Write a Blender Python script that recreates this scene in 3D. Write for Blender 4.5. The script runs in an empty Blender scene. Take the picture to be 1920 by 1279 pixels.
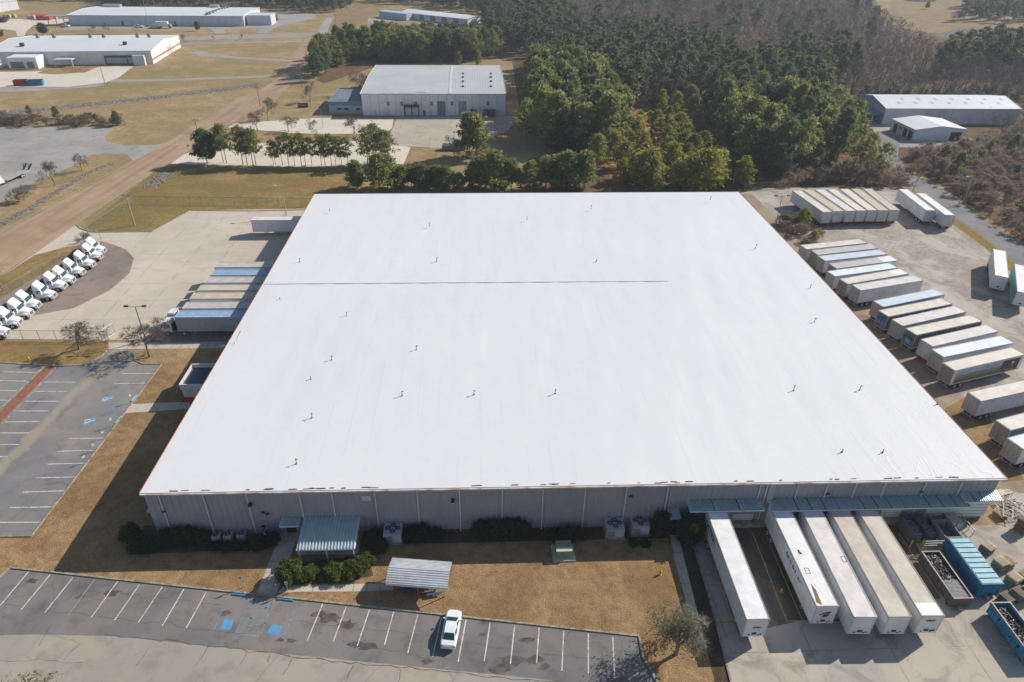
HAZE = 0.00018
import bpy, math, random
import numpy as np
from mathutils import Vector, Matrix
from math import sin, cos, radians, pi, atan2, hypot

random.seed(7)
RNG = np.random.default_rng(11)
scene = bpy.context.scene
COL = scene.collection

# ------------------------------------------------------------------ camera model (metres, z up, ground z = 0)
CF, CP, CYAW, CROLL, CH = 1291.9, radians(32.153), radians(2.822), 0.0154, 69.47
_f = Vector((sin(CYAW)*cos(CP), cos(CYAW)*cos(CP), -sin(CP)))
_r = Vector((cos(CYAW), -sin(CYAW), 0))
_u = _r.cross(_f)
CR = cos(CROLL)*_r + sin(CROLL)*_u
CU = -sin(CROLL)*_r + cos(CROLL)*_u
CAM = Vector((0, 0, CH))

def ray(px, py):
    return (_f*CF + CR*(px-960) - CU*(py-639.5))

def G(px, py, z=0.0):
    """survey point: where the sight line through a photo pixel meets height z"""
    d = ray(px, py)
    return CAM + d*((z-CH)/d.z)

def W(px, py, Y):
    """point on the vertical plane y = Y"""
    d = ray(px, py)
    return CAM + d*(Y/d.y)

def Zat(px, py, P):
    """height above ground point P seen at pixel"""
    return W(px, py, P[1]).z

def PX(P):
    d = Vector(P)-CAM
    z = d.dot(_f)
    return 960+CF*d.dot(CR)/z, 639.5-CF*d.dot(CU)/z

# ------------------------------------------------------------------ mesh builder
class MB:
    def __init__(s):
        s.v = []; s.f = []; s.m = []
    def add(s, verts, faces, mi=0):
        o = len(s.v)
        s.v.extend([tuple(p) for p in verts])
        for f in faces:
            s.f.append(tuple(i+o for i in f)); s.m.append(mi)
        return s
    def box(s, c, d, rz=0.0, mi=0, taper=1.0):
        x, y, z = d[0]/2, d[1]/2, d[2]/2
        P = []
        for k, (a, b, e) in enumerate([(-1,-1,-1),(1,-1,-1),(1,1,-1),(-1,1,-1),(-1,-1,1),(1,-1,1),(1,1,1),(-1,1,1)]):
            t = taper if e > 0 else 1.0
            X, Y = a*x*t, b*y*t
            P.append((c[0]+X*cos(rz)-Y*sin(rz), c[1]+X*sin(rz)+Y*cos(rz), c[2]+e*z))
        return s.add(P, [(0,3,2,1),(4,5,6,7),(0,1,5,4),(1,2,6,5),(2,3,7,6),(3,0,4,7)], mi)
    def bar(s, p, q, w, h=None, mi=0):
        p, q = Vector(p), Vector(q); h = h or w
        d = (q-p).normalized()
        a = d.cross(Vector((0,0,1)))
        if a.length < 1e-4: a = Vector((1,0,0))
        a.normalize(); b = a.cross(d).normalized()
        P = []
        for e in (p, q):
            for (i, j) in ((-1,-1),(1,-1),(1,1),(-1,1)):
                P.append(e + a*(i*w/2) + b*(j*h/2))
        return s.add(P, [(0,1,2,3),(7,6,5,4),(0,4,5,1),(1,5,6,2),(2,6,7,3),(3,7,4,0)], mi)
    def tube(s, p, q, r0, r1=None, n=8, mi=0, caps=True):
        p, q = Vector(p), Vector(q); r1 = r0 if r1 is None else r1
        d = (q-p).normalized()
        a = d.cross(Vector((0,0,1)))
        if a.length < 1e-4: a = Vector((1,0,0))
        a.normalize(); b = a.cross(d).normalized()
        P = []
        for e, r in ((p, r0), (q, r1)):
            for k in range(n):
                t = 2*pi*k/n
                P.append(e + a*(cos(t)*r) + b*(sin(t)*r))
        F = [(k, k+n, (k+1) % n+n, (k+1) % n) for k in range(n)]
        if caps: F += [tuple(range(n)), tuple(range(2*n-1, n-1, -1))]
        return s.add(P, F, mi)
    def poly(s, pts, z0, z1=None, mi=0, mside=None):
        """flat polygon sheet (z1 None) or prism"""
        n = len(pts)
        a = sum(pts[i][0]*pts[(i+1) % n][1]-pts[(i+1) % n][0]*pts[i][1] for i in range(n))
        pts = list(pts) if a > 0 else list(pts)[::-1]
        if z1 is None:
            return s.add([(p[0], p[1], z0) for p in pts], [tuple(range(n))], mi)
        P = [(p[0], p[1], z0) for p in pts]+[(p[0], p[1], z1) for p in pts]
        s.add(P, [tuple(range(n, 2*n))], mi)
        s.add(P, [tuple(range(n-1, -1, -1))], mi)
        return s.add(P, [(i, (i+1) % n, (i+1) % n+n, i+n) for i in range(n)], mi if mside is None else mside)
    def loft(s, secs, mi=0, caps=True):
        n = len(secs[0][1]); P = []
        for x, sec in secs:
            P += [(x, y, z) for y, z in sec]
        F = []
        for i in range(len(secs)-1):
            for k in range(n):
                F.append((i*n+k, i*n+(k+1) % n, (i+1)*n+(k+1) % n, (i+1)*n+k))
        if caps:
            F.append(tuple(range(n-1, -1, -1))); F.append(tuple(range((len(secs)-1)*n, len(secs)*n)))
        return s.add(P, F, mi)
    def ribbed(s, p, U, V, pitch, depth, N, mi=0):
        """ribbed sheet: p corner, U across the ribs, V along the ribs, N outward"""
        p, U, V, N = Vector(p), Vector(U), Vector(V), Vector(N).normalized()
        L = U.length; n = max(1, round(L/pitch)); e = U/n
        pts = []
        for i in range(n):
            b = p+e*i
            pts += [b, b+e*.55, b+e*.65+N*depth, b+e*.9+N*depth]
        pts.append(p+U)
        m = len(pts)
        s.add(pts+[q+V for q in pts], [(i, i+1, i+1+m, i+m) for i in range(m-1)], mi)
        return s
    def quad(s, a, b, c, d, mi=0):
        return s.add([a, b, c, d], [(0, 1, 2, 3)], mi)
    def data(s, name, mats, smooth=False):
        me = bpy.data.meshes.new(name)
        me.from_pydata([tuple(p) for p in s.v], [], s.f)
        for m in mats: me.materials.append(m)
        me.polygons.foreach_set('material_index', s.m)
        if smooth: me.polygons.foreach_set('use_smooth', [True]*len(s.f))
        me.validate(); me.update()
        return me
    def build(s, name, mats, parent=None, loc=(0,0,0), rz=0.0, smooth=False):
        return put(name, s.data(name, mats if isinstance(mats, (list, tuple)) else [mats], smooth), parent, loc, rz)

def put(name, data, parent=None, loc=(0,0,0), rz=0.0, scale=None):
    o = bpy.data.objects.new(name, data); COL.objects.link(o)
    o.location = loc; o.rotation_euler = (0, 0, rz)
    if scale: o.scale = scale
    if parent is not None: o.parent = parent
    return o

def tag(o, label=None, cat=None, group=None, kind=None):
    if label: o['label'] = label
    if cat: o['category'] = cat
    if group: o['group'] = group
    if kind: o['kind'] = kind
    return o

def thing(name, label, cat, loc=(0,0,0), rz=0.0, group=None):
    return tag(put(name, None, None, (loc[0], loc[1], loc[2] if len(loc) > 2 else 0), rz), label, cat, group)

def struct(name, mb, mats):
    return tag(mb.build(name, mats), kind='structure')

def dup(root, loc, rz, label=None, group=None, scale=None):
    r = root.copy(); COL.objects.link(r)
    r.location = loc; r.rotation_euler = (0, 0, rz)
    if scale: r.scale = scale
    if label: r['label'] = label
    if group: r['group'] = group
    for ch in list(root.children):
        c = ch.copy(); COL.objects.link(c); c.parent = r
        for g in list(ch.children):
            d = g.copy(); COL.objects.link(d); d.parent = c
    return r

def tri_mesh(name, V, T, mats, midx=None, smooth=False):
    V = np.ascontiguousarray(V, dtype=np.float32); T = np.ascontiguousarray(T, dtype=np.int32)
    me = bpy.data.meshes.new(name)
    me.vertices.add(len(V)); me.vertices.foreach_set('co', V.ravel())
    me.loops.add(T.size); me.loops.foreach_set('vertex_index', T.ravel())
    me.polygons.add(len(T))
    me.polygons.foreach_set('loop_start', np.arange(0, T.size, 3, dtype=np.int32))
    me.polygons.foreach_set('loop_total', np.full(len(T), 3, dtype=np.int32))
    for m in mats: me.materials.append(m)
    if midx is not None: me.polygons.foreach_set('material_index', np.asarray(midx, dtype=np.int32))
    if smooth: me.polygons.foreach_set('use_smooth', np.ones(len(T), dtype=bool))
    me.update(calc_edges=True); me.validate()
    return me

# ------------------------------------------------------------------ materials
class Nt:
    def __init__(s, name):
        s.mat = bpy.data.materials.new(name); s.mat.use_nodes = True
        s.t = s.mat.node_tree; s.b = s.t.nodes['Principled BSDF']; s.out = s.t.nodes['Material Output']
        s._co = None
    def new(s, t, **kw):
        n = s.t.nodes.new(t)
        for k, v in kw.items(): setattr(n, k, v)
        return n
    def link(s, a, b): s.t.links.new(a, b)
    def setin(s, sock, v):
        if hasattr(v, 'is_output'): s.link(v, sock)
        elif isinstance(v, (tuple, list)) and len(v) == 3 and sock.type == 'RGBA': sock.default_value = (*v, 1)
        else: sock.default_value = v
    def co(s):
        if s._co is None:
            tc = s.new('ShaderNodeTexCoord'); oi = s.new('ShaderNodeObjectInfo')
            m = s.new('ShaderNodeVectorMath', operation='SCALE'); m.inputs[0].default_value = (91, 57, 33)
            s.link(oi.outputs['Random'], m.inputs['Scale'])
            a = s.new('ShaderNodeVectorMath', operation='ADD')
            s.link(tc.outputs['Object'], a.inputs[0]); s.link(m.outputs[0], a.inputs[1])
            s._co = a.outputs[0]
        return s._co
    def wco(s):
        return s.new('ShaderNodeNewGeometry').outputs['Position']
    def map(s, vec, scale=(1,1,1), rot=(0,0,0), loc=(0,0,0)):
        m = s.new('ShaderNodeMapping'); s.link(vec, m.inputs[0])
        m.inputs['Scale'].default_value = scale; m.inputs['Rotation'].default_value = rot; m.inputs['Location'].default_value = loc
        return m.outputs[0]
    def noise(s, scale, detail=4, rough=.55, dist=0.0, vec=None):
        n = s.new('ShaderNodeTexNoise'); s.link(vec if vec is not None else s.co(), n.inputs['Vector'])
        n.inputs['Scale'].default_value = scale; n.inputs['Detail'].default_value = detail
        n.inputs['Roughness'].default_value = rough; n.inputs['Distortion'].default_value = dist
        return n.outputs[0]
    def ramp(s, fac, stops, interp='LINEAR'):
        r = s.new('ShaderNodeValToRGB'); s.link(fac, r.inputs[0]); e = r.color_ramp
        e.interpolation = interp
        while len(e.elements) < len(stops): e.elements.new(0.5)
        for el, (p, c) in zip(e.elements, stops):
            el.position = p
            el.color = (c, c, c, 1) if isinstance(c, (int, float)) else (*c, 1)
        return r.outputs[0]
    def mix(s, fac, a, b, mode='MIX'):
        n = s.new('ShaderNodeMix', data_type='RGBA', blend_type=mode)
        s.setin(n.inputs[0], fac); s.setin(n.inputs[6], a); s.setin(n.inputs[7], b)
        return n.outputs[2]
    def math(s, op, a, b=None, c=None):
        n = s.new('ShaderNodeMath', operation=op)
        for i, v in enumerate((a, b, c)):
            if v is not None: s.setin(n.inputs[i], v)
        return n.outputs[0]
    def bump(s, h, strength=.3, dist=.05):
        n = s.new('ShaderNodeBump'); n.inputs['Strength'].default_value = strength; n.inputs['Distance'].default_value = dist
        s.link(h, n.inputs['Height']); s.link(n.outputs[0], s.b.inputs['Normal'])
    def done(s, col=None, rough=.8, metal=0.0, spec=.3):
        if col is not None: s.setin(s.b.inputs['Base Color'], col)
        s.setin(s.b.inputs['Roughness'], rough); s.setin(s.b.inputs['Metallic'], metal)
        s.b.inputs['Specular IOR Level'].default_value = spec
        return s.mat

def sc(c, k): return tuple(min(1, x*k) for x in c)

def paint(name, c, rough=.5, var=.12, scale=1.5, metal=0.0, spec=.3, dirt=None, dirt_amt=.0):
    """plain painted / plain surface with soft tonal variation and optional grime"""
    n = Nt(name)
    col = n.ramp(n.noise(scale, 5, .6), [(.36, sc(c, 1-var)), (.64, sc(c, 1+var*.6))])
    if dirt:
        col = n.mix(n.math('MULTIPLY', n.ramp(n.noise(scale*.6, 6, .65, .6), [(.46, 0.0), (.62, 1.0)]), dirt_amt), col, dirt)
    return n.done(col, rough, metal, spec)
MT = {}
def P(name, *a, **k):
    if name not in MT: MT[name] = paint(name, *a, **k)
    return MT[name]

def asphalt(name, base, patch, crack=.35, stain=.5, tan=None, tan_amt=0.0, crack_scale=.16, band=None):
    n = Nt(name); w = n.wco()
    big = n.noise(.05, 5, .6, .4, w); mid = n.noise(.35, 6, .65, .3, w); fine = n.noise(9, 3, .7, 0, w)
    c = n.mix(n.ramp(big, [(.42, 0.0), (.57, 1.0)]), base, patch)
    c = n.mix(n.math('MULTIPLY', n.ramp(mid, [(.51, 0.0), (.63, 1.0)]), stain), c, sc(base, .58))
    if tan: c = n.mix(n.math('MULTIPLY', n.ramp(n.noise(.12, 5, .6, .6, w), [(.46, 0.0), (.6, 1.0)]), tan_amt), c, tan)
    c = n.mix(n.ramp(fine, [(.3, 0.0), (.7, .35)]), c, sc(patch, .7))
    if band:
        A, B, bw, bc, ba = band
        d = (B-A); d.z = 0; d.normalize(); nn = Vector((-d.y, d.x, 0))
        dp = n.new('ShaderNodeVectorMath', operation='DOT_PRODUCT'); n.link(w, dp.inputs[0]); dp.inputs[1].default_value = nn
        e = n.math('ABSOLUTE', n.math('ADD', n.math('SUBTRACT', dp.outputs['Value'], nn.dot(A)), n.math('MULTIPLY', n.math('SUBTRACT', n.noise(.25, 5, .6, .5, w), .5), 3.0)))
        c = n.mix(n.math('MULTIPLY', n.ramp(n.math('DIVIDE', e, bw), [(.35, 1.0), (1.0, 0.0)]), ba), c, bc)
    wv = n.new('ShaderNodeVectorMath', operation='ADD'); n.link(w, wv.inputs[0])
    nz = n.new('ShaderNodeTexNoise'); n.link(w, nz.inputs['Vector']); nz.inputs['Scale'].default_value = .4
    nz.inputs['Detail'].default_value = 5
    n.link(nz.outputs[1], wv.inputs[1])
    v = n.new('ShaderNodeTexVoronoi', feature='DISTANCE_TO_EDGE'); n.link(wv.outputs[0], v.inputs['Vector'])
    v.inputs['Scale'].default_value = crack_scale
    cm = n.ramp(v.outputs['Distance'], [(.0, 1.0), (.004, .9), (.009, 0.0)])
    cm = n.math('MULTIPLY', cm, n.ramp(n.noise(.09, 3, .5, 0, w), [(.45, 0.0), (.6, crack)]))
    c = n.mix(cm, c, (.035, .03, .026))
    n.bump(fine, .25, .03)
    return n.done(c, .9, 0, .2)

def concrete(name, base, warm, joint=(6.0, 6.0), rot=0.0, stain=.5, joint_amt=.5, tracks=None):
    n = Nt(name); w = n.wco()
    c = n.mix(n.ramp(n.noise(.06, 5, .6, .5, w), [(.42, 0.0), (.57, 1.0)]), base, warm)
    c = n.mix(n.math('MULTIPLY', n.ramp(n.noise(.22, 6, .7, .8, w), [(.5, 0.0), (.66, 1.0)]), stain), c, sc(base, .55))
    c = n.mix(n.ramp(n.noise(5, 3, .7, 0, w), [(.3, 0.0), (.75, .3)]), c, sc(base, .75))
    if joint:
        m = n.map(w, (1/joint[0], 1/joint[1], 1), (0, 0, rot))
        sx = n.new('ShaderNodeSeparateXYZ'); n.link(m, sx.inputs[0])
        j = None
        for i, J in enumerate(joint):
            fr = n.math('FRACT', sx.outputs[i])
            e = n.math('LESS_THAN', fr, .12/J)
            j = e if j is None else n.math('MAXIMUM', j, e)
        j = n.math('MULTIPLY', j, n.ramp(n.noise(.25, 3, .5, 0, w), [(.4, 0.0), (.6, joint_amt)]))
        c = n.mix(j, c, (.07, .06, .05))
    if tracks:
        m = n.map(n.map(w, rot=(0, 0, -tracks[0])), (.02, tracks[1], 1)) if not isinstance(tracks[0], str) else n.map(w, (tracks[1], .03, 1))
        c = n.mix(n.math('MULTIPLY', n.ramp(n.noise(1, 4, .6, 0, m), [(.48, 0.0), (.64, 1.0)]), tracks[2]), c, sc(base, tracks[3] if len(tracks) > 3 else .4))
    n.bump(n.noise(6, 4, .7, 0, w), .2, .03)
    return n.done(c, .9, 0, .2)
# ------------------------------------------------------------------ world, sun, camera
SUN_EL, SUN_AZ = radians(34), radians(27)          # azimuth measured from +X towards +Y
wd = bpy.data.worlds.new('World'); scene.world = wd; wd.use_nodes = True
nt = wd.node_tree; bg = nt.nodes['Background']
sky = nt.nodes.new('ShaderNodeTexSky'); sky.sky_type = 'NISHITA'; sky.sun_disc = False
sky.sun_elevation = SUN_EL; sky.sun_rotation = pi/2-SUN_AZ
sky.air_density = 1.0; sky.dust_density = .6; sky.ozone_density = 1.2
nt.links.new(sky.outputs[0], bg.inputs[0]); bg.inputs[1].default_value = .092
sl = bpy.data.lights.new('sun', 'SUN'); sl.energy = 4.7; sl.angle = radians(.5); sl.color = (1, .945, .86)
so = bpy.data.objects.new('sun', sl); COL.objects.link(so); so.location = (200, 200, 300)
sd = Vector((cos(SUN_EL)*cos(SUN_AZ), cos(SUN_EL)*sin(SUN_AZ), sin(SUN_EL)))
so.rotation_euler = sd.to_track_quat('Z', 'Y').to_euler()
cam = bpy.data.cameras.new('camera'); co = bpy.data.objects.new('camera', cam); COL.objects.link(co)
cam.sensor_fit = 'HORIZONTAL'; cam.sensor_width = 36; cam.lens = 36*CF/1920
cam.clip_start = .5; cam.clip_end = 6000
co.matrix_world = Matrix(((CR.x, CU.x, -_f.x, 0), (CR.y, CU.y, -_f.y, 0), (CR.z, CU.z, -_f.z, CH), (0, 0, 0, 1)))
scene.camera = co
scene.view_settings.view_transform = 'Standard'; scene.view_settings.look = 'None'
scene.view_settings.exposure = .31; scene.view_settings.gamma = 1
scene.cycles.max_bounces = 6; scene.cycles.transparent_max_bounces = 12; scene.cycles.volume_bounces = 0
scene.cycles.use_denoising = True

# ------------------------------------------------------------------ setting materials
def grassmat(name, tan, brown, green, gamt=.5, soil=None, samt=0.0, fine=6.0):
    n = Nt(name); w = n.wco()
    big = n.noise(.018, 5, .6, .6, w); mid = n.noise(.09, 6, .65, .8, w); small = n.noise(.7, 6, .7, .3, w); f = n.noise(fine, 4, .75, 0, w)
    c = n.mix(n.ramp(mid, [(.41, 0.0), (.58, 1.0)]), tan, brown)
    c = n.mix(n.math('MULTIPLY', n.ramp(n.math('ADD', n.math('MULTIPLY', big, .55), n.math('MULTIPLY', n.noise(.045, 6, .65, 1.2, n.map(w, (1, 1.9, 1), loc=(7, 3, 0))), .45)), [(.45, 0.0), (.56, 1.0)]), gamt), c, green)
    if soil: c = n.mix(n.math('MULTIPLY', n.ramp(n.noise(.05, 5, .65, 1.0, n.map(w, (1, 1, 1), loc=(40, 10, 0))), [(.51, 0.0), (.60, 1.0)]), samt), c, soil)
    c = n.mix(n.ramp(small, [(.38, .55), (.55, 0.0)]), c, sc(brown, .6))
    c = n.mix(n.ramp(f, [(.35, .6), (.6, 0.0)]), c, sc(brown, .38))
    c = n.mix(n.ramp(n.noise(fine*1.7, 3, .7, 0, w), [(.52, 0.0), (.75, .5)]), c, sc(tan, 1.5))
    n.bump(n.math('ADD', f, n.math('MULTIPLY', small, 1.5)), .9, .14)
    return n.done(c, .95, 0, .1)

TAN, BRN, GRN = (.47, .345, .185), (.32, .21, .11), (.22, .205, .075)
m_ground = grassmat('winter_grass', TAN, (.33, .23, .12), GRN, .65, (.39, .22, .12), .5)
m_lawn = grassmat('dormant_lawn', (.45, .295, .15), (.285, .17, .082), (.25, .195, .085), .4)
m_lawn2 = grassmat('green_brown_lawn', (.37, .26, .105), (.29, .175, .075), (.19, .175, .048), .7)
m_woodfloor = grassmat('leaf_litter', (.22, .145, .085), (.14, .088, .052), (.10, .095, .04), .4, (.28, .13, .065), .35)
m_redsoil = grassmat('red_soil', (.47, .21, .09), (.34, .165, .07), (.22, .18, .06), .45)
m_field = grassmat('hay_field', (.34, .255, .13), (.28, .19, .095), (.18, .16, .06), .3)
m_asph = asphalt('parking_asphalt', (.155, .146, .146), (.215, .198, .19), .4, .6, (.30, .26, .20), .25)
m_drive = asphalt('worn_driveway', (.31, .278, .24), (.37, .325, .27), .35, .4, (.42, .355, .255), .45, .1)
m_lot = asphalt('side_lot_asphalt', (.19, .183, .185), (.245, .23, .222), .35, .5, (.35, .285, .20), .3, band=(G(175,704), G(0,880), 1.4, (.37,.30,.205), .6))
m_greylot = asphalt('grey_asphalt', (.285, .272, .26), (.35, .33, .31), .4, .4, (.36, .31, .24), .2)
m_fargrey = asphalt('far_gravel', (.285,.26,.23), (.34,.305,.26), .2, .3, (.36,.3,.22), .3)
_rd = G(440,208)-G(100,425)
m_road = concrete('clay_stained_road', (.35,.235,.15), (.41,.285,.185), None, stain=.4, tracks=(atan2(_rd.y, _rd.x), .55, .75, .72))
m_service = asphalt('service_asphalt', (.175,.17,.172), (.225,.215,.212), .4, .4, (.3,.26,.2), .2)
m_yard = concrete('yard_concrete', (.50, .43, .35), (.55, .475, .385), (7.5, 7.5), 0.0, .28, .6, None)
m_conc = concrete('pale_concrete', (.58, .52, .43), (.63, .56, .46), (5, 5), .2, .25, .4)
m_dock = concrete('dock_concrete', (.40, .355, .30), (.46, .40, .325), (9, 9), 0, .8, .4)
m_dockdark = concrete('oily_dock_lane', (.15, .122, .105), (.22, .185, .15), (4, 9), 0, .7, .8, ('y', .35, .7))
m_walk = concrete('walk_concrete', (.48, .42, .35), (.53, .46, .37), (1.6, 1.6), 0, .3, .5)
def gravelmat():
    n = Nt('gravel_yard'); w = n.wco()
    c = n.mix(n.ramp(n.noise(.05, 5, .6, .8, w), [(.43, 0.0), (.57, 1.0)]), (.44,.375,.31), (.37,.315,.265))
    c = n.mix(n.ramp(n.noise(.35, 7, .75, .8, w), [(.47, 0.0), (.62, .75)]), c, (.24,.20,.165))
    c = n.mix(n.ramp(n.noise(1.6, 6, .8, .5, w), [(.44, .0), (.6, .55)]), c, (.20,.17,.145))
    c = n.mix(n.ramp(n.noise(.09, 6, .65, 1.2, n.map(w, (1,1,1), loc=(9,4,0))), [(.5, 0.0), (.6, .6)]), c, (.50,.45,.385))
    n.bump(n.noise(2.5, 5, .8, 0, w), .5, .08)
    return n.done(c, .95, 0, .1)
m_gravel = gravelmat()
m_darkgravel = asphalt('dark_gravel', (.22, .175, .15), (.285, .225, .185), .2, .5)
m_kerb = P('kerb_concrete', (.36, .31, .245), .9, .25, 2.0, dirt=(.12, .09, .06), dirt_amt=.7)
m_white = P('line_white', (.62, .60, .57), .8, .2, 3.0, dirt=(.2, .18, .16), dirt_amt=.6)
m_blueline = P('line_blue', (.16, .25, .33), .8, .3, 3.0, dirt=(.2, .18, .16), dirt_amt=.75)
m_bluepad = P('pad_blue', (.09, .30, .52), .8, .12, 2.0, dirt=(.2, .2, .2), dirt_amt=.2)
m_yellow = P('line_yellow', (.50, .40, .06), .8, .2, 3.0, dirt=(.2, .17, .1), dirt_amt=.5)
m_brick = P('brick_paving', (.27, .115, .07), .9, .3, 2.5)
m_stone = P('riprap_stone', (.21, .185, .165), .9, .5, 1.2)
m_mulch = grassmat('mulch', (.14, .095, .06), (.085, .058, .038), (.07, .065, .03), .3)

def sheet(name, pix, z, m):
    return struct(name, MB().poly([G(*p)[:2] for p in pix], z), m)
def pline(mb, a, b, w, z, mi=0):
    A, B = G(*a), G(*b); d = (B-A); d.z = 0
    n = Vector((-d.y, d.x, 0)).normalized()*w/2
    mb.poly([(A+n)[:2], (B+n)[:2], (B-n)[:2], (A-n)[:2]], z, mi=mi)
def kerb(name, pix, w=.22, h=.13, z0=.0):
    """a kerb strip of real height along a polyline of survey pixels, mitred at the corners"""
    pts = [G(*p) for p in pix]; L = []; R_ = []
    for i, p in enumerate(pts):
        a = (pts[i]-pts[i-1]) if i else (pts[1]-pts[0])
        b = (pts[i+1]-pts[i]) if i < len(pts)-1 else a
        t = (Vector(a[:2]).normalized()+Vector(b[:2]).normalized()).normalized()
        nn = Vector((-t.y, t.x))*w/2
        L.append(Vector(p[:2])+nn); R_.append(Vector(p[:2])-nn)
    mb = MB(); n = len(pts)
    V = [(q.x, q.y, z0+h) for q in L]+[(q.x, q.y, z0+h) for q in R_]+[(q.x, q.y, -.05) for q in L]+[(q.x, q.y, -.05) for q in R_]
    F = []
    for i in range(n-1):
        F += [(i, i+n, i+n+1, i+1), (i, i+1, i+1+2*n, i+2*n), (i+n, i+3*n, i+3*n+1, i+n+1)]
    F += [(0, 2*n, 3*n, n), (n-1, 2*n-1, 4*n-1, 3*n-1)]
    mb.add(V, F)
    return struct(name, mb, m_kerb)

# ------------------------------------------------------------------ ground and paving
struct('ground', MB().poly([(-900, -60), (1150, -60), (1150, 1300), (-900, 1300)], 0), m_ground)
sheet('front_lawn', [(-200, 1010), (60, 1008), (303, 684), (420, 655), (700, 900), (1290, 960), (1300, 1040), (1369, 1279), (1380, 1400), (1245, 1400), (1200, 1196), (20, 1067), (-80, 1160), (-300, 1200)], .006, m_lawn)
sheet('side_lawn', [(0, 650), (0, 641), (205, 641), (203, 655), (190, 668), (160, 683), (100, 687), (0, 680), (-200, 674), (-200, 650)], .012, m_lawn2)
sheet('verge_lawn', [(160, 424), (290, 322), (335, 310), (650, 312), (700, 360), (600, 393), (357, 395), (285, 434), (175, 434)], .006, m_lawn2)
sheet('forest_floor', [(596, 150), (620, 118), (760, 70), (1000, -5), (1640, -5), (1660, 45), (1920, 60), (2300, 60), (2300, 600), (1920, 455), (1760, 345), (1690, 310), (1690, 350), (1390, 362), (1000, 363), (990, 300), (1040, 285), (980, 240), (965, 150), (960, 110), (720, 121), (606, 157)], .006, m_woodfloor)
sheet('red_clearing', [(1130, 195), (1205, 190), (1345, 232), (1350, 300), (1260, 290), (1210, 330), (1150, 345), (1110, 260)], .012, m_redsoil)
sheet('hay_field', [(1655, 45), (1668, 8), (1700, -30), (1810, -30), (1812, 20), (1795, 38), (1850, 45), (2000, 45), (2000, 78), (1830, 66), (1740, 62)], .012, m_field)
sheet('pond', [(1745, 66), (1800, 54), (1930, 52), (2060, 60), (2060, 74), (1900, 71), (1800, 74)], .02, P('dark_pond', (.10, .09, .085), .9, .4, .05))
sheet('front_parking_lot', [(20, 1068), (1198, 1195), (1206, 1232), (1232, 1285), (1250, 1450), (-420, 1450), (-330, 1250), (-80, 1160)], .015, m_asph)
sheet('front_driveway', [(-420, 1200), (60, 1190), (215, 1193), (560, 1229), (1000, 1272), (1130, 1288), (1160, 1450), (-420, 1450)], .019, m_drive)
kerb('front_kerb', [(-330, 1242), (-80, 1148), (20, 1065), (1198, 1193), (1206, 1232), (1235, 1285), (1262, 1450)], .3, .15)
sheet('side_parking_lot', [(-300, 671), (0, 680), (110, 687), (160, 684), (195, 666), (205, 653), (250, 653), (250, 670), (262, 682), (303, 684), (59, 1006), (-300, 1013)], .015, m_lot)
kerb('side_kerb', [(250, 664), (255, 677), (268, 683), (303, 684), (180, 846), (59, 1006), (-300, 1012)], .2, .14)
kerb('island_kerb', [(-300, 671), (0, 680), (110, 687), (160, 684), (190, 669), (205, 652)], .25, .14)
sheet('brick_median', [(86, 686), (104, 687), (0, 794), (-140, 935), (-170, 935), (0, 772)], .019, m_brick)
mb = MB(); pline(mb, (84, 686.5), (-180, 940), .35, .023); pline(mb, (107, 687.3), (-130, 935), .35, .023)
struct('median_edging', mb, m_kerb)
sheet('truck_yard', [(62, 478), (143, 421), (158, 430), (178, 435), (285, 434), (357, 395), (598, 391), (598, 430), (470, 639), (-220, 634), (-220, 560), (0, 520)], .01, m_yard)
sheet('grass_wedge', [(-220, 640), (0, 520), (64, 479), (124, 463), (165, 459), (186, 452), (0, 560), (-220, 690)], .014, m_lawn2)
sheet('gravel_bay', [(188, 452), (210, 458), (236, 468), (251, 484), (243, 512), (205, 545), (138, 578), (60, 592), (0, 602), (-220, 690), (-220, 685), (0, 560)], .016, m_darkgravel)
kerb('yard_kerb', [(143, 421), (150, 428), (163, 433), (180, 436), (285, 434.5), (357, 395), (470, 396), (596, 393)], .25, .15)
sheet('concrete_walk', [(204, 643), (425, 641), (420, 653), (204, 655)], .02, m_walk)
sheet('gate_apron', [(262, 638), (300, 622), (440, 618), (425, 641), (262, 643)], .014, m_darkgravel)
sheet('side_walk', [(248, 758), (355, 753), (362, 766), (232, 775)], .012, m_walk)
sheet('front_walk', [(528, 996), (562, 996), (516, 1119), (480, 1115)], .012, m_walk)
sheet('shelter_walk', [(534, 1099), (675, 1095), (738, 1094), (738, 1106), (680, 1109), (553, 1110), (516, 1113)], .014, m_walk)
sheet('entrance_patio', [(556, 1000), (672, 1000), (676, 1040), (556, 1040)], .016, m_walk)
sheet('dock_walk', [(1256, 1004), (1272, 1004), (1283, 1050), (1325, 1215), (1312, 1215), (1266, 1055)], .012, m_walk)
sheet('mulch_strip', [(1275, 1004), (1305, 1034), (1369, 1279), (1340, 1279), (1284, 1050)], .009, m_mulch)
sheet('planting_bed', [(270, 985), (520, 990), (500, 1030), (240, 1040)], .01, m_mulch)
sheet('planting_bed', [(555, 1056), (690, 1040), (700, 1080), (620, 1094), (540, 1096)], .011, m_mulch)
sheet('planting_bed', [(680, 995), (1290, 985), (1290, 1008), (680, 1022)], .01, m_mulch)
sheet('dock_yard', [(1290, 985), (1306, 1034), (1370, 1279), (1400, 1450), (2300, 1450), (2300, 930), (1900, 925), (1880, 985)], .015, m_dock)
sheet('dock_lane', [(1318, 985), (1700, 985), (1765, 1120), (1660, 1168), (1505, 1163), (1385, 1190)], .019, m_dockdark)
kerb('dock_kerb', [(1290, 995), (1304, 1034), (1338, 1150), (1370, 1279), (1400, 1400)], .2, .15)
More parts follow.
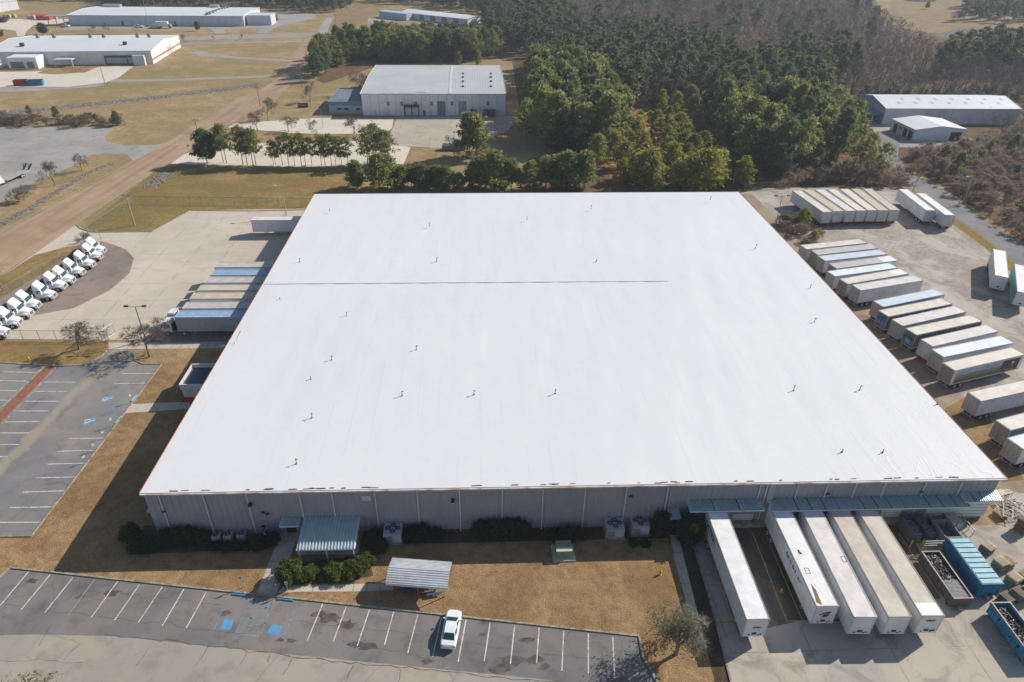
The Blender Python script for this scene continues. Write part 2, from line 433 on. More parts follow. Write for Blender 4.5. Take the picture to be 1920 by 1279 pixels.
sheet('gravel_yard', [(1388, 362), (1440, 352), (1690, 352), (1724, 384), (1790, 424), (1845, 463), (1925, 540), (2000, 605), (2200, 760), (2200, 940), (1895, 925), (1700, 700)], .01, m_gravel)
sheet('dirt_margin', [(1388, 364), (1410, 364), (1700, 640), (1950, 880), (2050, 960), (1885, 930), (1700, 740)], .014, asphalt('trodden_dirt', (.24,.175,.125), (.33,.25,.175), .1, .6, (.36,.29,.2), .6))
sheet('straw_patch', [(1765, 770), (1815, 742), (1850, 760), (1868, 820), (1830, 850)], .018, m_lawn)
sheet('straw_patch', [(1830, 850), (1868, 825), (1900, 860), (1920, 900), (1880, 905)], .018, m_lawn)
sheet('service_road', [(1650, 250), (1690, 255), (1683, 292), (1702, 320), (1760, 352), (1810, 388), (1920, 463), (2150, 620), (2150, 690), (1925, 508), (1840, 440), (1775, 396), (1695, 346), (1668, 318), (1652, 290)], .02, m_service)
sheet('workshop_lot', [(1622, 228), (1666, 276), (1770, 278), (1820, 270), (1830, 262), (1700, 232)], .016, m_greylot)
sheet('roadside_grass', [(1726, 386), (1775, 398), (1840, 444), (1925, 512), (2000, 575), (2000, 602), (1925, 538), (1845, 462), (1790, 421)], .014, m_lawn2)

# road running away on the left
sheet('country_road', [(-300, 590), (0, 437), (198, 333), (319, 264), (385, 219), (440, 187), (483, 172), (520, 148), (540, 120), (563, 83), (588, 60), (612, 60), (606, 68), (588, 100), (566, 130), (550, 152), (520, 186), (432, 233), (322, 304), (287, 323), (143, 421), (62, 478), (0, 515), (-300, 695)], .02, m_road)
mb = MB(); pline(mb, (-100, 488), (300, 275), .25, .026); pline(mb, (0, 515), (287, 323), .2, .026)
struct('road_edge_line', mb, P('faded_line', (.42, .33, .24), .9, .25, 1.0))
sheet('far_road', [(592, 62), (597, 57), (604, 44), (612, 33), (626, 33), (619, 48), (613, 62)], .03, m_greylot)
sheet('cross_road', [(330, 68), (590, 62), (720, 58), (720, 64), (590, 69), (330, 76)], .024, m_fargrey)
sheet('cross_road_spur', [(342, 81), (440, 79), (566, 76), (566, 79), (440, 82), (342, 84)], .024, m_fargrey)
sheet('red_shoulder', [(600, 60), (640, 20), (690, 0), (720, 10), (705, 30), (650, 58)], .012, m_field)
sheet('grey_lot', [(-200, 238), (60, 238), (190, 238), (214, 243), (196, 256), (200, 266), (232, 273), (290, 272), (316, 266), (250, 302), (238, 290), (205, 288), (172, 290), (132, 314), (92, 330), (60, 346), (0, 380), (-200, 440)], .012, m_greylot)
sheet('neighbour_lot', [(320, 307), (345, 289), (425, 270), (690, 264), (770, 276), (757, 307), (560, 313)], .012, m_conc)
sheet('neighbour_forecourt', [(427, 239), (442, 231), (600, 221), (738, 222), (735, 240), (722, 251), (565, 251)], .012, m_conc)
sheet('neighbour_apron', [(752, 216), (966, 218), (970, 226), (952, 245), (880, 272), (858, 280), (830, 278), (735, 273), (731, 252), (745, 222)], .014, concrete('worn_apron', (.40, .345, .28), (.45, .39, .31), (6, 6), 0, .5, .6))
sheet('far_lot', [(-160, 138), (60, 134), (160, 128), (240, 123), (250, 125), (222, 146), (198, 155), (130, 163), (60, 163), (-160, 166)], .014, m_conc)
sheet('far_lot_edge', [(-160, 167), (130, 163.5), (198, 156), (182, 163), (60, 171), (-160, 176)], .012, m_greylot)
sheet('grass_island', [(68, 137), (100, 128), (190, 123), (160, 136), (100, 139.5)], .02, m_lawn)
sheet('far_drive', [(212, 149), (320, 148), (440, 143.5), (540, 140), (565, 136), (560, 142), (440, 147.5), (320, 152), (205, 154)], .016, m_fargrey)
sheet('far_drive_spur', [(345, 97), (380, 96), (440, 106), (535, 112), (552, 113), (548, 116), (440, 110), (385, 106)], .016, m_fargrey)
sheet('far_parking', [(120, 50), (455, 52), (480, 42), (500, 24), (560, 25), (592, 27), (590, 34), (520, 50), (500, 62), (480, 62), (490, 52), (420, 56), (425, 63), (405, 63), (395, 54), (200, 55), (120, 56)], .016, m_greylot)
sheet('far_concrete', [(-60, 40), (20, 36), (70, 36), (130, 36), (132, 42), (60, 50), (50, 58), (46, 68), (32, 68), (30, 58), (0, 54), (-60, 52)], .018, m_conc)
sheet('far_pad', [(690, 34), (735, 33), (740, 40), (690, 44)], .018, m_greylot)

# ------------------------------------------------------------------ painted markings
mb = MB()
for a, b in [((54,1072),(0,1136)), ((94,1078),(40,1143)), ((137,1083),(84,1149)), ((221,1090),(171,1158)), ((262,1096),(215,1163)), ((304,1101),(259,1168)),
             ((345,1105),(304,1174)), ((387,1110),(349,1178)), ((605,1133),(576,1202)), ((649,1138),(625,1203)), ((693,1143),(670,1211)), ((738,1148),(721,1209)),
             ((783.5,1152),(764.5,1225)), ((828,1158),(811,1232)), ((874,1162),(859,1241)), ((919,1167),(908,1240)), ((965,1173),(957,1245)), ((1011,1177),(1006,1244)),
             ((1057,1183),(1053.5,1258)), ((1103,1188),(1103,1264)), ((1149,1194),(1152.5,1272))]:
    pline(mb, a, b, .13, .023)
struct('parking_lines', mb, m_white)
mb = MB(); pline(mb, (177,1087), (128,1154), .1, .023); struct('parking_lines', mb, P('faded_white', (.32, .3, .28), .9, .2, 3))
mb = MB()
for a, b in [((427,1119),(400,1184)), ((472,1123),(441,1189)), ((512,1127),(488,1194)), ((441,1189),(490,1194)), ((466,1140),(508,1140)), ((457,1161),(500,1156)),
             ((450,1176),(500,1168)), ((470,1128),(505,1122)), ((455,1170),(510,1132))]:
    pline(mb, a, b, .14, .0235)
pline(mb, (559,1131), (530,1199), .2, .0235)
struct('accessible_lines', mb, m_blueline)
mb = MB()
for q in ([(421,1161), (439,1163), (433,1181), (413,1179)], [(508,1172), (529,1174), (522,1191), (501,1188)]):
    mb.poly([G(*p)[:2] for p in q], .0245)
struct('accessible_pad', mb, m_bluepad)
mb = MB(); S = .344
for a, b in [((668,177),(838,175)), ((622,232),(795,228)), ((372,530),(565,528)), ((312,600),(515,595)), ((255,670),(468,665)), ((190,745),(410,740)), ((125,823),(352,815)),
             ((52,907),(285,903)), ((-10,988),(220,987)), ((20,167),(195,170)), ((-60,213),(145,218)), ((-80,265),(90,270)), ((-90,320),(40,322)), ((240,222),(415,223)),
             ((190,273),(367,273)), ((135,327),(320,327)), ((80,381),(270,380)), ((20,440),(215,438)), ((-40,500),(160,500)), ((-100,564),(103,563)), ((-160,630),(42,629))]:
    pline(mb, (a[0]*S, 640+a[1]*S), (b[0]*S, 640+b[1]*S), .16, .023)
struct('parking_lines', mb, m_white)
mb = MB()
for a, b in [((200,739),(252,738)), ((171,779),(232,777)), ((205,759),(246,757)), ((160,800),(215,798)), ((198,760),(205,778)), ((208,759),(215,777)), ((218,758),(224,776)), ((226,758),(230,770))]:
    pline(mb, a, b, .12, .0235)
struct('accessible_lines', mb, P('worn_blue', (.17, .22, .27), .9, .2, 3))
def wheelchair(cx, cy, ang, s):
    c = G(cx, cy); mb = MB()
    def T(x, y): return (c.x+s*(x*cos(ang)-y*sin(ang)), c.y+s*(x*sin(ang)+y*cos(ang)))
    def ln(pts, w=.16):
        for (a, b) in zip(pts, pts[1:]):
            d = Vector((b[0]-a[0], b[1]-a[1])); n = Vector((-d.y, d.x)).normalized()*w/2
            mb.poly([T(a[0]+n.x, a[1]+n.y), T(b[0]+n.x, b[1]+n.y), T(b[0]-n.x, b[1]-n.y), T(a[0]-n.x, a[1]-n.y)], .029)
    ln([(-.1+.42*cos(t), -.25+.42*sin(t)) for t in np.linspace(radians(130), radians(400), 12)], .12)
    ln([(-.05, .62), (-.05, .05), (.35, .05), (.55, -.6), (.72, -.55)], .13)
    mb.poly([T(-.05+.14*cos(t), .8+.14*sin(t)) for t in np.linspace(0, 2*pi, 9)[:-1]], .0285)
    b = MB().poly([T(x, y) for x, y in ((-.7,-.85),(.85,-.85),(.85,1.0),(-.7,1.0))], .0235)
    struct('accessible_pad', b, P('worn_pad_blue', (.16, .30, .40), .9, .25, 2, dirt=(.2,.2,.2), dirt_amt=.6))
    struct('accessible_symbol', mb, P('symbol_white', (.6, .64, .66), .8, .15, 3))
wheelchair(200, 748, -1.35, .9); wheelchair(167, 790, -1.35, .9)
mb = MB()
for a, b in [((1411,999),(1475,1165)), ((1434,999),(1505,1165)), ((1475,1165),(1505,1164)), ((1685,1000),(1790,1160)), ((1352,1110),(1370,1167)), ((1348,1167),(1380,1166))]:
    pline(mb, a, b, .12, .025)
struct('dock_lines', mb, m_yellow)
mb = MB()
for k in range(6):
    y = 451+k*7.4
    pline(mb, (452-k*4.5, y), (505-k*5.5, y-.5), .15, .018)
struct('dock_lines', mb, P('faint_yellow', (.50, .38, .16), .9, .25, 2))

# long cracks in the front lot
mb = MB(); rc = random.Random(17)
def crack(pix, w=.07, j=.25):
    P_ = [G(*p) for p in pix]; q = []
    for a, b in zip(P_, P_[1:]):
        n = max(2, int((b-a).length/.9)); q += [a+(b-a)*(i/n) for i in range(n)]
    q.append(P_[-1]); q = [Vector((p.x+rc.gauss(0, j*.4), p.y+rc.gauss(0, j*.4))) for p in q]
    for i in range(len(q)-1):
        d = (q[i+1]-q[i]); nn = Vector((-d.y, d.x)).normalized(); w0, w1 = w*rc.uniform(.3, 1), w*rc.uniform(.3, 1)
        mb.poly([q[i]+nn*w0, q[i+1]+nn*w1, q[i+1]-nn*w1, q[i]-nn*w0], .0215)
crack([(200,1190),(330,1203),(480,1222),(640,1243),(780,1254),(960,1272),(1080,1282)], .075)
for a, b in (((390,1212),(365,1254)),((462,1224),(451,1247)),((505,1228),(500,1243)),((546,1236),(532,1263)),((280,1212),(258,1250)),((660,1250),(650,1279)),((750,1256),(742,1290)),((150,1205),(120,1238)),((100,1170),(70,1210)),((990,1276),(1000,1300))):
    crack([a, b], .045)
for pix in (((0,1135),(130,1148),(300,1172),(470,1190)), ((160,1108),(330,1125),(420,1136)), ((560,1165),(760,1187),(930,1215),(1150,1240)), ((0,1236),(70,1240),(150,1244)), ((640,1205),(720,1218),(840,1238)), ((600,1150),(680,1170),(690,1215))): crack(list(pix), .034, .4)
struct('pavement_cracks', mb, P('crack_dark', (.115,.10,.08), .95, .3, 2))
mb = MB()      # oil and damp stains of irregular outline
for px, py, r in ((620,1160,1.1),(600,1152,.7),(650,1172,.9),(690,1212,.8),(668,1208,.7),(990,1200,.7),(960,1240,1.2),(940,1255,.9),(1000,1238,.8),(1020,1250,.6),(910,1165,.5),(800,1240,.6),(545,1202,.5),(525,1200,.4),(905,1190,.4),(420,1150,.6),(210,1112,.8),(150,1120,.5),(60,1090,.6)):
    c = G(px, py); k = 15; a0 = rc.random()*6
    mb.poly([(c.x+r*1.5*cos(2*pi*i/k)*rc.uniform(.45,1.1), c.y+r*.75*sin(2*pi*i/k)*rc.uniform(.45,1.1)) for i in range(k)], .0172+.0002*rc.random())
struct('oil_stains', mb, P('stain_dark', (.105,.09,.08), .9, .35, 1.2))
# rock-lined ditches: too many stones to count
def riprap(name, pix, width, n, smin, smax, label):
    pts = [G(*p) for p in pix]; rng = random.Random(3); V = []; T = []
    L = [(pts[i+1]-pts[i]).length for i in range(len(pts)-1)]; tot = sum(L)
    base = np.array([(0,0,1),(.9,0,.1),(0,.9,0),(-.9,.1,.1),(.1,-.9,0)])
    tri = np.array([(0,1,2),(0,2,3),(0,3,4),(0,4,1)])
    for k in range(n):
        t = rng.random()*tot; i = 0
        while t > L[i]: t -= L[i]; i += 1
        d = (pts[i+1]-pts[i]).normalized(); p = pts[i]+d*t+Vector((-d.y, d.x, 0))*rng.gauss(0, width*.3)
        s = rng.uniform(smin, smax); a = rng.random()*6.3
        ca, sa = cos(a), sin(a)
        q = base*np.array([s*rng.uniform(.7,1.3), s, s*rng.uniform(.5,.9)])
        q = np.stack([q[:,0]*ca-q[:,1]*sa+p.x, q[:,0]*sa+q[:,1]*ca+p.y, q[:,2]], 1)
        T.append(tri+5*len(V)); V.append(q)
    o = put(name, tri_mesh(name, np.concatenate(V), np.concatenate(T), [m_stone]))
    tag(o, label, 'stones', kind='stuff')
riprap('riprap_stones', [(-60,222),(0,214),(133,200),(300,182),(420,168),(490,159)], 4.2, 2300, .35, .8, 'grey rubble stones lining the ditch that crosses the far fields')
riprap('riprap_gravel', [(-60,450),(0,425),(90,370),(170,322),(213,305)], 2.0, 1100, .2, .42, 'pale stones in the narrow ditch along the brown road')
riprap('riprap_gravel', [(282,352),(300,335),(312,325)], 3.5, 260, .25, .6, 'pale stones at the culvert below the row of pines')
# ------------------------------------------------------------------ materials for buildings
def membrane():
    n = Nt('roof_membrane'); w = n.wco()
    lo = n.map(w, (.35, .03, 1)); hi = n.map(w, (.9, .12, 1))
    c = n.ramp(n.noise(.05, 5, .6, .3, w), [(.3, (.63, .624, .626)), (.7, (.665, .658, .656))])
    c = n.mix(n.ramp(n.noise(1, 5, .6, .2, lo), [(.44, 0.0), (.66, .3)]), c, (.57, .57, .585))
    c = n.mix(n.ramp(n.noise(1.2, 6, .7, .8, w), [(.52, 0.0), (.7, .22)]), c, (.53, .51, .48))
    sx = n.new('ShaderNodeSeparateXYZ'); n.link(w, sx.inputs[0])
    # lap seams every 3.05 m along the fall of the roof, broken up
    fr = n.math('FRACT', n.math('MULTIPLY', n.math('ADD', sx.outputs[0], n.math('MULTIPLY', n.noise(.03, 2, .5, 0, w), 1.2)), 1/3.05))
    seam = n.math('MULTIPLY', n.math('LESS_THAN', fr, .045), n.ramp(n.noise(.08, 4, .6, .4, w), [(.46, 0.0), (.58, .45)]))
    loose = n.ramp(n.math('ADD', n.math('MULTIPLY', sx.outputs[0], .008), n.math('MULTIPLY', sx.outputs[1], -.004)), [(.0, 0.0), (.12, .35)])
    seam = n.math('ADD', seam, n.math('MULTIPLY', n.math('LESS_THAN', fr, .06), n.math('MULTIPLY', loose, n.ramp(n.noise(.3, 3, .6, .4, w), [(.42, 0.0), (.56, 1.0)]))))
    c = n.mix(seam, c, (.54, .54, .555))
    fy = n.math('FRACT', n.math('MULTIPLY', sx.outputs[1], 1/15.2))
    seam2 = n.math('MULTIPLY', n.math('LESS_THAN', fy, .008), n.ramp(n.noise(.06, 4, .6, .4, w), [(.47, 0.0), (.57, .5)]))
    c = n.mix(seam2, c, (.56, .56, .575))
    # wrinkles, stronger towards the loose sheets at the near right corner
    wr = n.noise(1, 2, .5, .8, n.map(w, (.55, .14, 1), (0, 0, .35)))
    rid = n.math('ABSOLUTE', n.math('SUBTRACT', wr, .5))
    rid = n.ramp(rid, [(.0, 1.0), (.035, 0.0)])
    msk = n.ramp(n.math('ADD', n.math('MULTIPLY', sx.outputs[0], .008), n.math('MULTIPLY', sx.outputs[1], -.006)), [(-.0, .0), (.08, 1.0)])
    msk = n.math('ADD', n.math('MULTIPLY', msk, .9), .08)
    h = n.math('ADD', n.math('MULTIPLY', rid, n.math('MULTIPLY', msk, n.ramp(n.noise(.16, 4, .6, 0, w), [(.45, 0.0), (.65, 1.0)]))), n.math('MULTIPLY', n.noise(1, 5, .6, .3, lo), .35))
    n.bump(h, .4, .12)
    return n.done(c, .62, 0, .25)
m_roof = membrane()
m_wall = P('grey_panel', (.335, .315, .345), .55, .08, .4, dirt=(.30, .28, .28), dirt_amt=.2)
m_trim = P('white_trim', (.57, .57, .585), .5, .08, 1.0)
m_rust = P('rusty_edge', (.42, .16, .08), .8, .3, 1.2)
m_soffit = P('dark_soffit', (.07, .065, .065), .8, .2, 1)
m_gutter = P('gutter', (.62, .58, .55), .5, .15, .6, dirt=(.32, .13, .07), dirt_amt=.7)
m_pipe = P('dull_pipe', (.24, .235, .235), .5, .2, 3, metal=.4)
m_dark = P('dark_void', (.02, .02, .022), .8, .2, 1)
m_glass = P('dark_glass', (.03, .04, .045), .12, .1, 1, spec=.6)
m_canopy = P('canopy_metal', (.60, .69, .72), .35, .08, .8, metal=.45)
m_green = P('bumper_green', (.05, .10, .055), .8, .2, 2)
m_galv = P('galvanised', (.42, .43, .44), .45, .15, 2, metal=.5)
m_doorw = P('white_door', (.66, .66, .66), .5, .08, 1)
m_grass_on = P('leaf_debris', (.20, .12, .06), .95, .4, 2)
m_rubber = P('rubber', (.025, .025, .027), .85, .2, 4)
m_rimw = P('rim_white', (.55, .55, .56), .45, .15, 4)
m_steel = P('bare_steel', (.45, .46, .48), .35, .12, 3, metal=.7)
m_black = P('black_paint', (.03, .03, .032), .5, .2, 3)
m_red = P('red_paint', (.42, .03, .025), .5, .15, 3)
m_amber = P('amber_lens', (.6, .25, .03), .3, .1, 3)
m_chrome = P('bright_metal', (.62, .63, .65), .22, .08, 3, metal=.8)
m_yel = P('safety_yellow', (.62, .45, .04), .5, .12, 3)
m_blueb = P('bin_blue', (.015, .17, .32), .5, .2, .8, dirt=(.10, .10, .11), dirt_amt=.35)
m_wood = P('pallet_wood', (.46, .335, .20), .85, .22, 1.5)
m_woodg = P('grey_wood', (.24, .20, .165), .85, .25, 1.5)

# ------------------------------------------------------------------ main warehouse
YF = 63.6; EZ = 7.75
FL, FR_, BR, BL = G(262, 925, EZ), G(1888, 896.5, EZ), G(1385, 360, 7.05), G(590, 364, 7.05)
ML, MR = G(494, 531, 7.95), G(1542, 524, 7.95)
wh = thing('warehouse', 'huge warehouse with a white membrane roof and ribbed grey metal walls', 'warehouse', (12, YF, 0))
WO = Vector((12, YF, 0))
def wb(mb, name, mats, parent=None, smooth=False):
    """build in world coordinates under the warehouse"""
    o = mb.build(name, mats, parent or wh, smooth=smooth)
    if parent is None: o.location = -WO
    return o
inset = .25
xl, xr, yb = FL.x+inset, FR_.x-inset, min(BR.y, BL.y)-.3
mb = MB()
mb.ribbed((xl, YF+.35, 0), (xr-xl, 0, 0), (0, 0, EZ-.3), .8, .09, (0, -1, 0))
wb(mb, 'front_wall', m_wall)
mb = MB()
mb.quad((xl, YF+.36, 0), (xl, yb, 0), (BL.x+inset, yb, 6.9), (xl, YF+.36, EZ-.3))
wb(mb, 'side_wall', m_wall)
mb = MB(); mb.quad((xr, YF+.36, 0), (xr, YF+.36, EZ-.3), (BR.x-inset, yb, 6.9), (xr, yb, 0)); wb(mb, 'side_wall', m_wall)
mb = MB(); mb.quad((xl, yb, 0), (xr, yb, 0), (xr, yb, 6.9), (xl, yb, 6.9)); wb(mb, 'rear_wall', m_wall)
# roof: two shallow slopes, a fine grid so that it may sag a little
NX, NY = 60, 60; V = []; F = []
for j in range(NY+1):
    t = j/NY
    for i in range(NX+1):
        s = i/NX
        tm = .515
        if t < tm:
            a = FL.lerp(ML, t/tm); b = FR_.lerp(MR, t/tm)
        else:
            a = ML.lerp(BL, (t-tm)/(1-tm)); b = MR.lerp(BR, (t-tm)/(1-tm))
        p = a.lerp(b, s)
        e = min(1, 8*min(s, 1-s), 8*min(t, 1-t))
        p = p+Vector((0, 0, e*.05*(sin(i*2.1+j*.3)*cos(j*.7))))
        V.append(p)
for j in range(NY):
    for i in range(NX):
        a = j*(NX+1)+i; F.append((a, a+1, a+NX+2, a+NX+1))
o_roof = wb(MB().add(V, F), 'roof', m_roof, smooth=True)
mb = MB()
E = [FL, FR_, MR, BR, BL, ML]
def edge_band(mb, A, B, out, h, mi=0, drop=0.0, th=.09):
    out = Vector(out)
    a, b = Vector(A), Vector(B)
    P8 = [a+Vector((0,0,.05-drop)), b+Vector((0,0,.05-drop)), b+out*th+Vector((0,0,.05-drop)), a+out*th+Vector((0,0,.05-drop))]
    Q8 = [p-Vector((0,0,h)) for p in P8]
    mb.add(P8+Q8, [(0,1,2,3),(4,7,6,5),(3,2,6,7),(0,4,5,1),(0,3,7,4),(1,5,6,2)], mi)
edge_band(mb, FL, ML, (-1,0,0), .22); edge_band(mb, ML, BL, (-1,0,0), .22)
wb(mb, 'rake_trim', m_rust); mb = MB()
edge_band(mb, FR_, MR, (1,0,0), .22); edge_band(mb, MR, BR, (1,0,0), .22)
wb(mb, 'rake_trim', m_rust)
mb = MB(); edge_band(mb, BL, BR, (0,1,0), .25); wb(mb, 'rear_fascia', P('sky_flashing', (.35, .40, .48), .5, .2, .5))
mb = MB(); edge_band(mb, FL, FR_, (0,-1,0), .16, 0, 0, .05); edge_band(mb, FL+Vector((0,-.07,-.02)), FR_+Vector((0,-.07,-.02)), (0,-1,0), .2, 1, .05, .2)
edge_band(mb, FL+Vector((0,.1,-.2)), FR_+Vector((0,.1,-.2)), (0,-1,0), .22, 2, .0, .12)
wb(mb, 'gutter', [m_trim, m_gutter, m_soffit])
# leaf litter lying along the front gutter
rng = random.Random(5); mb = MB()
for k in range(46):
    s = rng.random(); L = rng.uniform(.2, 1.3)
    if rng.random() < .45: s = rng.choice([.06, .16, .19, .28, .47, .58, .62, .8, .93])+rng.gauss(0, .012)
    p = FL.lerp(FR_, min(.99, max(.01, s)))
    mb.box((p.x, p.y+.18+rng.random()*.18, p.z+.07), (L, rng.uniform(.04, .11), .04), rng.gauss(0, .03))
wb(mb, 'gutter_leaves', m_grass_on, o_roof).location = (0, 0, 0)
# raised expansion joint
mb = MB(); A = G(495, 532.5, 8.0); B = G(1252, 527, 8.0)
mb.bar(A, B, .16, .05); wb(mb, 'expansion_joint', P('joint_grey', (.46, .46, .48), .6, .2, .4), o_roof)
# vent pipes on the roof
def vent_mesh(h, k):
    m = MB(); m.tube((0,0,-.1), (0,0,h), .05, .05, 8); m.tube((0,0,0), (0,0,.14), .15, .07, 10)
    m.tube((0,0,h), (0,0,h+.12), .10, .04, 10)
    if k: m.tube((0,0,h*.8), (.28,0,h+.05), .05, .05, 6)
    return m.data('vent_pipe', [m_pipe], False)
vm = [vent_mesh(.6, 0), vent_mesh(.75, 1), vent_mesh(.4, 0)]
vents = [(618,395,2),(805,424,1),(988,412,1),(1108,391,1),(562,491,1),(819,490,1),(1118,490,2),(1417,465,1),(1332,374,1),(525,562,2),(650,593,1),(1519,541,1),(622,675,1),
         (1527,604,1),(781,656,1),(583,711,2),(754,742,1),(889,740,1),(1041,738,1),(585,783,1),(1488,732,1),(1612,731,1),(556,869,1),(1757,758,2),(1579,847,2),(1655,848,2)]
for i, (px, py, k) in enumerate(vents):
    z = 7.85; p = G(px, py, z)
    put('vent_pipe', vm[k], o_roof, p, rng.random()*1.2-.6)
mb = MB(); p = G(440, 645, 7.8)
mb.tube(p, p+Vector((0, 4.0, .25)), .05, .05, 6); mb.tube(p, p+Vector((-2.2, -.7, 0)), .05, .05, 6); mb.tube(p+Vector((0,0,-.1)), p+Vector((0,0,.5)), .06, .06, 6)
wb(mb, 'conduit', m_galv, o_roof)
# downspouts and wall strips
for px in (294, 377.5, 459, 558.7, 620, 701, 781, 861, 941.7, 1019, 1099, 1177, 1255, 1429, 1442, 1500.6, 1555.7, 1609.7, 1664.5, 1740.8, 1809):
    x = W(px, 928 - (px-262)*.0172, YF).x
    mb = MB(); mb.box((x, YF+.2, EZ/2-.12), (.14, .12, EZ-.5)); mb.box((x, YF+.1, .12), (.14, .25, .12))
    wb(mb, 'downspout', m_trim)
xs = W(1436, 960, YF).x
mb = MB(); mb.box((xs, YF+.18, EZ/2-.1), (.75, .28, EZ-.55)); wb(mb, 'wall_pilaster', P('pilaster_grey', (.36, .355, .38), .6, .1, .6))
# wall fittings
def wall_lamp(px, py):
    p = W(px, py, YF-.2); mb = MB()
    mb.box((p.x, YF+.02, p.z), (.45, .5, .35)); mb.box((p.x, YF-.05, p.z-.2), (.5, .35, .08), mi=1)
    wb(mb, 'wall_lamp', [m_black, m_trim])
for q in ((468, 949), (849, 941)): wall_lamp(*q)
p = W(273, 964, YF); mb = MB(); mb.box((FL.x+.05, YF+.6, p.z), (.4, .4, .3)); wb(mb, 'wall_lamp', m_galv)
p = W(686, 936.5, YF); mb = MB(); mb.box((p.x, YF+.24, p.z), (1.05, .12, .85)); mb.box((p.x, YF+.22, p.z), (.85, .1, .65), mi=1); wb(mb, 'louvre', [m_trim, P('louvre_grey', (.5, .5, .5), .6, .15, 3)])
for q in ((305,961),(492,963),(492,989),(500,966),(1184,933),(1554,928),(1731,924)):
    p = W(*q, YF); mb = MB(); mb.box((p.x, YF+.2, p.z), (.55, .25, .22), taper=.6); wb(mb, 'wall_vent', m_black)

# canopies on the front wall
ZC = []
def wall_canopy(name, bl, br, out, drop, posts=(), ribs=.3, label=None, thick=.12, panels=0):
    a = W(*bl, YF+.3); b = W(*br, YF+.3); z = (a.z+b.z)/2; w = b.x-a.x; print('canopy', bl, round(z, 2))
    mb = MB()
    mb.ribbed((a.x, YF+.3, z), (w, 0, 0), (0, -out, -drop), ribs, .2, (0, 0, 1))
    mb.ribbed((a.x, YF+.3, z-.05), (w, 0, 0), (0, -out, -drop), ribs, -.02, (0, 0, 1))
    mb.box((a.x+w/2, YF+.3-out, z-drop-.03), (w+.1, .12, .2), mi=1)
    mb.bar((a.x, YF+.3, z-.05), (a.x, YF+.3-out, z-drop-.05), .1, .16, 1); mb.bar((b.x, YF+.3, z-.05), (b.x, YF+.3-out, z-drop-.05), .1, .16, 1)
    for k in range(1, panels):
        x = a.x+w*k/panels
        mb.bar((x, YF+.3, z+.09), (x, YF+.3-out, z-drop+.09), .1, .05, 2)
    o = wb(mb, name, [m_canopy, m_trim, m_black])
    if label: o['label'] = label
    for (fx, fo) in posts:
        x = a.x+.1+(w-.2)*fx; y = YF+.3-out*fo+.06
        pm = MB(); pm.box((x, y, (z-drop*fo-.1)/2), (.13, .13, z-drop*fo-.1)); q = wb(pm, 'post', m_trim, o); q.location = (0, 0, 0)
    return o, a, b, z
wall_canopy('door_canopy', (528, 971), (563, 970.5), 1.25, .25, (), .22)
wall_canopy('entrance_canopy', (571, 969.5), (675, 968), 4.95, .5, ((.02, .98), (.5, .98), (.98, .98), (.02, .6), (.98, .6), (.0, .3)), .4, 'large ribbed canopy on white posts over the front entrance')
wall_canopy('door_canopy', (1252, 953.5), (1272, 953.5), 1.5, .3, ((.02, .95),), .25)
o, a, b, z = wall_canopy('dock_canopy', (1288, 938), (1424, 936.5), 1.9, .08, (), .3, None, panels=3)
o, a2, b2, z2 = wall_canopy('dock_canopy', (1438, 936), (1802, 929), 2.05, .06, (), .3, None, panels=15)
wall_canopy('dock_canopy', (1799, 924), (1868, 922), 1.5, .25, (), .3, None, panels=4)
# doors behind
def wall_box(name, px0, py0, px1, py1, d, m, y=YF+.22, handle=False):
    p = W(px0, py0, y); q = W(px1, py1, y); mb = MB()
    x0, x1 = sorted((p.x, q.x)); z0, z1 = sorted((p.z, q.z))
    mb.box(((x0+x1)/2, y+.06, (z0+z1)/2), (x1-x0, d, z1-z0))
    for k in range(1, int((z1-z0)/.55)):
        mb.box(((x0+x1)/2, y+.06-d/2-.01, z0+k*.55), (x1-x0, .02, .03), mi=1)
    return wb(mb, name, [m, m_soffit])
wall_box('dock_door', 1375, 964, 1407, 983, .16, m_doorw)
wall_box('dock_door', 1654, 954, 1684, 971, .16, m_doorw)
wall_box('dock_door', 1738, 953, 1780, 968, .16, m_doorw)
wall_box('loading_door', 1792, 940, 1843, 967.5, .18, m_doorw)
wall_box('bumper_pad', 1376, 978, 1408, 984, .5, m_green, YF+.05)
wall_box('bumper_pad', 1655, 971, 1686, 975, .5, m_green, YF+.05)
wall_box('entrance_door', 592, 985, 640, 1003, .12, m_glass)
wall_box('service_door', 536, 984, 556, 998, .12, m_dark)
wall_box('service_door', 1255, 965, 1268, 990, .12, m_dark)
xw = W(1860, 955, YF)
# concrete dock apron along the front-right bays
mb = MB(); A = W(1312, 985, YF); B = W(1790, 975, YF); mb.box(((A.x+B.x)/2, YF-.15, .35), (B.x-A.x, .8, .7)); wb(mb, 'dock_wall', m_kerb)
# stairs and rails beside the right dock door
st = MB(); p = G(1745, 985, 0); q = G(1775, 975, 0)
for k in range(6): st.box((p.x+.2+k*.3, YF-1.3, .1+.1*k), (.3, 1.0, .2+.2*k))
st.box((p.x+2.7, YF-.75, .65), (1.6, 2.1, 1.3))
ob = wb(st, 'dock_stairs', m_galv)
st = MB()
for k in range(5):
    x = p.x+.1+k*.85
    st.tube((x, YF-1.85, .3), (x, YF-1.85, 2.0 if k > 1 else 1.3+k*.3), .04, .04, 6)
st.tube((p.x+.1, YF-1.85, 1.3), (p.x+1.8, YF-1.85, 2.0), .04, .04, 6); st.tube((p.x+1.8, YF-1.85, 2.0), (p.x+3.5, YF-1.85, 2.0), .04, .04, 6); st.tube((p.x+1.8, YF-1.85, 1.6), (p.x+3.5, YF-1.85, 1.6), .04, .04, 6)
wb(st, 'handrail', m_galv, ob).location = (0, 0, 0)
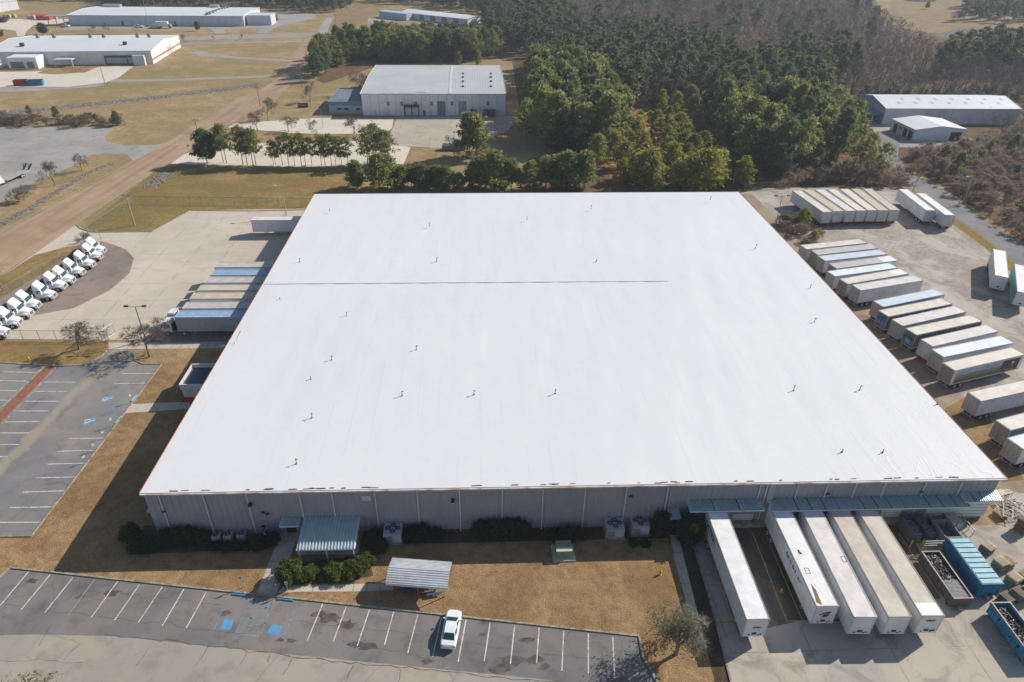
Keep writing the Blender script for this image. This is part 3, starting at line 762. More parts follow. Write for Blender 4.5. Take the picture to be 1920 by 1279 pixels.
# ramp rail
mb = MB(); A = G(1790, 968, .0); B = G(1822, 1005, .0)
for t in np.linspace(0, 1, 5):
    c = A.lerp(B, t); mb.tube(c, c+Vector((0, 0, 1.1)), .05, .05, 6)
for z in (.6, 1.1): mb.tube(A+Vector((0,0,z)), B+Vector((0,0,z)), .05, .05, 6)
wb(mb, 'ramp_rail', m_galv)
# side entrance annex on the left wall
ax0, ax1 = -49.7, xl+.05
y0, y1 = 92.5, 98.4
mb = MB(); h = 2.9
mb.box(((ax0+ax1)/2+.3, (y0+y1)/2, h/2), (ax1-ax0-.6, y1-y0-.5, h))
an = wb(mb, 'entrance_annex', P('annex_wall', (.55, .53, .52), .6, .1, 1))
mb = MB(); mb.box(((ax0+ax1)/2+.2, (y0+y1)/2, h+.06), (ax1-ax0-.5, y1-y0-.5, .1)); wb(mb, 'annex_roof', P('annex_roofing', (.06, .075, .10), .7, .2, 1), an).location = (0,0,0)
mb = MB()
mb.ribbed((ax0-.25, y1+.1, 2.0), (0, y0-y1-.2, 0), (.75, 0, 1.6), .25, .05, (-1, 0, .5))
mb.box(((ax0+ax1)/2+.3, y0, 3.15), (ax1-ax0-.6, .2, 1.0)); mb.box(((ax0+ax1)/2+.3, y1, 3.15), (ax1-ax0-.6, .2, 1.0)); mb.box((ax0+.55, (y0+y1)/2, 3.2), (.15, y1-y0, .85))
wb(mb, 'parapet', m_trim, an).location = (0,0,0)
mb = MB(); mb.box(((ax0+ax1)/2+.3, y0+.2, .45), (ax1-ax0-.5, .12, .9)); mb.box((ax0+.3, (y0+y1)/2, .45), (.12, y1-y0-.2, .9)); wb(mb, 'red_base', m_red, an).location = (0,0,0)
# ------------------------------------------------------------------ shared vehicle pieces
CACHE = {}
def cached(key, fn):
    if key not in CACHE: CACHE[key] = fn()
    return CACHE[key]
def wheel_parts(parent, x, y, r, w, side, nm='wheel'):
    def tyre():
        m = MB(); m.tube((0,-w/2,0), (0,w/2,0), r, r, 18); return m.data('wheel', [m_rubber], False)
    def rim():
        m = MB(); m.tube((0,-w/2-.012,0), (0,w/2+.012,0), r*.56, r*.56, 14)
        m.tube((0,-w/2-.05,0), (0,w/2+.05,0), r*.2, r*.2, 8, mi=1); return m.data('rim', [m_rimw, m_black])
    o = put(nm, cached(('tyre', r, w), tyre), parent, (x, y, r))
    put('rim', cached(('rim', r, w), rim), o)
    return o

# ------------------------------------------------------------------ box trailers (local x: door end -> nose, z up, origin under the door end)
def roofmat(key):
    K = {'white': ((.74,.735,.725), (.45,.41,.36), .2), 'beige': ((.53,.465,.385), (.36,.31,.25), .4), 'tan': ((.55,.46,.32), (.36,.29,.19), .4),
         'grey': ((.48,.455,.42), (.33,.31,.28), .4), 'blue': ((.56,.62,.70), (.42,.46,.5), .25), 'cream': ((.66,.605,.52), (.45,.39,.32), .35),
         'rose': ((.66,.615,.575), (.42,.385,.355), .35), 'ice': ((.70,.755,.79), (.5,.53,.55), .25), 'steelblue': ((.26,.37,.54), (.19,.27,.40), .4)}
    c, d, a = K[key]
    return P('trailer_roof_'+key, c, .6, .1, .7, dirt=d, dirt_amt=a)
def sidemat(key):
    K = {'white': (.70,.70,.705), 'grey': (.40,.40,.40), 'blue': (.03,.16,.33), 'navy': (.05,.07,.10), 'teal': (.05,.32,.38), 'dirty': (.50,.49,.46)}
    return P('trailer_side_'+key, K[key], .45, .07, .5, dirt=(.42,.41,.39), dirt_amt=.3)
TW, TH, TZ = 2.6, 4.1, 1.12
def trailer(rear, ang, roof='white', side='white', L=16.15, label='', group=None, door='grey', panels=False, ribs=True, patch=None, rear_dark=False, axles=True, logo=None, lead=True):
    t = thing('semi_trailer', label, 'trailer', (rear[0], rear[1], 0), ang, group)
    def body():
        m = MB()
        m.box((L/2, 0, (TZ+TH-.06)/2), (L, TW, TH-.06-TZ))
        m.box((L/2, 0, TZ-.06), (L-.4, .95, .14), mi=1)
        for s in (-1, 1):
            m.box((L/2, s*(TW/2+.012), TZ+.05), (L, .03, .16), mi=2); m.box((L/2, s*(TW/2+.012), TH-.12), (L, .03, .1), mi=2)
            n = 26 if panels else 13
            for k in range(1, n): m.box((L*k/n, s*(TW/2+.006), (TZ+TH)/2), (.05 if panels else .03, .014, TH-TZ-.4), mi=2)
        for y in (-1.22, 1.22): m.box((L+.012, y, (TZ+TH)/2), (.03, .12, TH-TZ-.1), mi=2)
        m.box((L+.03, 0, TZ+.55), (.06, .5, .3), mi=3)
        for (y, z) in ((-.55, .35), (.5, .28), (.75, .4)): m.box((L+.025, y, TZ+z), (.05, .18, .12), mi=3)
        return m.data('body', [sidemat(side), m_black, m_trim if side != 'white' else P('rail_white', (.50,.50,.50), .4, .1, 1), m_black])
    put('body', cached(('tb', side, L, panels), body), t)
    def roofm():
        m = MB(); m.box((L/2, 0, TH-.03), (L-.02, TW-.02, .06))
        if ribs:
            n = int(L/.61)
            for k in range(1, n): m.box((L*k/n, 0, TH+.004), (.06, TW-.1, .012))
        for y in (-TW/2+.04, TW/2-.04): m.box((L/2, y, TH+.01), (L, .09, .07), mi=1)
        m.box((L-.04, 0, TH+.01), (.09, TW-.18, .07), mi=1); m.box((.04, 0, TH+.01), (.09, TW-.18, .07), mi=1)
        if patch: m.box((L-patch/2-.1, 0, TH+.012), (patch, TW-.2, .02), mi=2)
        return m.data('roof', [roofmat(roof), P('rail_brown' if roof in ('white','beige','cream') else 'rail_pale', (.36,.30,.25) if roof in ('white','beige','cream') else (.5,.5,.5), .6, .2, .5), roofmat('white')])
    put('roof', cached(('tr', roof, L, ribs, patch), roofm), t)
    dm = {'grey': (.40,.385,.365), 'white': (.58,.57,.56), 'blue': (.03,.12,.26), 'brown': (.27,.24,.19), 'beige': (.38,.36,.31)}[door]
    def doorm():
        m = MB(); m.box((-.03, 0, (TZ+TH)/2-.01), (.06, 1.2, TH-TZ-.2))
        for y in (-.3, .25): m.tube((-.085, y, TZ+.1), (-.085, y, TH-.2), .025, .025, 6, mi=1); m.box((-.09, y, TZ+1.1), (.05, .3, .06), mi=1)
        return m.data('door', [P('trailer_door_'+door, dm, .5, .1, .8, dirt=(.2,.19,.17), dirt_amt=.3), m_steel])
    for s in (-1, 1):
        put('door', cached(('td', door), doorm), t, (0, s*.62, 0))
    def frame():
        m = MB()
        for s in (-1, 1): m.box((-.04, s*1.26, (TZ+TH)/2), (.1, .1, TH-TZ))
        m.box((-.04, 0, TH-.05), (.1, 2.6, .12)); m.box((-.04, 0, TZ), (.1, 2.6, .2), mi=1)
        for y in (-1.0, 0, 1.0): m.box((-.1, y, TZ+.0), (.03, .12, .08), mi=2)
        return m.data('door_frame', [m_steel, m_galv, m_red])
    put('door_frame', cached('tframe', frame), t)
    def bumper():
        m = MB(); m.box((-.06, 0, .55), (.1, 2.3, .12))
        for y in (-.7, .7): m.box((-.06, y, .85), (.1, .1, .5))
        return m.data('rear_bumper', [m_galv if door != 'white' else m_red])
    put('rear_bumper', cached(('tbump', door == 'white'), bumper), t)
    if axles:
        for ax in (1.5, 2.75):
            for s in (-1, 1): wheel_parts(t, ax, s*1.0, .5, .55, s)
        def und():
            m = MB()
            for ax in (1.5, 2.75): m.tube((ax, -1, .5), (ax, 1, .5), .07, .07, 8)
            m.box((2.1, 0, .75), (3.2, .9, .25))
            return m.data('axle_frame', [m_black])
        put('axle_frame', cached('tund', und), t)
        def flap():
            m = MB(); m.box((.75, 0, .55), (.03, .6, .75)); return m.data('mud_flap', [m_black])
        for s in (-1, 1): put('mud_flap', cached('tflap', flap), t, (0, s*1.0, 0))
        def leg():
            m = MB(); m.box((0, 0, .62), (.14, .14, 1.0)); m.box((0, 0, .06), (.32, .32, .08)); m.bar((0,0,.9), (.7,0,1.05), .06); return m.data('landing_leg', [m_galv])
        if L > 10 or True:
            for s in (-1, 1): put('landing_leg', cached('tleg', leg), t, (L-2.9, s*.95, 0))
    return t
def trailer_px(a, b, z=TH, **k):
    """door-end and nose-end roof centres as survey pixels"""
    A, B = G(*a, z), G(*b, z); d = B-A
    return trailer(A, atan2(d.y, d.x), **k)

FG = 'trailers backed up to the front dock'
def nose_px(l, r, bl, **k):
    N1, N2, B1 = G(*l, TH), G(*r, TH), G(*bl, TH)
    d = (N1-B1); d.z = 0; d.normalize(); ang = atan2(d.y, d.x)
    c = (N1+N2)/2; L = min(16.15, (YF-.45-c.y)/max(.9, abs(d.y))*1.0)
    t = trailer(c-d*L, ang, L=L, **k); t['nose_x'] = L
    return t
def NL(t): return t['nose_x']
tA = nose_px((1399.3,1162.3), (1444.4,1160.8), (1326.5,964), roof='white', label='white trailer at the front dock beside the strip of lawn, lettering on its side', group=FG, ribs=False)
tB = nose_px((1531.5,1138), (1573.5,1136.5), (1450.6,965), roof='white', label='white-roofed docked trailer right of the empty lane with the cone', group=FG, ribs=False)
tC = nose_px((1601.5,1157.6), (1645,1157), (1505.4,961), roof='rose', panels=True, label='docked trailer with pale pinkish roof and ribbed side panels', group=FG, ribs=False)
tD = nose_px((1667,1157.5), (1709,1156.4), (1558.2,961), roof='beige', label='docked trailer with an all beige roof, second from the bins', group=FG, ribs=False)
tE = nose_px((1728.2,1155.3), (1771.5,1154.9), (1608.9,958), roof='beige', patch=1.6, label='beige-roofed docked trailer with a white patch over its nose', group=FG, ribs=False)

def text_mesh(s, size, m, bold=.02):
    cu = bpy.data.curves.new('lettering', 'FONT'); cu.body = s; cu.size = size; cu.offset = bold; cu.extrude = .004
    cu.align_x = 'CENTER'; cu.align_y = 'CENTER'
    ob = bpy.data.objects.new('tmp', cu); COL.objects.link(ob)
    dg = bpy.context.evaluated_depsgraph_get(); dg.update()
    me = bpy.data.meshes.new_from_object(ob.evaluated_get(dg)); bpy.data.objects.remove(ob)
    me.materials.clear(); me.materials.append(m); me.name = 'lettering'
    return me
def letter(t, s, size, loc, face, m, name='lettering', spin=0.0, bold=.02):
    """face: '-y' right-hand side as seen looking to the nose, '+y', or 'nose'"""
    o = put(name, text_mesh(s, size, m, bold), t, loc)
    rz = {'+x': pi/2, '-y': 0, '+y': pi, '-x': -pi/2}[face]
    o.rotation_euler = (pi/2, spin, rz)
    return o
m_ink = P('dark_lettering', (.04, .045, .06), .6, .15, 2); m_bluei = P('blue_lettering', (.05, .12, .30), .6, .15, 2)
letter(tA, 'XTRA', 1.25, (2.9, -TW/2-.03, 3.0), '-y', m_ink, bold=.03)
letter(tA, 'XTRA', .34, (NL(tA)+.04, .1, 2.7), '+x', m_ink)
m = MB()      # rack of marks on the nose of the second trailer: a dark swoosh
pts = [(-.62,-.12), (-.35,.10), (0,.28), (.45,.42), (.62,.40), (.3,.22), (.05,.0), (-.2,-.2), (.1,-.22), (.45,0.0), (.2,-.34), (-.3,-.36)]
for a, b in zip(pts, pts[1:]): m.bar((0, a[0], a[1]), (0, b[0], b[1]), .10, .02)
m.build('emblem', m_ink, tB, (NL(tB)+.045, 0, 2.75))
m = MB(); r9 = random.Random(9)
x = 7.0
while x < 11.5:
    hgt = r9.uniform(.25, .8); m.bar((x, 0, -hgt/2), (x+r9.uniform(-.1,.25), 0, hgt/2), .07, .012)
    if r9.random() < .6: m.bar((x, 0, r9.uniform(-.2,.2)), (x+.3, 0, r9.uniform(-.2,.2)), .06, .012)
    x += r9.uniform(.16, .42)
m.build('painted_script', m_bluei, tB, (0, -TW/2-.03, 3.1))
letter(tE, 'UTILITY', .30, (NL(tE)+.04, 0, 3.3), '+x', m_ink)
m = MB(); m.box((0,0,0), (.03, .5, .28)); m.build('placard', m_ink, tE, (NL(tE)+.03, .7, 1.6))
for t in (tC, tB):
    m = MB()
    for s in (-.4, .4): m.box((s, 0, 0), (.05, .5, .02)); m.box((0, s*.6, 0), (.8, .05, .02))
    m.build('roof_panel', P('patch_grey', (.33,.29,.25), .8, .2, 3), t, ((8.2 if t is tC else 10.6), (.9 if t is tC else -.4), TH+.02))
m = MB(); m.box((0,0,0), (.6, .2, .02)); m.box((.2,.16,0), (.25,.16,.02)); m.build('tar_mark', m_black, tB, (7.8, -.3, TH+.02))
m = MB(); m.add([(0,0,0),(2.6,-.35,0),(2.9,.15,0),(.9,.25,0)], [(0,1,2,3)]); m.build('rust_stain', P('rust_stain', (.22,.15,.09), .9, .3, 2), tB, (NL(tB)-3.1, -.72, TH+.012))

RG1 = 'row of trailers nearest the trees beside the right wall'
for (a, b, r, sd, d, pt, lab) in [
    ((1506.4,463.8),(1624.5,451),'cream','white','grey',None,'cream-roofed trailer farthest up the row beside the bushes'),
    ((1527.5,473.8),(1646.4,460.5),'grey','white','brown',None,'grey-roofed trailer second from the bushes in the upper row'),
    ((1540.8,484.9),(1660.2,471.9),'blue','white','grey',None,'pale blue-roofed trailer third in the upper row'),
    ((1561.7,499),(1680.5,483.3),'grey','white','brown',3.6,'grey-roofed trailer fourth in the upper row, nose end patched pale'),
    ((1558.7,513.6),(1681.6,496.8),'ice','white','grey',None,'icy white-roofed trailer fifth in the upper row'),
    ((1582,528),(1702.2,507.4),'cream','white','brown',3.2,'cream-roofed trailer sixth in the upper row with a white nose patch'),
    ((1606,539.6),(1728,520),'rose','white','grey',None,'trailer with its whole ribbed grey side in view, nearest end of the upper row')]:
    trailer_px(a, b, roof=r, side=sd, door=d, patch=pt, label=lab, group=RG1, panels=('ribbed' in lab), ribs=r != 'grey')
RG2 = 'second row of trailers beside the right wall'
SS = [((1647,570),(1768.6,545.4),'blue','white','beige','blue-roofed trailer at the far end of the second row'),
    ((1656.8,588),(1782.3,563),'cream','navy','blue','cream-roofed trailer with dark blue side and dark blue doors'),
    ((1682.9,605.2),(1808,577.5),'rose','white','beige','trailer between the two dark blue-doored ones, beige doors'),
    ((1708.4,622),(1837.9,594.8),'cream','navy','blue','trailer with bright blue picture on its doors, fourth in the second row'),
    ((1738,643.1),(1867.2,613.4),'rose','white','white','pink-roofed trailer with white doors over a red bumper'),
    ((1758.4,662.6),(1895.1,635),'ice','white','grey','icy blue-white roofed trailer beside the one with a landscape picture'),
    ((1779.4,687.8),(1912.5,657.3),'cream','white','brown','trailer with a landscape picture and dark panel with a round green emblem')]
TS = []
for a, b, r, sd, d, lab in SS: TS.append(trailer_px(a, b, roof=r, side=sd, door=d, label=lab, group=RG2))
# pictures on trailers of the second row
m = MB(); m.box((0, 0, 0), (.02, 2.3, .85)); m.box((.0,0,.9), (.02, 2.3, .5), mi=1); m.box((-.004, 0, .1), (.02, .9, .8), mi=2); m.box((-.004,.3,.75), (.02,.7,.3), mi=3)
pic = m.data('door_picture', [P('pic_blue', (.02,.2,.42), .5, .2, 2), P('pic_green', (.05,.10,.06), .5, .4, 2), P('pic_tan', (.42,.36,.26), .6, .3, 3), P('pic_leaf', (.16,.20,.04), .6, .4, 3)])
put('door_picture', pic, TS[3], (-.105, 0, 2.0))
m = MB()
for k in range(7): m.box((0, -1.0+.33*k, 0), (.02, .16, r9.uniform(.5, 1.0)))
m.build('door_picture', P('pic_grey', (.33,.31,.28), .7, .3, 2), TS[1], (-.105, 0, 2.0))
for i in (1, 3):
    letter(TS[i], 'J', .7, (4.2, -TW/2-.03, 3.5), '-y', m_trim)
n = Nt('landscape_print'); tc = n.new('ShaderNodeTexCoord').outputs['Object']
sx = n.new('ShaderNodeSeparateXYZ'); n.link(tc, sx.inputs[0])
hz = n.math('ADD', sx.outputs[2], n.math('MULTIPLY', n.noise(.8, 5, .7, .5, n.map(tc, (1,1,1.6))), 1.5))
c = n.ramp(n.math('MULTIPLY_ADD', hz, .25, .35), [(.36,(.10,.11,.05)), (.5,(.22,.24,.09)), (.58,(.16,.22,.26)), (.66,(.34,.44,.52)), (.85,(.36,.47,.60))])
v = n.noise(6, 3, .6, 0, n.map(tc, (1.1, 1, .12)))
c = n.mix(n.math('MULTIPLY', n.ramp(v, [(.5, 0.0), (.56, .75)]), n.math('GREATER_THAN', sx.outputs[0], .5)), c, (.13,.14,.15))
m_land = n.done(c, .5)
m = MB(); m.box((0,0,0), (10.6, .02, 2.45)); m.build('side_picture', m_land, TS[6], (5.9, -TW/2-.03, 2.55))
m = MB(); m.box((0,0,0), (4.1, .02, 2.45)); m.build('side_panel', P('panel_brown', (.055,.045,.04), .5, .2, 1), TS[6], (13.3, -TW/2-.032, 2.55))
m = MB()
ring = lambda R0, a0, a1, w, mi: [m.bar((R0*cos(a), 0, R0*sin(a)), (R0*cos(a+.27), 0, R0*sin(a+.27)), w, .02, mi) for a in np.arange(a0, a1, .25)]
ring(.62, 2.2, 5.6, .24, 0); ring(.3, 3.4, 6.4, .18, 1); m.box((.32, 0, .3), (.62, .02, .42), mi=1); m.box((0, 0, -1.0), (2.3, .02, .06), mi=1)
m.build('emblem', [P('emblem_green', (.38,.46,.03), .5, .1, 2), m_trim], TS[6], (13.4, -TW/2-.052, 2.75))
A = G(1827.8, 744, TH); ANG8 = atan2(*(reversed((G(1920,734.8,TH)-G(1840.2,752.4,TH))[:2])))
RG3 = 'trailers at the lower right edge of the yard'
trailer(A, ANG8, roof='cream', side='white', door='grey', label='cream-roofed trailer standing alone across the straw patch', group=RG3)
trailer(G(1881.7,797.4,TH), ANG8+.03, roof='cream', side='blue', door='brown', label='trailer with weathered picture doors and blue side by the straw patch', group=RG3)
trailer(G(1904,831.5,TH), ANG8+.02, roof='ice', side='white', door='beige', label='pale trailer with beige doors nearest the corner of the big roof', group=RG3)
TG = 'trailers parked side by side below the woods'
for i, (a, b, r, lab) in enumerate([
    ((1492.6,356.5),(1552.2,397.7),'cream','cream-roofed trailer with its long side showing, left end of the slanted block'),
    ((1515,356),(1573.3,396),'tan','tan-roofed trailer second from the left in the slanted block'),
    ((1538,356),(1596,395.5),'rose','pale trailer third from the left in the slanted block'),
    ((1559.8,355.5),(1616,395),'cream','middle trailer of the slanted block of seven'),
    ((1582,353.8),(1636.4,394.4),'cream','pale cream trailer third from the right in the slanted block'),
    ((1603.6,353.5),(1657.2,394.4),'tan','tan-roofed trailer second from the right in the slanted block'),
    ((1625.5,353.3),(1678.4,393.9),'beige','beige-roofed trailer at the right end of the slanted block')]):
    trailer_px(b, a, roof=r, side='white', door='white', label=lab, group=TG, ribs=False)
trailer_px((1745.5,394.7), (1692.4,354), roof='white', label='white trailer beside the service road, the upper of a pair', group='pair of trailers by the service road', door='white', ribs=False)
trailer_px((1782,403.7), (1726.9,362.8), roof='white', label='white trailer beside the service road, the lower of a pair', group='pair of trailers by the service road', door='white', ribs=False)
vA, vB = G(1874.2,468.7,TH), G(1878.6,518.8,TH)
trailer(vA, atan2(*(reversed((vB-vA)[:2]))), roof='white', L=(vB-vA).length, label='short white trailer standing apart by the bend of the service road', ribs=False)
q0, q1 = G(1902,494.6,TH), G(1907.5,546.7,TH); dv = (q1-q0); La = dv.length; dv.normalize(); nv = Vector((-dv.y, dv.x, 0))
tv = trailer(q0+nv*TW/2, atan2(dv.y, dv.x), roof='white', side='teal', L=La, label='white-roofed trailer with teal side at the right edge of the yard', ribs=True)
m = MB(); m.box((La+.03, 0, (TZ+TH)/2), (.04, TW-.1, TH-TZ-.2)); m.build('nose_panel', sidemat('white'), tv)

# left dock: trailers backed against the left wall
LG = 'trailers backed up to the left dock'
XR = FL.x-.25
for i, ((px, py), r, sd, lab) in enumerate([
    ((473,409.5),'rose','white','lone trailer at the far end of the left dock, its grey side showing'),
    ((405,496.4),'grey','white','grey-roofed trailer at the far end of the left dock row of seven'),
    ((397.6,510.9),'steelblue','white','blue-roofed trailer second in the left dock row'),
    ((385,525),'grey','white','grey-roofed trailer between the blue-roofed one and a beige one'),
    ((372.6,539.6),'beige','white','beige-roofed trailer fourth in the left dock row'),
    ((359.6,554.7),'tan','white','tan-roofed trailer fifth in the left dock row'),
    ((345.5,572.7),'grey','white','grey-roofed trailer next to the bright blue-roofed one'),
    ((331.3,588.9),'steelblue','grey','bright blue-roofed trailer coupled to a white yard truck')]):
    p = G(px, py, TH); L = 16.15
    tt = trailer((p.x+L, p.y), pi, roof=r, side=sd, label=lab, group=LG, ribs=False)
    if i == 7:
        tD7 = tt
        m = MB()
        for k in range(6): m.add([(2.6+k*2.3, 1.28, 0), (3.3+k*2.3, 1.28, 0), (2.95+k*2.3, 1.0, 0)], [(0,1,2)])
        m.build('worn_spot', m_trim, tt, (0, 0, TH+.05))

# ------------------------------------------------------------------ day-cab tractors (local x forward, origin under the front bumper)
m_tw = P('truck_white', (.74,.745,.75), .28, .04, 1, spec=.5)
m_twind = P('truck_glass', (.02,.055,.05), .08, .1, 1, spec=.8)
def sec(hw, zb, zt, ht, sh=.25):
    return [(-hw, zb), (hw, zb), (hw, zt-sh), (ht, zt), (-ht, zt), (-hw, zt-sh)]
def tractor_proto(label):
    t = thing('semi_tractor', label, 'truck')
    m = MB()
    m.loft([(-1.62, sec(1.0, .95, 1.95, .85, .15)), (-1.9, sec(1.13, .9, 2.62, 1.0)), (-2.1, sec(1.18, .9, 2.85, 1.05)), (-2.25, sec(1.2, .9, 2.95, 1.08)), (-3.05, sec(1.2, .9, 2.95, 1.1)), (-3.12, sec(1.18, .9, 2.9, 1.1))])
    m.build('cab', m_tw, t)
    m = MB(); m.loft([(-2.0, sec(.95, 2.7, 2.86, .8, .08)), (-2.45, sec(1.05, 2.72, 3.4, .86, .2)), (-2.85, sec(1.1, 2.72, 3.85, .9, .25)), (-3.1, sec(1.1, 2.72, 3.95, .92, .2)), (-3.25, sec(1.08, 2.72, 3.9, .92, .2))]); m.build('roof_fairing', m_tw, t)
    m = MB(); m.loft([(-.08, sec(.72, .7, 1.35, .58)), (-.4, sec(.82, .8, 1.55, .68)), (-1.0, sec(.9, .9, 1.76, .74)), (-1.66, sec(.98, 1.0, 1.96, .8))])
    for s in (-1, 1):
        m.loft([(-.25, [(s*.75,.7),(s*1.12,.7),(s*1.12,1.0),(s*.8,1.2)]), (-.7, [(s*.8,.95),(s*1.2,.95),(s*1.2,1.2),(s*.88,1.42)]), (-1.5, [(s*.85,.95),(s*1.2,.95),(s*1.2,1.15),(s*.9,1.4)]), (-1.95, [(s*.9,.6),(s*1.2,.6),(s*1.2,.95),(s*.95,1.1)])])
    m.build('hood', m_tw, t)
    m = MB(); m.add([(-1.60, -.86, 1.98), (-1.60, .86, 1.98), (-1.93, .98, 2.62), (-1.93, -.98, 2.62)], [(0,1,2,3)])
    m.v = [(x+.05, y, z+.03) for x, y, z in m.v]; m.build('windshield', m_twind, t)
    for s in (-1, 1):
        m = MB(); m.add([(-1.78, s*1.175, 1.75), (-2.75, s*1.215, 1.75), (-2.75, s*1.215, 2.5), (-2.0, s*1.2, 2.5)], [(0,1,2,3) if s < 0 else (3,2,1,0)])
        m.build('side_window', m_twind, t)
        m = MB(); m.box((-1.7, s*1.4, 2.0), (.1, .22, .7)); m.bar((-1.75, s*1.1, 2.3), (-1.7, s*1.4, 2.3), .04); m.build('mirror', m_tw, t)
        m = MB(); m.box((-.24, s*.88, .98), (.22, .3, .28)); m.build('headlight', m_chrome, t)
        m = MB(); m.tube((-2.3, s*1.0, .7), (-3.9, s*1.0, .7), .32, .32, 12); m.build('fuel_tank', m_chrome, t)
        wheel_parts(t, -1.15, s*1.02, .5, .32, s)
        for x in (-5.2, -6.5): wheel_parts(t, x, s*.92, .5, .58, s)
        m = MB(); m.tube((-3.4, s*.9, 1.0), (-3.4, s*.9, 3.2), .07, .07, 8); m.build('exhaust_stack', m_chrome, t)
    m = MB(); m.box((-.06, 0, 1.0), (.06, 1.0, .55))
    for k in range(5): m.box((-.02, 0, .8+k*.1), (.03, .9, .04), mi=1)
    m.build('grille', [m_black, m_chrome], t)
    m = MB(); m.loft([(.0, sec(.98, .36, .66, .92, .1)), (-.35, sec(1.16, .36, .68, 1.12, .1))]); m.build('bumper', P('bumper_grey', (.34,.35,.36), .4, .1, 2), t)
    m = MB()
    for s in (-1, 1): m.box((-3.8, s*.42, .82), (6.6, .12, .26))
    m.box((-5.85, 0, 1.05), (1.1, 1.0, .12)); m.box((-3.75, 0, .95), (.4, 1.6, .2)); m.box((-7.1, 0, .75), (.1, 2.0, .3))
    m.tube((-1.15,-1,.5), (-1.15,1,.5), .08, .08); m.tube((-5.2,-1,.5), (-5.2,1,.5), .1, .1); m.tube((-6.5,-1,.5), (-6.5,1,.5), .1, .1)
    m.build('chassis', m_black, t)
    return t
TRG = 'white day-cab tractors parked along the fence'
Z6 = .1642
fronts = [(1208,262),(1172,330),(1085,420),(968,508),(858,600),(758,668),(640,775),(462,885),(378,980),(255,1082),(112,1205)]
ordn = ['uppermost','second from the top','third from the top','fourth from the top','fifth from the top','middle one','seventh from the top','fourth from the bottom','third from the bottom','next to lowest','lowest, cut off']
rA, rB = G(640*Z6, 430+412*Z6, 3.9), G(855*Z6, 430+585*Z6, .8)
TANG = .02
proto = None
for i, q in enumerate(fronts):
    p = G(q[0]*Z6, 430+q[1]*Z6, .35)
    lab = 'white day-cab tractor in the slanted row by the fence, '+ordn[i]
    an = TANG+[0,.02,-.01,.01,0,-.02,.03,.02,0,.01,0][i]
    if proto is None:
        proto = tractor_proto(lab); proto['group'] = TRG; proto.location = (p.x, p.y, 0); proto.rotation_euler = (0, 0, an)
    else: dup(proto, (p.x, p.y, 0), an, lab, TRG)

# yard trucks by the left dock
def yard_truck(label):
    t = thing('yard_truck', label, 'truck')
    m = MB(); m.loft([(0, sec(.9, .9, 1.7, .8, .1)), (-.35, sec(1.0, .8, 2.7, .85, .2)), (-.6, sec(1.02, .8, 3.0, .9, .2)), (-1.9, sec(1.02, .8, 3.05, .95, .15))]); m.build('cab', m_tw, t)
    m = MB(); m.add([(-.05, -.8, 1.75), (-.05, .8, 1.75), (-.36, .8, 2.55), (-.36, -.8, 2.55)], [(0,1,2,3)]); m.v = [(x+.06, y, z+.03) for x, y, z in m.v]; m.build('windshield', m_twind, t)
    for s in (-1, 1):
        m = MB(); m.add([(-.55, s*1.035, 1.7), (-1.6, s*1.035, 1.7), (-1.6, s*1.035, 2.55), (-.7, s*1.035, 2.55)], [(0,1,2,3) if s < 0 else (3,2,1,0)]); m.build('side_window', m_twind, t)
        m = MB(); m.box((.03, s*.75, 1.05), (.08, .25, .2)); m.build('headlight', m_chrome, t)
        m = MB(); m.box((-.2, s*1.25, 2.2), (.1, .2, .5)); m.bar((-.3, s*.95, 2.3), (-.2, s*1.25, 2.3), .04); m.build('mirror', m_black, t)
        wheel_parts(t, -.9, s*.95, .5, .32, s); wheel_parts(t, -4.0, s*.9, .5, .56, s)
    m = MB(); m.box((-2.6, 0, .85), (4.9, .9, .28)); m.box((-4.0, 0, 1.1), (1.0, .95, .12)); m.box((-2.15, 0, 1.7), (.25, 1.7, 1.5)); m.tube((-.9,-.9,.5),(-.9,.9,.5), .09, .09); m.tube((-4,-.9,.5),(-4,.9,.5), .1, .1)
    m.build('chassis', m_black, t)
    m = MB(); m.tube((-2.2, -.7, 1.2), (-2.2, -.7, 3.6), .08, .08); m.build('exhaust_stack', m_chrome, t)
    return t
p = G(287, 628, .3); y1_ = yard_truck('white yard truck coupled under the bright blue-roofed trailer')
yT = tD7.location.y; nx = G(331.3,588.9,TH).x
y1_.location = (nx-3.0, yT-.1, 0); y1_.rotation_euler = (0, 0, pi)
q = G(345.5,572.7,TH)
y2_ = dup(y1_, (q.x-3.6, q.y-.2, 0), pi, 'white yard truck behind the one coupled to the bright blue-roofed trailer')

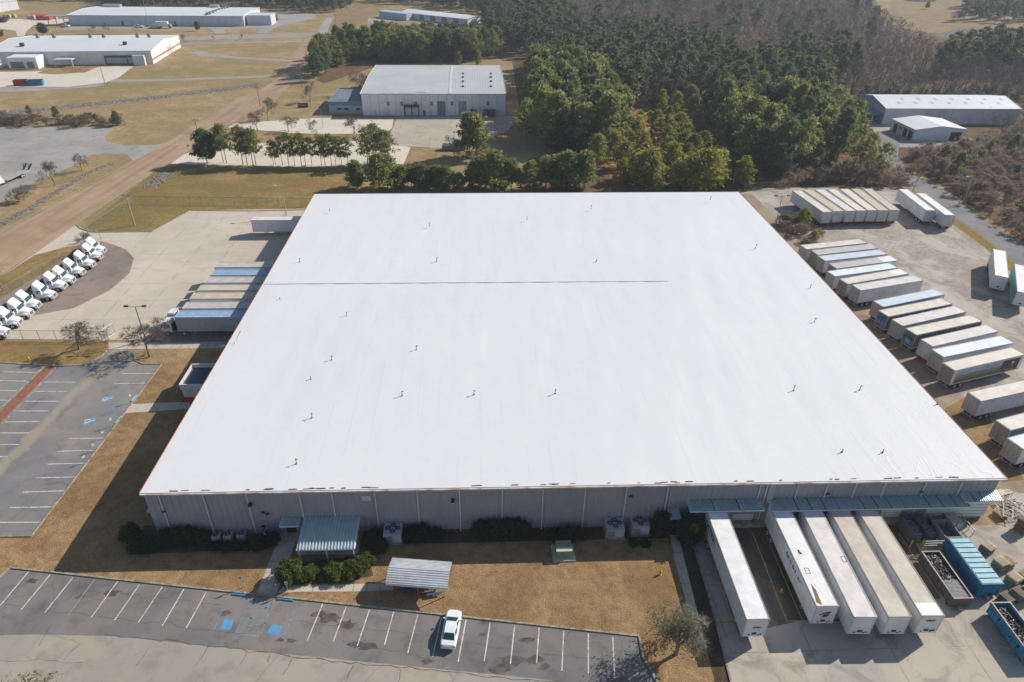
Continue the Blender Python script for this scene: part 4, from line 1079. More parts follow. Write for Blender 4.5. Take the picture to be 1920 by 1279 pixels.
# ------------------------------------------------------------------ passenger cars (local x forward, origin at the middle)
def car_proto(label, name='parked_car', cat='car'):
    t = thing(name, label, cat)
    m_cw = P('car_white', (.70,.71,.73), .22, .03, 1, spec=.6)
    S = lambda hw, zb, zt, ht: [(-hw*.96, zb), (hw*.96, zb), (hw, zb+.28), (hw*.985, zt-.1), (ht, zt), (-ht, zt), (-hw*.985, zt-.1), (-hw, zb+.28)]
    m = MB(); m.loft([(-2.45, S(.70,.42,.82,.58)), (-2.3, S(.84,.28,.96,.70)), (-1.8, S(.90,.24,1.0,.74)), (-.9, S(.91,.22,.99,.76)), (.9, S(.91,.22,.97,.76)), (1.6, S(.90,.24,.90,.74)), (2.2, S(.84,.26,.78,.68)), (2.42, S(.70,.40,.66,.55))])
    m.build('body', m_cw, t, smooth=False)
    m = MB(); Q = lambda hb, ht, zb, zt: [(-hb, zb), (hb, zb), (ht, zt), (-ht, zt)]
    m.loft([(-1.75, Q(.70,.70,.95,.99)), (-1.05, Q(.76,.58,.95,1.40)), (-.3, Q(.76,.60,.95,1.45)), (.35, Q(.76,.58,.95,1.42)), (1.25, Q(.72,.70,.93,.96))]); m.build('cabin', m_cw, t)
    m = MB(); m.add([(1.2,-.66,.985),(1.2,.66,.985),(.42,.54,1.41),(.42,-.54,1.41)], [(0,1,2,3)]); m.v = [(x+.02,y,z+.02) for x,y,z in m.v]; m.build('windshield', m_twind, t)
    m = MB(); m.add([(-1.7,.64,1.0),(-1.7,-.64,1.0),(-1.1,-.54,1.39),(-1.1,.54,1.39)], [(0,1,2,3)]); m.v = [(x-.02,y,z+.02) for x,y,z in m.v]; m.build('rear_window', m_twind, t)
    for s in (-1, 1):
        for (a, b, c, d) in (((.95,.985),(.0,.985),(.0,1.36),(.33,1.36)), ((-.08,.985),(-1.3,.985),(-1.0,1.34),(-.08,1.36))):
            m = MB(); f = lambda q: (q[0], s*(.775-(q[1]-.95)*.38), q[1]); m.add([f(a), f(b), f(c), f(d)], [(0,1,2,3) if s < 0 else (3,2,1,0)]); m.build('side_window', m_twind, t)
        m = MB(); m.box((.95, s*.98, 1.02), (.16, .2, .14), taper=.8); m.build('mirror', m_cw, t)
        m = MB(); m.box((2.3, s*.62, .66), (.22, .34, .13)); m.build('headlight', m_chrome, t)
        m = MB(); m.box((-2.38, s*.62, .80), (.12, .36, .15)); m.build('taillight', P('tail_red', (.35,.02,.02), .3, .1, 3), t)
        for x in (1.5, -1.4): wheel_parts(t, x, s*.82, .33, .22, s)
    m = MB(); m.box((-2.47, 0, .62), (.03, .5, .12)); m.build('number_plate', m_trim, t)
    m = MB(); m.box((2.4, 0, .5), (.08, 1.0, .12)); m.build('grille', m_black, t)
    return t
a, b = G(839.5, 1212, .75), G(852.5, 1144, .75)
car = car_proto('white saloon car parked alone in the front lot, nose to the kerb')
cc = (a+b)/2; cang = atan2(b.y-a.y, b.x-a.x); car.location = (cc.x, cc.y, .017); car.rotation_euler = (0, 0, cang)
for q, an, lab in (((261,52),.1,'small white car parked at the middle of the distant long building'), ((290,52.5),.05,'small white car parked beside the distant box truck'), ((123,50.5),2.9,'small white car at the left end of the distant long building')):
    p = G(*q); dup(car, (p.x, p.y, .02), an, lab, 'white cars outside the distant building', (1.25,1.25,1.25))
# distant box truck and tank trailer
p = G(310, 53); t = thing('box_truck', 'white box truck parked in front of the distant long building', 'truck', p, .05)
m = MB(); m.box((-1.5, 0, 2.6), (7.5, 2.6, 2.9)); m.build('cargo_box', sidemat('white'), t)
m = MB(); m.loft([(2.4, sec(1.2, .7, 2.7, 1.1)), (3.6, sec(1.2, .7, 2.5, 1.1)), (4.2, sec(1.15, .7, 1.6, 1.0))]); m.build('cab', P('cab_grey', (.25,.25,.27), .4, .1, 1), t)
for x in (-4, -2.8, 3.2):
    for s in (-1, 1): wheel_parts(t, x, s*1.0, .5, .4, s)
p = G(486, 39); p2 = G(523, 38); trailer((p2.x, p2.y), pi+.03, roof='grey', side='dirty', L=(p2-p).length*.95, label='dull grey trailer parked at the end of the distant long building', ribs=False)
# grey-lot flatbed and truck at the left edge
a, b = G(6, 338, 1.2), G(50, 318, 1.2); d = (b-a); t = thing('flatbed_trailer', 'empty flatbed trailer with a raised ramp on the grey lot', 'trailer', (a.x, a.y, 0), atan2(d.y, d.x))
L = d.length; m = MB(); m.box((L/2, 0, 1.15), (L, 2.5, .2)); m.build('deck', P('deck_wood', (.36,.33,.29), .8, .2, 1), t)
m = MB(); m.box((L/2, 0, .9), (L*.9, .9, .3)); m.build('chassis', m_black, t)
m = MB()
for y in (-.8, .8): m.bar((L-.4, y, 1.2), (L+1.6, y, 2.6), .5, .12); m.bar((L-.2, y, 1.2), (L+.4, y, 2.9), .15)
m.build('ramp', m_black, t)
for x in (L*.6, L*.68):
    for s in (-1, 1): wheel_parts(t, x, s*1.0, .5, .5, s)
p = G(-6, 346); t = thing('parked_truck', 'white truck cut off at the left edge of the grey lot', 'truck', p, -.5)
m = MB(); m.loft([(0, sec(1.2, .7, 2.6, 1.1)), (1.0, sec(1.2, .7, 2.8, 1.1)), (1.6, sec(1.15, .7, 1.7, 1.0)), (2.6, sec(1.1, .7, 1.4, .9))]); m.build('cab', m_tw, t)
m = MB(); m.box((-3.2, 0, 2.2), (6, 2.5, 2.4)); m.build('cargo_box', sidemat('white'), t)
for x in (-4.5, -3.2, 1.4):
    for s in (-1, 1): wheel_parts(t, x, s*1.0, .5, .4, s)
# ------------------------------------------------------------------ picnic shelter and tables
m_shel = P('shelter_metal', (.68,.69,.70), .4, .1, .6, metal=.25, dirt=(.3,.29,.28), dirt_amt=.3)
f0, f1 = G(736, 1112), G(833, 1119.5); bk = G(842, 1084)
U = (f1-f0); U.z = 0; Wd = U.length; U.normalize(); N_ = Vector((-U.y, U.x, 0)); D = abs((bk-f1).dot(N_))
ang = atan2(U.y, U.x)
sh = thing('picnic_shelter', 'free-standing picnic shelter with an arched ribbed metal roof', 'shelter', (f0.x, f0.y, 0), ang)
prof = [(-.55, 2.05), (-.5, 2.32), (D*.5, 2.98), (D+.4, 2.45), (D+.5, 2.3)]
m = MB(); n = 26; W0, W1 = -.55, Wd+.55
# sheets with ribs running along the ridge
pts = []
for (a, b) in zip(prof, prof[1:]):
    k = max(1, int(hypot(b[0]-a[0], b[1]-a[1])/.26))
    for i in range(k):
        t = i/k; pts.append((a[0]+(b[0]-a[0])*t, a[1]+(b[1]-a[1])*t))
        t = (i+.6)/k; pts.append((a[0]+(b[0]-a[0])*t, a[1]+(b[1]-a[1])*t+.0)); t = (i+.7)/k; pts.append((a[0]+(b[0]-a[0])*t, a[1]+(b[1]-a[1])*t+.07)); t = (i+.9)/k; pts.append((a[0]+(b[0]-a[0])*t, a[1]+(b[1]-a[1])*t+.07))
pts.append(prof[-1])
nn = len(pts); m.add([(W0, y, z) for y, z in pts]+[(W1, y, z) for y, z in pts], [(i, i+nn, i+1+nn, i+1) for i in range(nn-1)])
m.build('roof', m_shel, sh)
m = MB()
for x in (.0, Wd*.5, Wd):
    m.bar((x, -.1, 2.2), (x, D*.5, 2.86), .08); m.bar((x, D*.5, 2.86), (x, D+.1, 2.35), .08)
m.build('rafters', m_galv, sh)
for x in (0, Wd*.5, Wd):
    for y in (0, D):
        m = MB(); m.box((x, y, 1.15), (.09, .09, 2.3)); m.build('post', m_galv, sh)
m_bench = P('table_blue', (.05,.09,.22), .6, .15, 2)
def picnic_table(label, loc, rz):
    t = thing('picnic_table', label, 'table', loc, rz, 'picnic tables under the shelter')
    m = MB(); m.box((0,0,.75), (1.8,.75,.05)); m.build('tabletop', m_bench, t)
    for s in (-1, 1):
        m = MB(); m.box((0, s*.68, .44), (1.8, .28, .05)); m.build('bench', m_bench, t)
        m = MB(); m.bar((s*.65,-.65,0), (s*.65,.1,.75), .06); m.bar((s*.65,.65,0), (s*.65,-.1,.75), .06); m.bar((s*.65,-.68,.4), (s*.65,.68,.4), .06); m.build('leg', m_galv, t)
    return t
c0 = f0+U*(Wd*.3)+N_*(D*.35); picnic_table('blue picnic table under the left half of the shelter', (c0.x, c0.y, 0), ang)
c1 = f0+U*(Wd*.78)+N_*(D*.25); t = picnic_table('blue-topped picnic table under the right half of the shelter', (c1.x, c1.y, 0), ang+.3)

# ------------------------------------------------------------------ outdoor units
m_ac = P('unit_grey', (.36,.37,.41), .5, .1, 1); m_acg = P('unit_green', (.10,.155,.15), .6, .15, 1)
def fan_parts(t, x, y, z, r):
    m = MB(); m.tube((x,y,z), (x,y,z+.12), r, r, 18, caps=False); m.tube((x,y,z+.01), (x,y,z+.03), r*.98, r*.98, 18, mi=1); m.tube((x,y,z+.03), (x,y,z+.1), r*.28, r*.25, 10)
    for k in range(4):
        a = k*pi/2+.4; m.bar((x+cos(a)*r*.2, y+sin(a)*r*.2, z+.07), (x+cos(a)*r*.9, y+sin(a)*r*.9, z+.07), r*.35, .015, 0)
    m.build('fan', [P('fan_grey', (.16,.17,.2), .5, .1, 3), m_dark], t)
def big_unit(px, label, w=2.3, d=2.1, h=1.55):
    p = G(*px); t = thing('condenser_unit', label, 'air conditioner', (p.x, p.y+d/2, 0), 0, 'four-fan condensers along the front wall')
    m = MB(); m.box((0,0,.15+h/2), (w,d,h)); m.box((0,0,.07), (w+.3,d+.3,.14), mi=1)
    m.build('cabinet', [m_ac, m_kerb], t)
    m = MB()
    for k in range(5): m.box((-w*.24, -d/2-.01, .4+k*.2), (w*.4, .03, .05))
    m.build('louvre', m_soffit, t)
    m = MB(); m.box((w*.25, -d/2-.015, .85), (w*.42, .04, 1.1)); m.build('access_panel', P('panel_pale', (.45,.46,.5), .5, .1, 1), t)
    for (x, y) in ((-.62,.05),(.62,.05),(0,.55),(0,-.5)): fan_parts(t, x, y, .15+h, .36)
big_unit((737, 1020), 'grey four-fan condenser between the entrance canopy and the shelter')
big_unit((1153, 1010), 'grey four-fan condenser, the left of two beside the dock end')
big_unit((1200, 1005), 'grey four-fan condenser, the right of two, next to a round bush')
for px, lab in (((408,1012),'leftmost small round-fan condenser behind the shrubs'), ((430,1011),'second small round-fan condenser behind the shrubs'), ((455,1010),'third small round-fan condenser behind the shrubs'), ((505,1008),'small round-fan condenser half hidden by shrubs near the walk')):
    p = G(*px); t = thing('condenser_unit', lab, 'air conditioner', (p.x, p.y, 0), 0, 'small condensers behind the shrubs')
    m = MB(); m.box((0,0,.5), (1.0,1.0,1.0)); m.build('cabinet', m_ac, t)
    fan_parts(t, 0, 0, 1.0, .4)
for k, (px, lab) in enumerate((((1716,1021),'green three-fan condenser nearest the docked trailers'), ((1741,1019),'green three-fan condenser nearest the compactor'))):
    p = G(*px); t = thing('condenser_unit', lab, 'air conditioner', (p.x, p.y+1.9, 0), .05, 'green condensers by the dock')
    m = MB(); m.box((0,0,.85), (1.15,3.4,1.5)); m.box((0,0,.05), (1.3,3.6,.1), mi=1); m.build('cabinet', [m_acg, m_kerb], t)
    for y in (-1.1, 0, 1.1): fan_parts(t, 0, y, 1.6, .42)
    m = MB(); m.box((.2,-1.72,.8), (.5,.04,.9)); m.build('access_panel', P('unit_green_pale', (.15,.21,.2), .6, .1, 1), t)
for q, lab in (((1706,1025),'yellow bollard in front of the left green condenser'), ((1728,1024),'yellow bollard between the two green condensers'), ((1752,1022),'yellow bollard beside the compactor hopper')):
    p = G(*q); t = thing('bollard', lab, 'bollard', p, 0, 'yellow bollards guarding the condensers')
    m = MB(); m.tube((0,0,0), (0,0,1.15), .1, .1, 10); m.tube((0,0,1.15), (0,0,1.22), .1, .04, 10); m.build('post', m_yel, t)
    m = MB(); m.tube((0,0,0), (0,0,.05), .16, .16, 10); m.build('base', m_kerb, t)
# transformer on its pad
q = [G(1034,1025), G(1074,1023.5), G(1079,1052), G(1037,1054)]
c = sum(q, Vector())/4; t = thing('pad_transformer', 'green pad-mounted transformer on a concrete pad in the lawn', 'transformer', (c.x, c.y, 0), .02)
m = MB(); m.box((0,0,.1), (2.9,2.6,.2)); m.build('pad', P('pad_concrete', (.42,.42,.34), .9, .1, 1), t)
m_tf = P('transformer_green', (.22,.26,.17), .5, .12, 1)
m = MB(); m.box((0,.35,.85), (1.9,1.0,1.3)); m.build('tank', m_tf, t)
m = MB(); m.box((0,-.45,.75), (1.85,.6,1.1)); m.box((0,-.42,1.34), (2.0,.75,.07), mi=1); m.build('cabinet', [m_tf, P('transformer_lid', (.45,.5,.36), .5, .1, 1)], t)
m = MB()
for k in range(7): m.box((-.8+k*.27,.95,.85), (.05,.25,1.0))
m.build('cooling_fins', m_tf, t)
# hydrants
def hydrant(px, label, col=m_yel):
    p = G(*px); t = thing('fire_hydrant', label, 'hydrant', p, .4)
    m = MB(); m.tube((0,0,0), (0,0,.55), .13, .12, 10); m.tube((0,0,0), (0,0,.06), .2, .2, 10); m.build('barrel', col, t)
    m = MB(); m.tube((0,0,.55), (0,0,.75), .16, .06, 10); m.tube((0,0,.75), (0,0,.82), .04, .04, 6); m.build('bonnet', col, t)
    for s in (-1, 1):
        m = MB(); m.tube((0,0,.42), (s*.22,0,.42), .07, .07, 8); m.build('hose_outlet', col, t)
hydrant((1238, 1077), 'yellow fire hydrant on the tan lawn near the dock walk')
hydrant((55, 676), 'yellow fire hydrant at the edge of the side lawn')
# small wall-side post with meter
p = G(1061, 986); t = thing('vent_post', 'small white post with a cap against the front wall', 'post', p)
m = MB(); m.tube((0,0,0), (0,0,1.6), .05, .05, 8); m.build('pole', m_trim, t); m = MB(); m.box((0,0,1.7), (.3,.3,.3), taper=.7); m.build('cap', m_trim, t)
# traffic cone
p = G(1465, 1110); t = thing('traffic_cone', 'orange traffic cone standing in the empty dock lane', 'cone', p)
m_or = P('cone_orange', (.62,.12,.03), .6, .1, 3)
m = MB(); m.tube((0,0,.03), (0,0,.72), .2, .04, 14); m.build('body', m_or, t); m = MB(); m.box((0,0,.02), (.5,.5,.04)); m.build('base', m_or, t)
m = MB(); m.tube((0,0,.4), (0,0,.52), .118, .09, 14); m.build('band', m_trim, t)
# wheel stops and accessible signs
def stop(a, b, label, g, mt):
    A, B = G(*a), G(*b); d = B-A; t = thing('wheel_stop', label, 'wheel stop', ((A+B)/2)+Vector((0,0,.016)), atan2(d.y, d.x), g)
    L = d.length; m = MB(); m.loft([(-L/2, [(-.13,0),(.13,0),(.08,.15),(-.08,.15)]), (L/2, [(-.13,0),(.13,0),(.08,.15),(-.08,.15)])]); m.build('block', mt, t)
    m = MB()
    for s in (-1, 1): m.tube((s*L*.35,0,.14), (s*L*.35,0,.17), .04, .04, 8)
    m.build('pin', m_galv, t)
m_stopb = P('stop_blue', (.03,.22,.40), .7, .15, 2); m_stopl = P('stop_pale', (.20,.46,.58), .7, .15, 2)
stop((436,1115), (466,1118), 'blue wheel stop left of the front walk', 'blue wheel stops at the front lot', m_stopb)
stop((520,1124), (550,1127), 'blue wheel stop right of the front walk', 'blue wheel stops at the front lot', m_stopb)
stop((246,753), (256,741), 'pale blue wheel stop above the side walk', 'blue wheel stops at the side lot', m_stopl)
stop((216,795), (227,781), 'pale blue wheel stop below the side walk', 'blue wheel stops at the side lot', m_stopl)
def sign(px, h, label, g, face, w=.35, hh=.5, mt=None, icon=False):
    p = G(*px); t = thing('sign_post', label, 'sign', p, face, g)
    m = MB(); m.box((0,0,h/2), (.06,.06,h)); m.build('post', m_galv, t)
    m = MB(); m.box((0,-.05,h-.1), (w,.03,hh)); s = m.build('sign_panel', mt or m_trim, t)
    if icon:
        m = MB(); m.box((0,-.07,h-.08), (w*.75,.012,hh*.6)); m.build('sign_face', m_bluepad, s)
sign((456,1102), 2.0, 'accessible parking sign on a post left of the front walk', 'accessible parking signs', 0, icon=True)
sign((541,1113), 2.0, 'accessible parking sign on a post right of the front walk', 'accessible parking signs', 0, icon=True)
sign((248,755), 1.6, 'sign post beside the upper pale wheel stop', 'signs along the side lot kerb', 1.0)
sign((212,800), 1.6, 'sign post beside the lower pale wheel stop', 'signs along the side lot kerb', 1.0)
for i, (q, w_) in enumerate((((196,822),'just below the lower accessible bay'), ((178,846),'second below the lower accessible bay'), ((161,868),'third below the lower accessible bay'))):
    sign(q, 1.3, 'low sign post on the side lot kerb, '+w_, 'signs along the side lot kerb', 1.0, .4, .35)

# ------------------------------------------------------------------ bins and waste by the dock
def bin_box(name, label, rim, h, z0, mt, inner, ribs=True, load=None, roof=None):
    """open roll-off bin: rim = 4 world points near-left, near-right, far-right, far-left at height h"""
    a, b, c, d = rim
    o = (a+b+c+d)/4; u = (b-a); u.z = 0; w = u.length; u.normalize(); v = Vector((-u.y, u.x, 0)); L = abs((d-a).dot(v)); ang = atan2(u.y, u.x)
    t = thing(name, label, 'bin', (o.x, o.y, 0), ang)
    m = MB(); th = .08
    for s in (-1, 1):
        m.box((s*(w/2-th/2), 0, (h+z0)/2), (th, L, h-z0)); m.box((0, s*(L/2-th/2), (h+z0)/2), (w-2*th, th, h-z0))
    m.box((0,0,z0+.05), (w-2*th, L-2*th, .1))
    if ribs:
        k = int(L/.75)
        for i in range(k+1):
            for s in (-1, 1): m.box((s*(w/2+.05), -L/2+.05+(L-.1)*i/k, (h+z0)/2-.05), (.1, .12, h-z0-.1))
    m.build('body', mt, t)
    m = MB()
    for s in (-1, 1): m.box((s*w/2, 0, h+.03), (.14, L+.14, .1)); m.box((0, s*L/2, h+.03), (w-.14, .14, .1))
    m.build('rim', inner, t)
    m = MB()
    for s in (-1, 1): m.box((s*.5, 0, z0/2+.06), (.15, L-.2, z0-.1))
    for s in (-1, 1): m.tube((-w/2, s*(L/2-.6), .16), (w/2, s*(L/2-.6), .16), .16, .16, 10)
    m.build('skid', m_black, t)
    m = MB(); m.box((0, -L/2-.25, .35), (.45, .5, .2)); m.build('hook_plate', m_galv, t)
    return t, o, ang, w, L
rim_c = P('rusty_rim', (.42,.34,.34), .6, .25, 1.5, dirt=(.25,.11,.07), dirt_amt=.6)
z = 1.75
t, o, ang, w, L = bin_box('open_skip', 'dark open skip heaped with black scrap beside the blue container', [G(1788,1122.6,z), G(1822.6,1121.6,z), G(1762.7,1034,z), G(1730,1035,z)], z, .25, P('skip_grey', (.10,.095,.10), .6, .2, 1, dirt=(.2,.1,.07), dirt_amt=.4), rim_c)
def heap(name, label, cat, o, ang, w, L, z, n, cols, hgt, seed, sz=(.06,.3)):
    r = random.Random(seed); t = MB()
    for k in range(n):
        x, y = r.uniform(-w/2, w/2), r.uniform(-L/2, L/2)
        s = r.uniform(*sz); q = Vector((cos(ang)*x-sin(ang)*y, sin(ang)*x+cos(ang)*y, 0))+Vector((o.x, o.y, z+r.uniform(-.2, hgt)*(1-abs(2*x/w)**2*.5)))
        a = r.random()*6.3; e = Vector((cos(a), sin(a), r.uniform(-.5,.5)))*s*2
        t.bar(q-e, q+e, r.uniform(.04,.1)+s*.2, r.uniform(.03,.2), r.randrange(len(cols)))
    return tag(t.build(name, cols), label, cat)
heap('scrap_heap', 'black and glinting scrap filling the far part of the dark skip', 'scrap', o+Vector((-sin(ang), cos(ang), 0))*1.0, ang, w-.4, L*.62, 1.3, 1000, [m_black, P('scrap_dark', (.05,.05,.055), .4, .3, 3), m_black, m_black, m_black, m_pipe, m_black], .3, 4, (.03,.12))
m = MB(); cc = o-Vector((-sin(ang), cos(ang), 0))*(L*.29)
for i in range(11):
    x = -w/2+.3+(w-.6)*i/10
    for j in range(1):
        A = Vector((cc.x+cos(ang)*x+sin(ang)*L*.19, cc.y+sin(ang)*x-cos(ang)*L*.19, 1.62)); B = Vector((cc.x+cos(ang)*x-sin(ang)*L*.17, cc.y+sin(ang)*x+cos(ang)*L*.17, 1.62)); m.bar(A, B, .07, .05)
for j in range(14):
    y = -L*.19+L*.36*j/13
    A = Vector((cc.x-cos(ang)*(w/2-.25)-sin(ang)*y, cc.y-sin(ang)*(w/2-.25)+cos(ang)*y, 1.66)); B = Vector((cc.x+cos(ang)*(w/2-.25)-sin(ang)*y, cc.y+sin(ang)*(w/2-.25)+cos(ang)*y, 1.66)); m.bar(A, B, .05, .05)
tag(m.build('wire_deck', P('deck_grey', (.20,.20,.21), .5, .2, 3, metal=.4)), 'grey wire mesh decks laid flat in the near end of the dark skip', 'mesh deck')
z = 2.35
rim = [G(1837,1096,z), G(1877,1095,z), G(1817,1010,z), G(1784,1010.5,z)]
t, o, ang, w, L = bin_box('waste_container', 'closed blue waste container with pale ribbed lid panels', rim, z, .25, m_blueb, m_blueb, ribs=False)
m = MB()
for k in range(9):
    m.box((0, -L/2+L*(k+.5)/9, z+.06), (w-.12, L/9-.16, .14))
m.build('lid', P('lid_blue', (.24,.44,.52), .5, .15, .8), t)
m = MB(); m.box((0, -L/2-.04, 1.3), (w*.7, .06, 1.6)); m.box((w*.1, -L/2-.08, .55), (.5,.06,.5), mi=1); m.build('door', [m_blueb, m_black], t)
cc = o+Vector((-sin(ang), cos(ang), 0))*(L/2+1.9)
t = thing('compactor', 'grey compactor hopper joined to the end of the blue container', 'compactor', (cc.x, cc.y, 0), ang)
m = MB()
for s in (-1, 1): m.box((s*1.05, .2, 1.0), (.12, 3.0, 2.0))
m.box((0, 1.65, 1.0), (2.0, .12, 2.0)); m.box((0,.2,.3), (2.0,2.9,.6)); m.box((0,-1.3,1.0), (2.0,.15,2.0)); m.build('hopper', P('hopper_grey', (.26,.25,.23), .7, .2, 1), t)
m = MB(); m.box((0,2.4,.6), (1.4,1.3,1.1)); m.build('power_unit', m_acg, t)
z = 1.9
A, B = G(1866,1130.5,z), G(1900,1129.7,z); e = (G(1920,1220.5,z)-A); e.z = 0; e.normalize(); Lb = 6.6
t, o, ang, w, L = bin_box('open_skip', 'ribbed bright blue open skip of tangled scrap at the right edge', [A+e*Lb, B+e*Lb, B, A], z, .25, P('skip_blue', (.03,.24,.40), .5, .2, 1, dirt=(.09,.1,.1), dirt_amt=.4), rim_c)
heap('scrap_heap', 'tangled pale bars and scrap lying in the bright blue skip', 'scrap', o, ang, w-.4, L*.9, 1.3, 260, [m_black, m_black, P('scrap_brown', (.13,.09,.07), .8, .3, 2), P('scrap_pale', (.34,.32,.30), .6, .3, 2), m_black], .2, 8, (.08,.35))
# yellow rail over the head of the dark skip
p = G(1728, 1040); t = thing('guard_rail', 'yellow and grey guard rail at the head of the dark skip', 'railing', p, 0)
m = MB()
for z in (1.1, 1.5, 1.9): m.tube((.2,.5,z), (2.6,.5,z), .05, .05, 6)
m.tube((2.6,.5,0), (2.6,.5,1.9), .05, .05, 6); m.tube((.2,.5,0), (.2,.5,1.9), .05, .05, 6); m.build('rail', m_galv, t)
m = MB(); m.bar((-.7,-.6,.3), (.2,.5,1.9), .12); m.bar((-.55,-.85,.3), (.35,.25,1.5), .12); m.build('brace', m_yel, t)

# ------------------------------------------------------------------ pallets, every one a thing
def pallet_mesh(mt, k):
    r = random.Random(k); m = MB()
    for i in range(7): m.box((-.52+i*1.04/6, 0, .125), (r.uniform(.09,.12), 1.2, .022))
    for y in (-.54, 0, .54): m.box((0, y, .065), (1.06, .045, .09))
    for i in range(3): m.box((-.5+i*.5, 0, .01), (.1, 1.2, .02))
    return m.data('pallet', [mt], False)
pm = [pallet_mesh(m_wood, 1), pallet_mesh(m_wood, 2), pallet_mesh(m_woodg, 3), pallet_mesh(P('pallet_pale', (.56,.47,.34), .85, .2, 1.5), 4)]
def stack(px, n, kinds, rz, lab, seed, zt=None):
    p = G(*px); r = random.Random(seed); k = 1.15
    for i in range(n):
        o = put('wooden_pallet', pm[r.choice(kinds)], None, (p.x+r.gauss(0,.04), p.y+r.gauss(0,.04), .017+i*.145), rz+r.gauss(0,.03), (k,k,1))
        top = 'topmost pallet on '+lab if i == n-1 else 'pallet in '+lab
        tag(o, top, 'pallet', 'stacked wooden pallets: '+lab)
stack((1848,1034), 8, [1,3], .45, 'the low stack of orange-brown pallets by the ramp rail', 1)
stack((1871,1066), 10, [3,3,0], .35, 'the pale stack beside the lid of the blue container', 2)
stack((1885,1062), 9, [3,0], .35, 'the pale stack just right of the blue container', 3)
stack((1893,1098), 12, [3,0], .4, 'the tall stack at the right edge above the bright blue skip', 4)
stack((1915,1094), 12, [3,0,1], .4, 'the rightmost tall pale stack', 5)
stack((1904,1122), 10, [0,2], .35, 'the shaded stack behind the bright blue skip', 6)
stack((1925,1120), 12, [0,3], .35, 'the pale stack cut off by the right edge', 7)
stack((1884,1128), 7, [2], .4, 'the grey stack beside the bright blue skip', 8)
stack((1914,995), 14, [2,1], .3, 'the tall brown stack beside the rack frames', 9)
stack((1930,985), 14, [2,1], .3, 'the brown stack behind the tall brown one', 10)
stack((1874,968), 5, [1,0], .2, 'the small stack among the rack frames', 11)

# heap of storage rack frames
r = random.Random(12)
def rack(label, c, rz, tilt, mt):
    t = thing('rack_frame', label, 'rack frame', c, rz, 'discarded rack frames by the corner'); w, h = 2.5, 1.1
    m = MB()
    for y in (-h/2, h/2): m.bar((-w/2,y,0), (w/2,y,tilt), .07)
    m.build('upright', mt, t)
    m = MB()
    for k in range(4):
        x = -w/2+.15+(w-.3)*k/3; zz = tilt*(x+w/2)/w
        m.bar((x,-h/2,zz), (x,h/2,zz), .06)
    m.build('crossbar', mt, t)
m_rk = P('rack_pale', (.48,.47,.46), .5, .2, 3); m_rkb = P('rack_brown', (.18,.12,.09), .7, .3, 3)
k = 0
for (px, py) in ((1872,948),(1880,941),(1888,950),(1897,944),(1905,955),(1893,960),(1880,957),(1909,946),(1915,962),(1900,968),(1885,968),(1918,950)):
    p = G(px, py); k += 1
    rack('pale welded rack frame lying in the heap at the building corner' if k % 3 else 'rusty brown rack frame lying in the heap at the building corner', (p.x, p.y, .05+.16*(k % 6)), r.random()*3, r.uniform(.0,.6), m_rk if k % 3 else m_rkb)
p = G(1880,928); t = thing('timber_board', 'pale boards dumped on the grass behind the rack frames', 'board', p, .2)
m = MB(); m.box((0,0,.15), (3.2,.5,.12), .1); m.box((.3,.6,.2), (2.6,.3,.1), -.2); m.box((-.4,.2,.28), (1.6,.9,.08), .3); m.build('plank', P('board_pale', (.52,.44,.31), .8, .15, 1), t)

# ------------------------------------------------------------------ poles, lamps, fences
def wood_pole(base, top_y, label, group=None, arms=1, mt=None, lamp=False, cat='utility pole', r=.15, lean=0, dbl=False):
    p = G(*base); h = max(3.0, Zat(base[0], top_y, p))
    t = thing('utility_pole' if not lamp else 'light_pole', label, cat, p, 0, group)
    m = MB(); m.tube((0,0,0), (lean,0,h), r, r*.65, 8); m.build('pole', mt or P('pole_wood', (.24,.19,.14), .9, .2, 2), t)
    if lamp:
        for s in ((-1, 1) if dbl else (-1,)):
            m = MB(); m.bar((lean,0,h-.1), (lean+s*1.3,0,h+.15), .08); m.box((lean+s*1.6,0,h+.12), (.75,.38,.22), mi=1); m.build('lamp_head', [m_galv, m_black if dbl else m_trim], t)
    else:
        for k in range(arms):
            m = MB(); m.box((lean,0,h-.6-k*1.1), (2.4,.12,.14))
            for x in (-1.1,-.4,.4,1.1): m.tube((lean+x,0,h-.53-k*1.1), (lean+x,0,h-.3-k*1.1), .06, .04, 6)
            m.build('crossarm', P('arm_wood', (.2,.16,.12), .9, .2, 2), t)
    return t
PG = 'poles along the brown road'
pale = P('pole_pale', (.42,.36,.28), .9, .15, 2)
wood_pole((253,423), 363, 'tall pale wooden pole by the yard fence', PG, 1, pale, r=.17)
wood_pole((370,246), 222, 'wooden pole on the verge left of the dark round pine', PG)
wood_pole((6,546), 505, 'wooden pole at the left edge beside the tractors', PG)
wood_pole((488,200), 162, 'wooden pole on the verge beside bare trees', PG)
wood_pole((566,163), 120, 'dark wooden pole by the road before the first pines', PG, 2)
wood_pole((583,201), 163, 'pale pole standing by the black monument sign', PG, 0, pale)
wood_pole((197,157), 127, 'pole in the lot of the long white building', PG, 0)
wood_pole((632,63), 27, 'far pole where the red track meets the road', PG)
wood_pole((280,50), 0, 'tall pole in front of the distant long building', PG, 1, pale)
wood_pole((108,66), 40, 'pole beside the dark round shrub in the distance', PG, 0)
wood_pole((1375,342), 322, 'small white post at the back corner of the yard', None, 0, m_trim, cat='post')
LG2 = 'yard light poles'
wood_pole((537,404), 349, 'pale light pole at the back of the left dock', LG2, 0, pale, True, 'light pole', .13)
wood_pole((274,640), 575, 'dark twin-headed light pole beside the bare tree at the gate', LG2, 0, m_black, True, 'light pole', .1, 0, True)
wood_pole((1454,423), 368, 'pale light pole by the bushes at the back right corner', LG2, 0, pale, True, 'light pole', .12, 0, True)
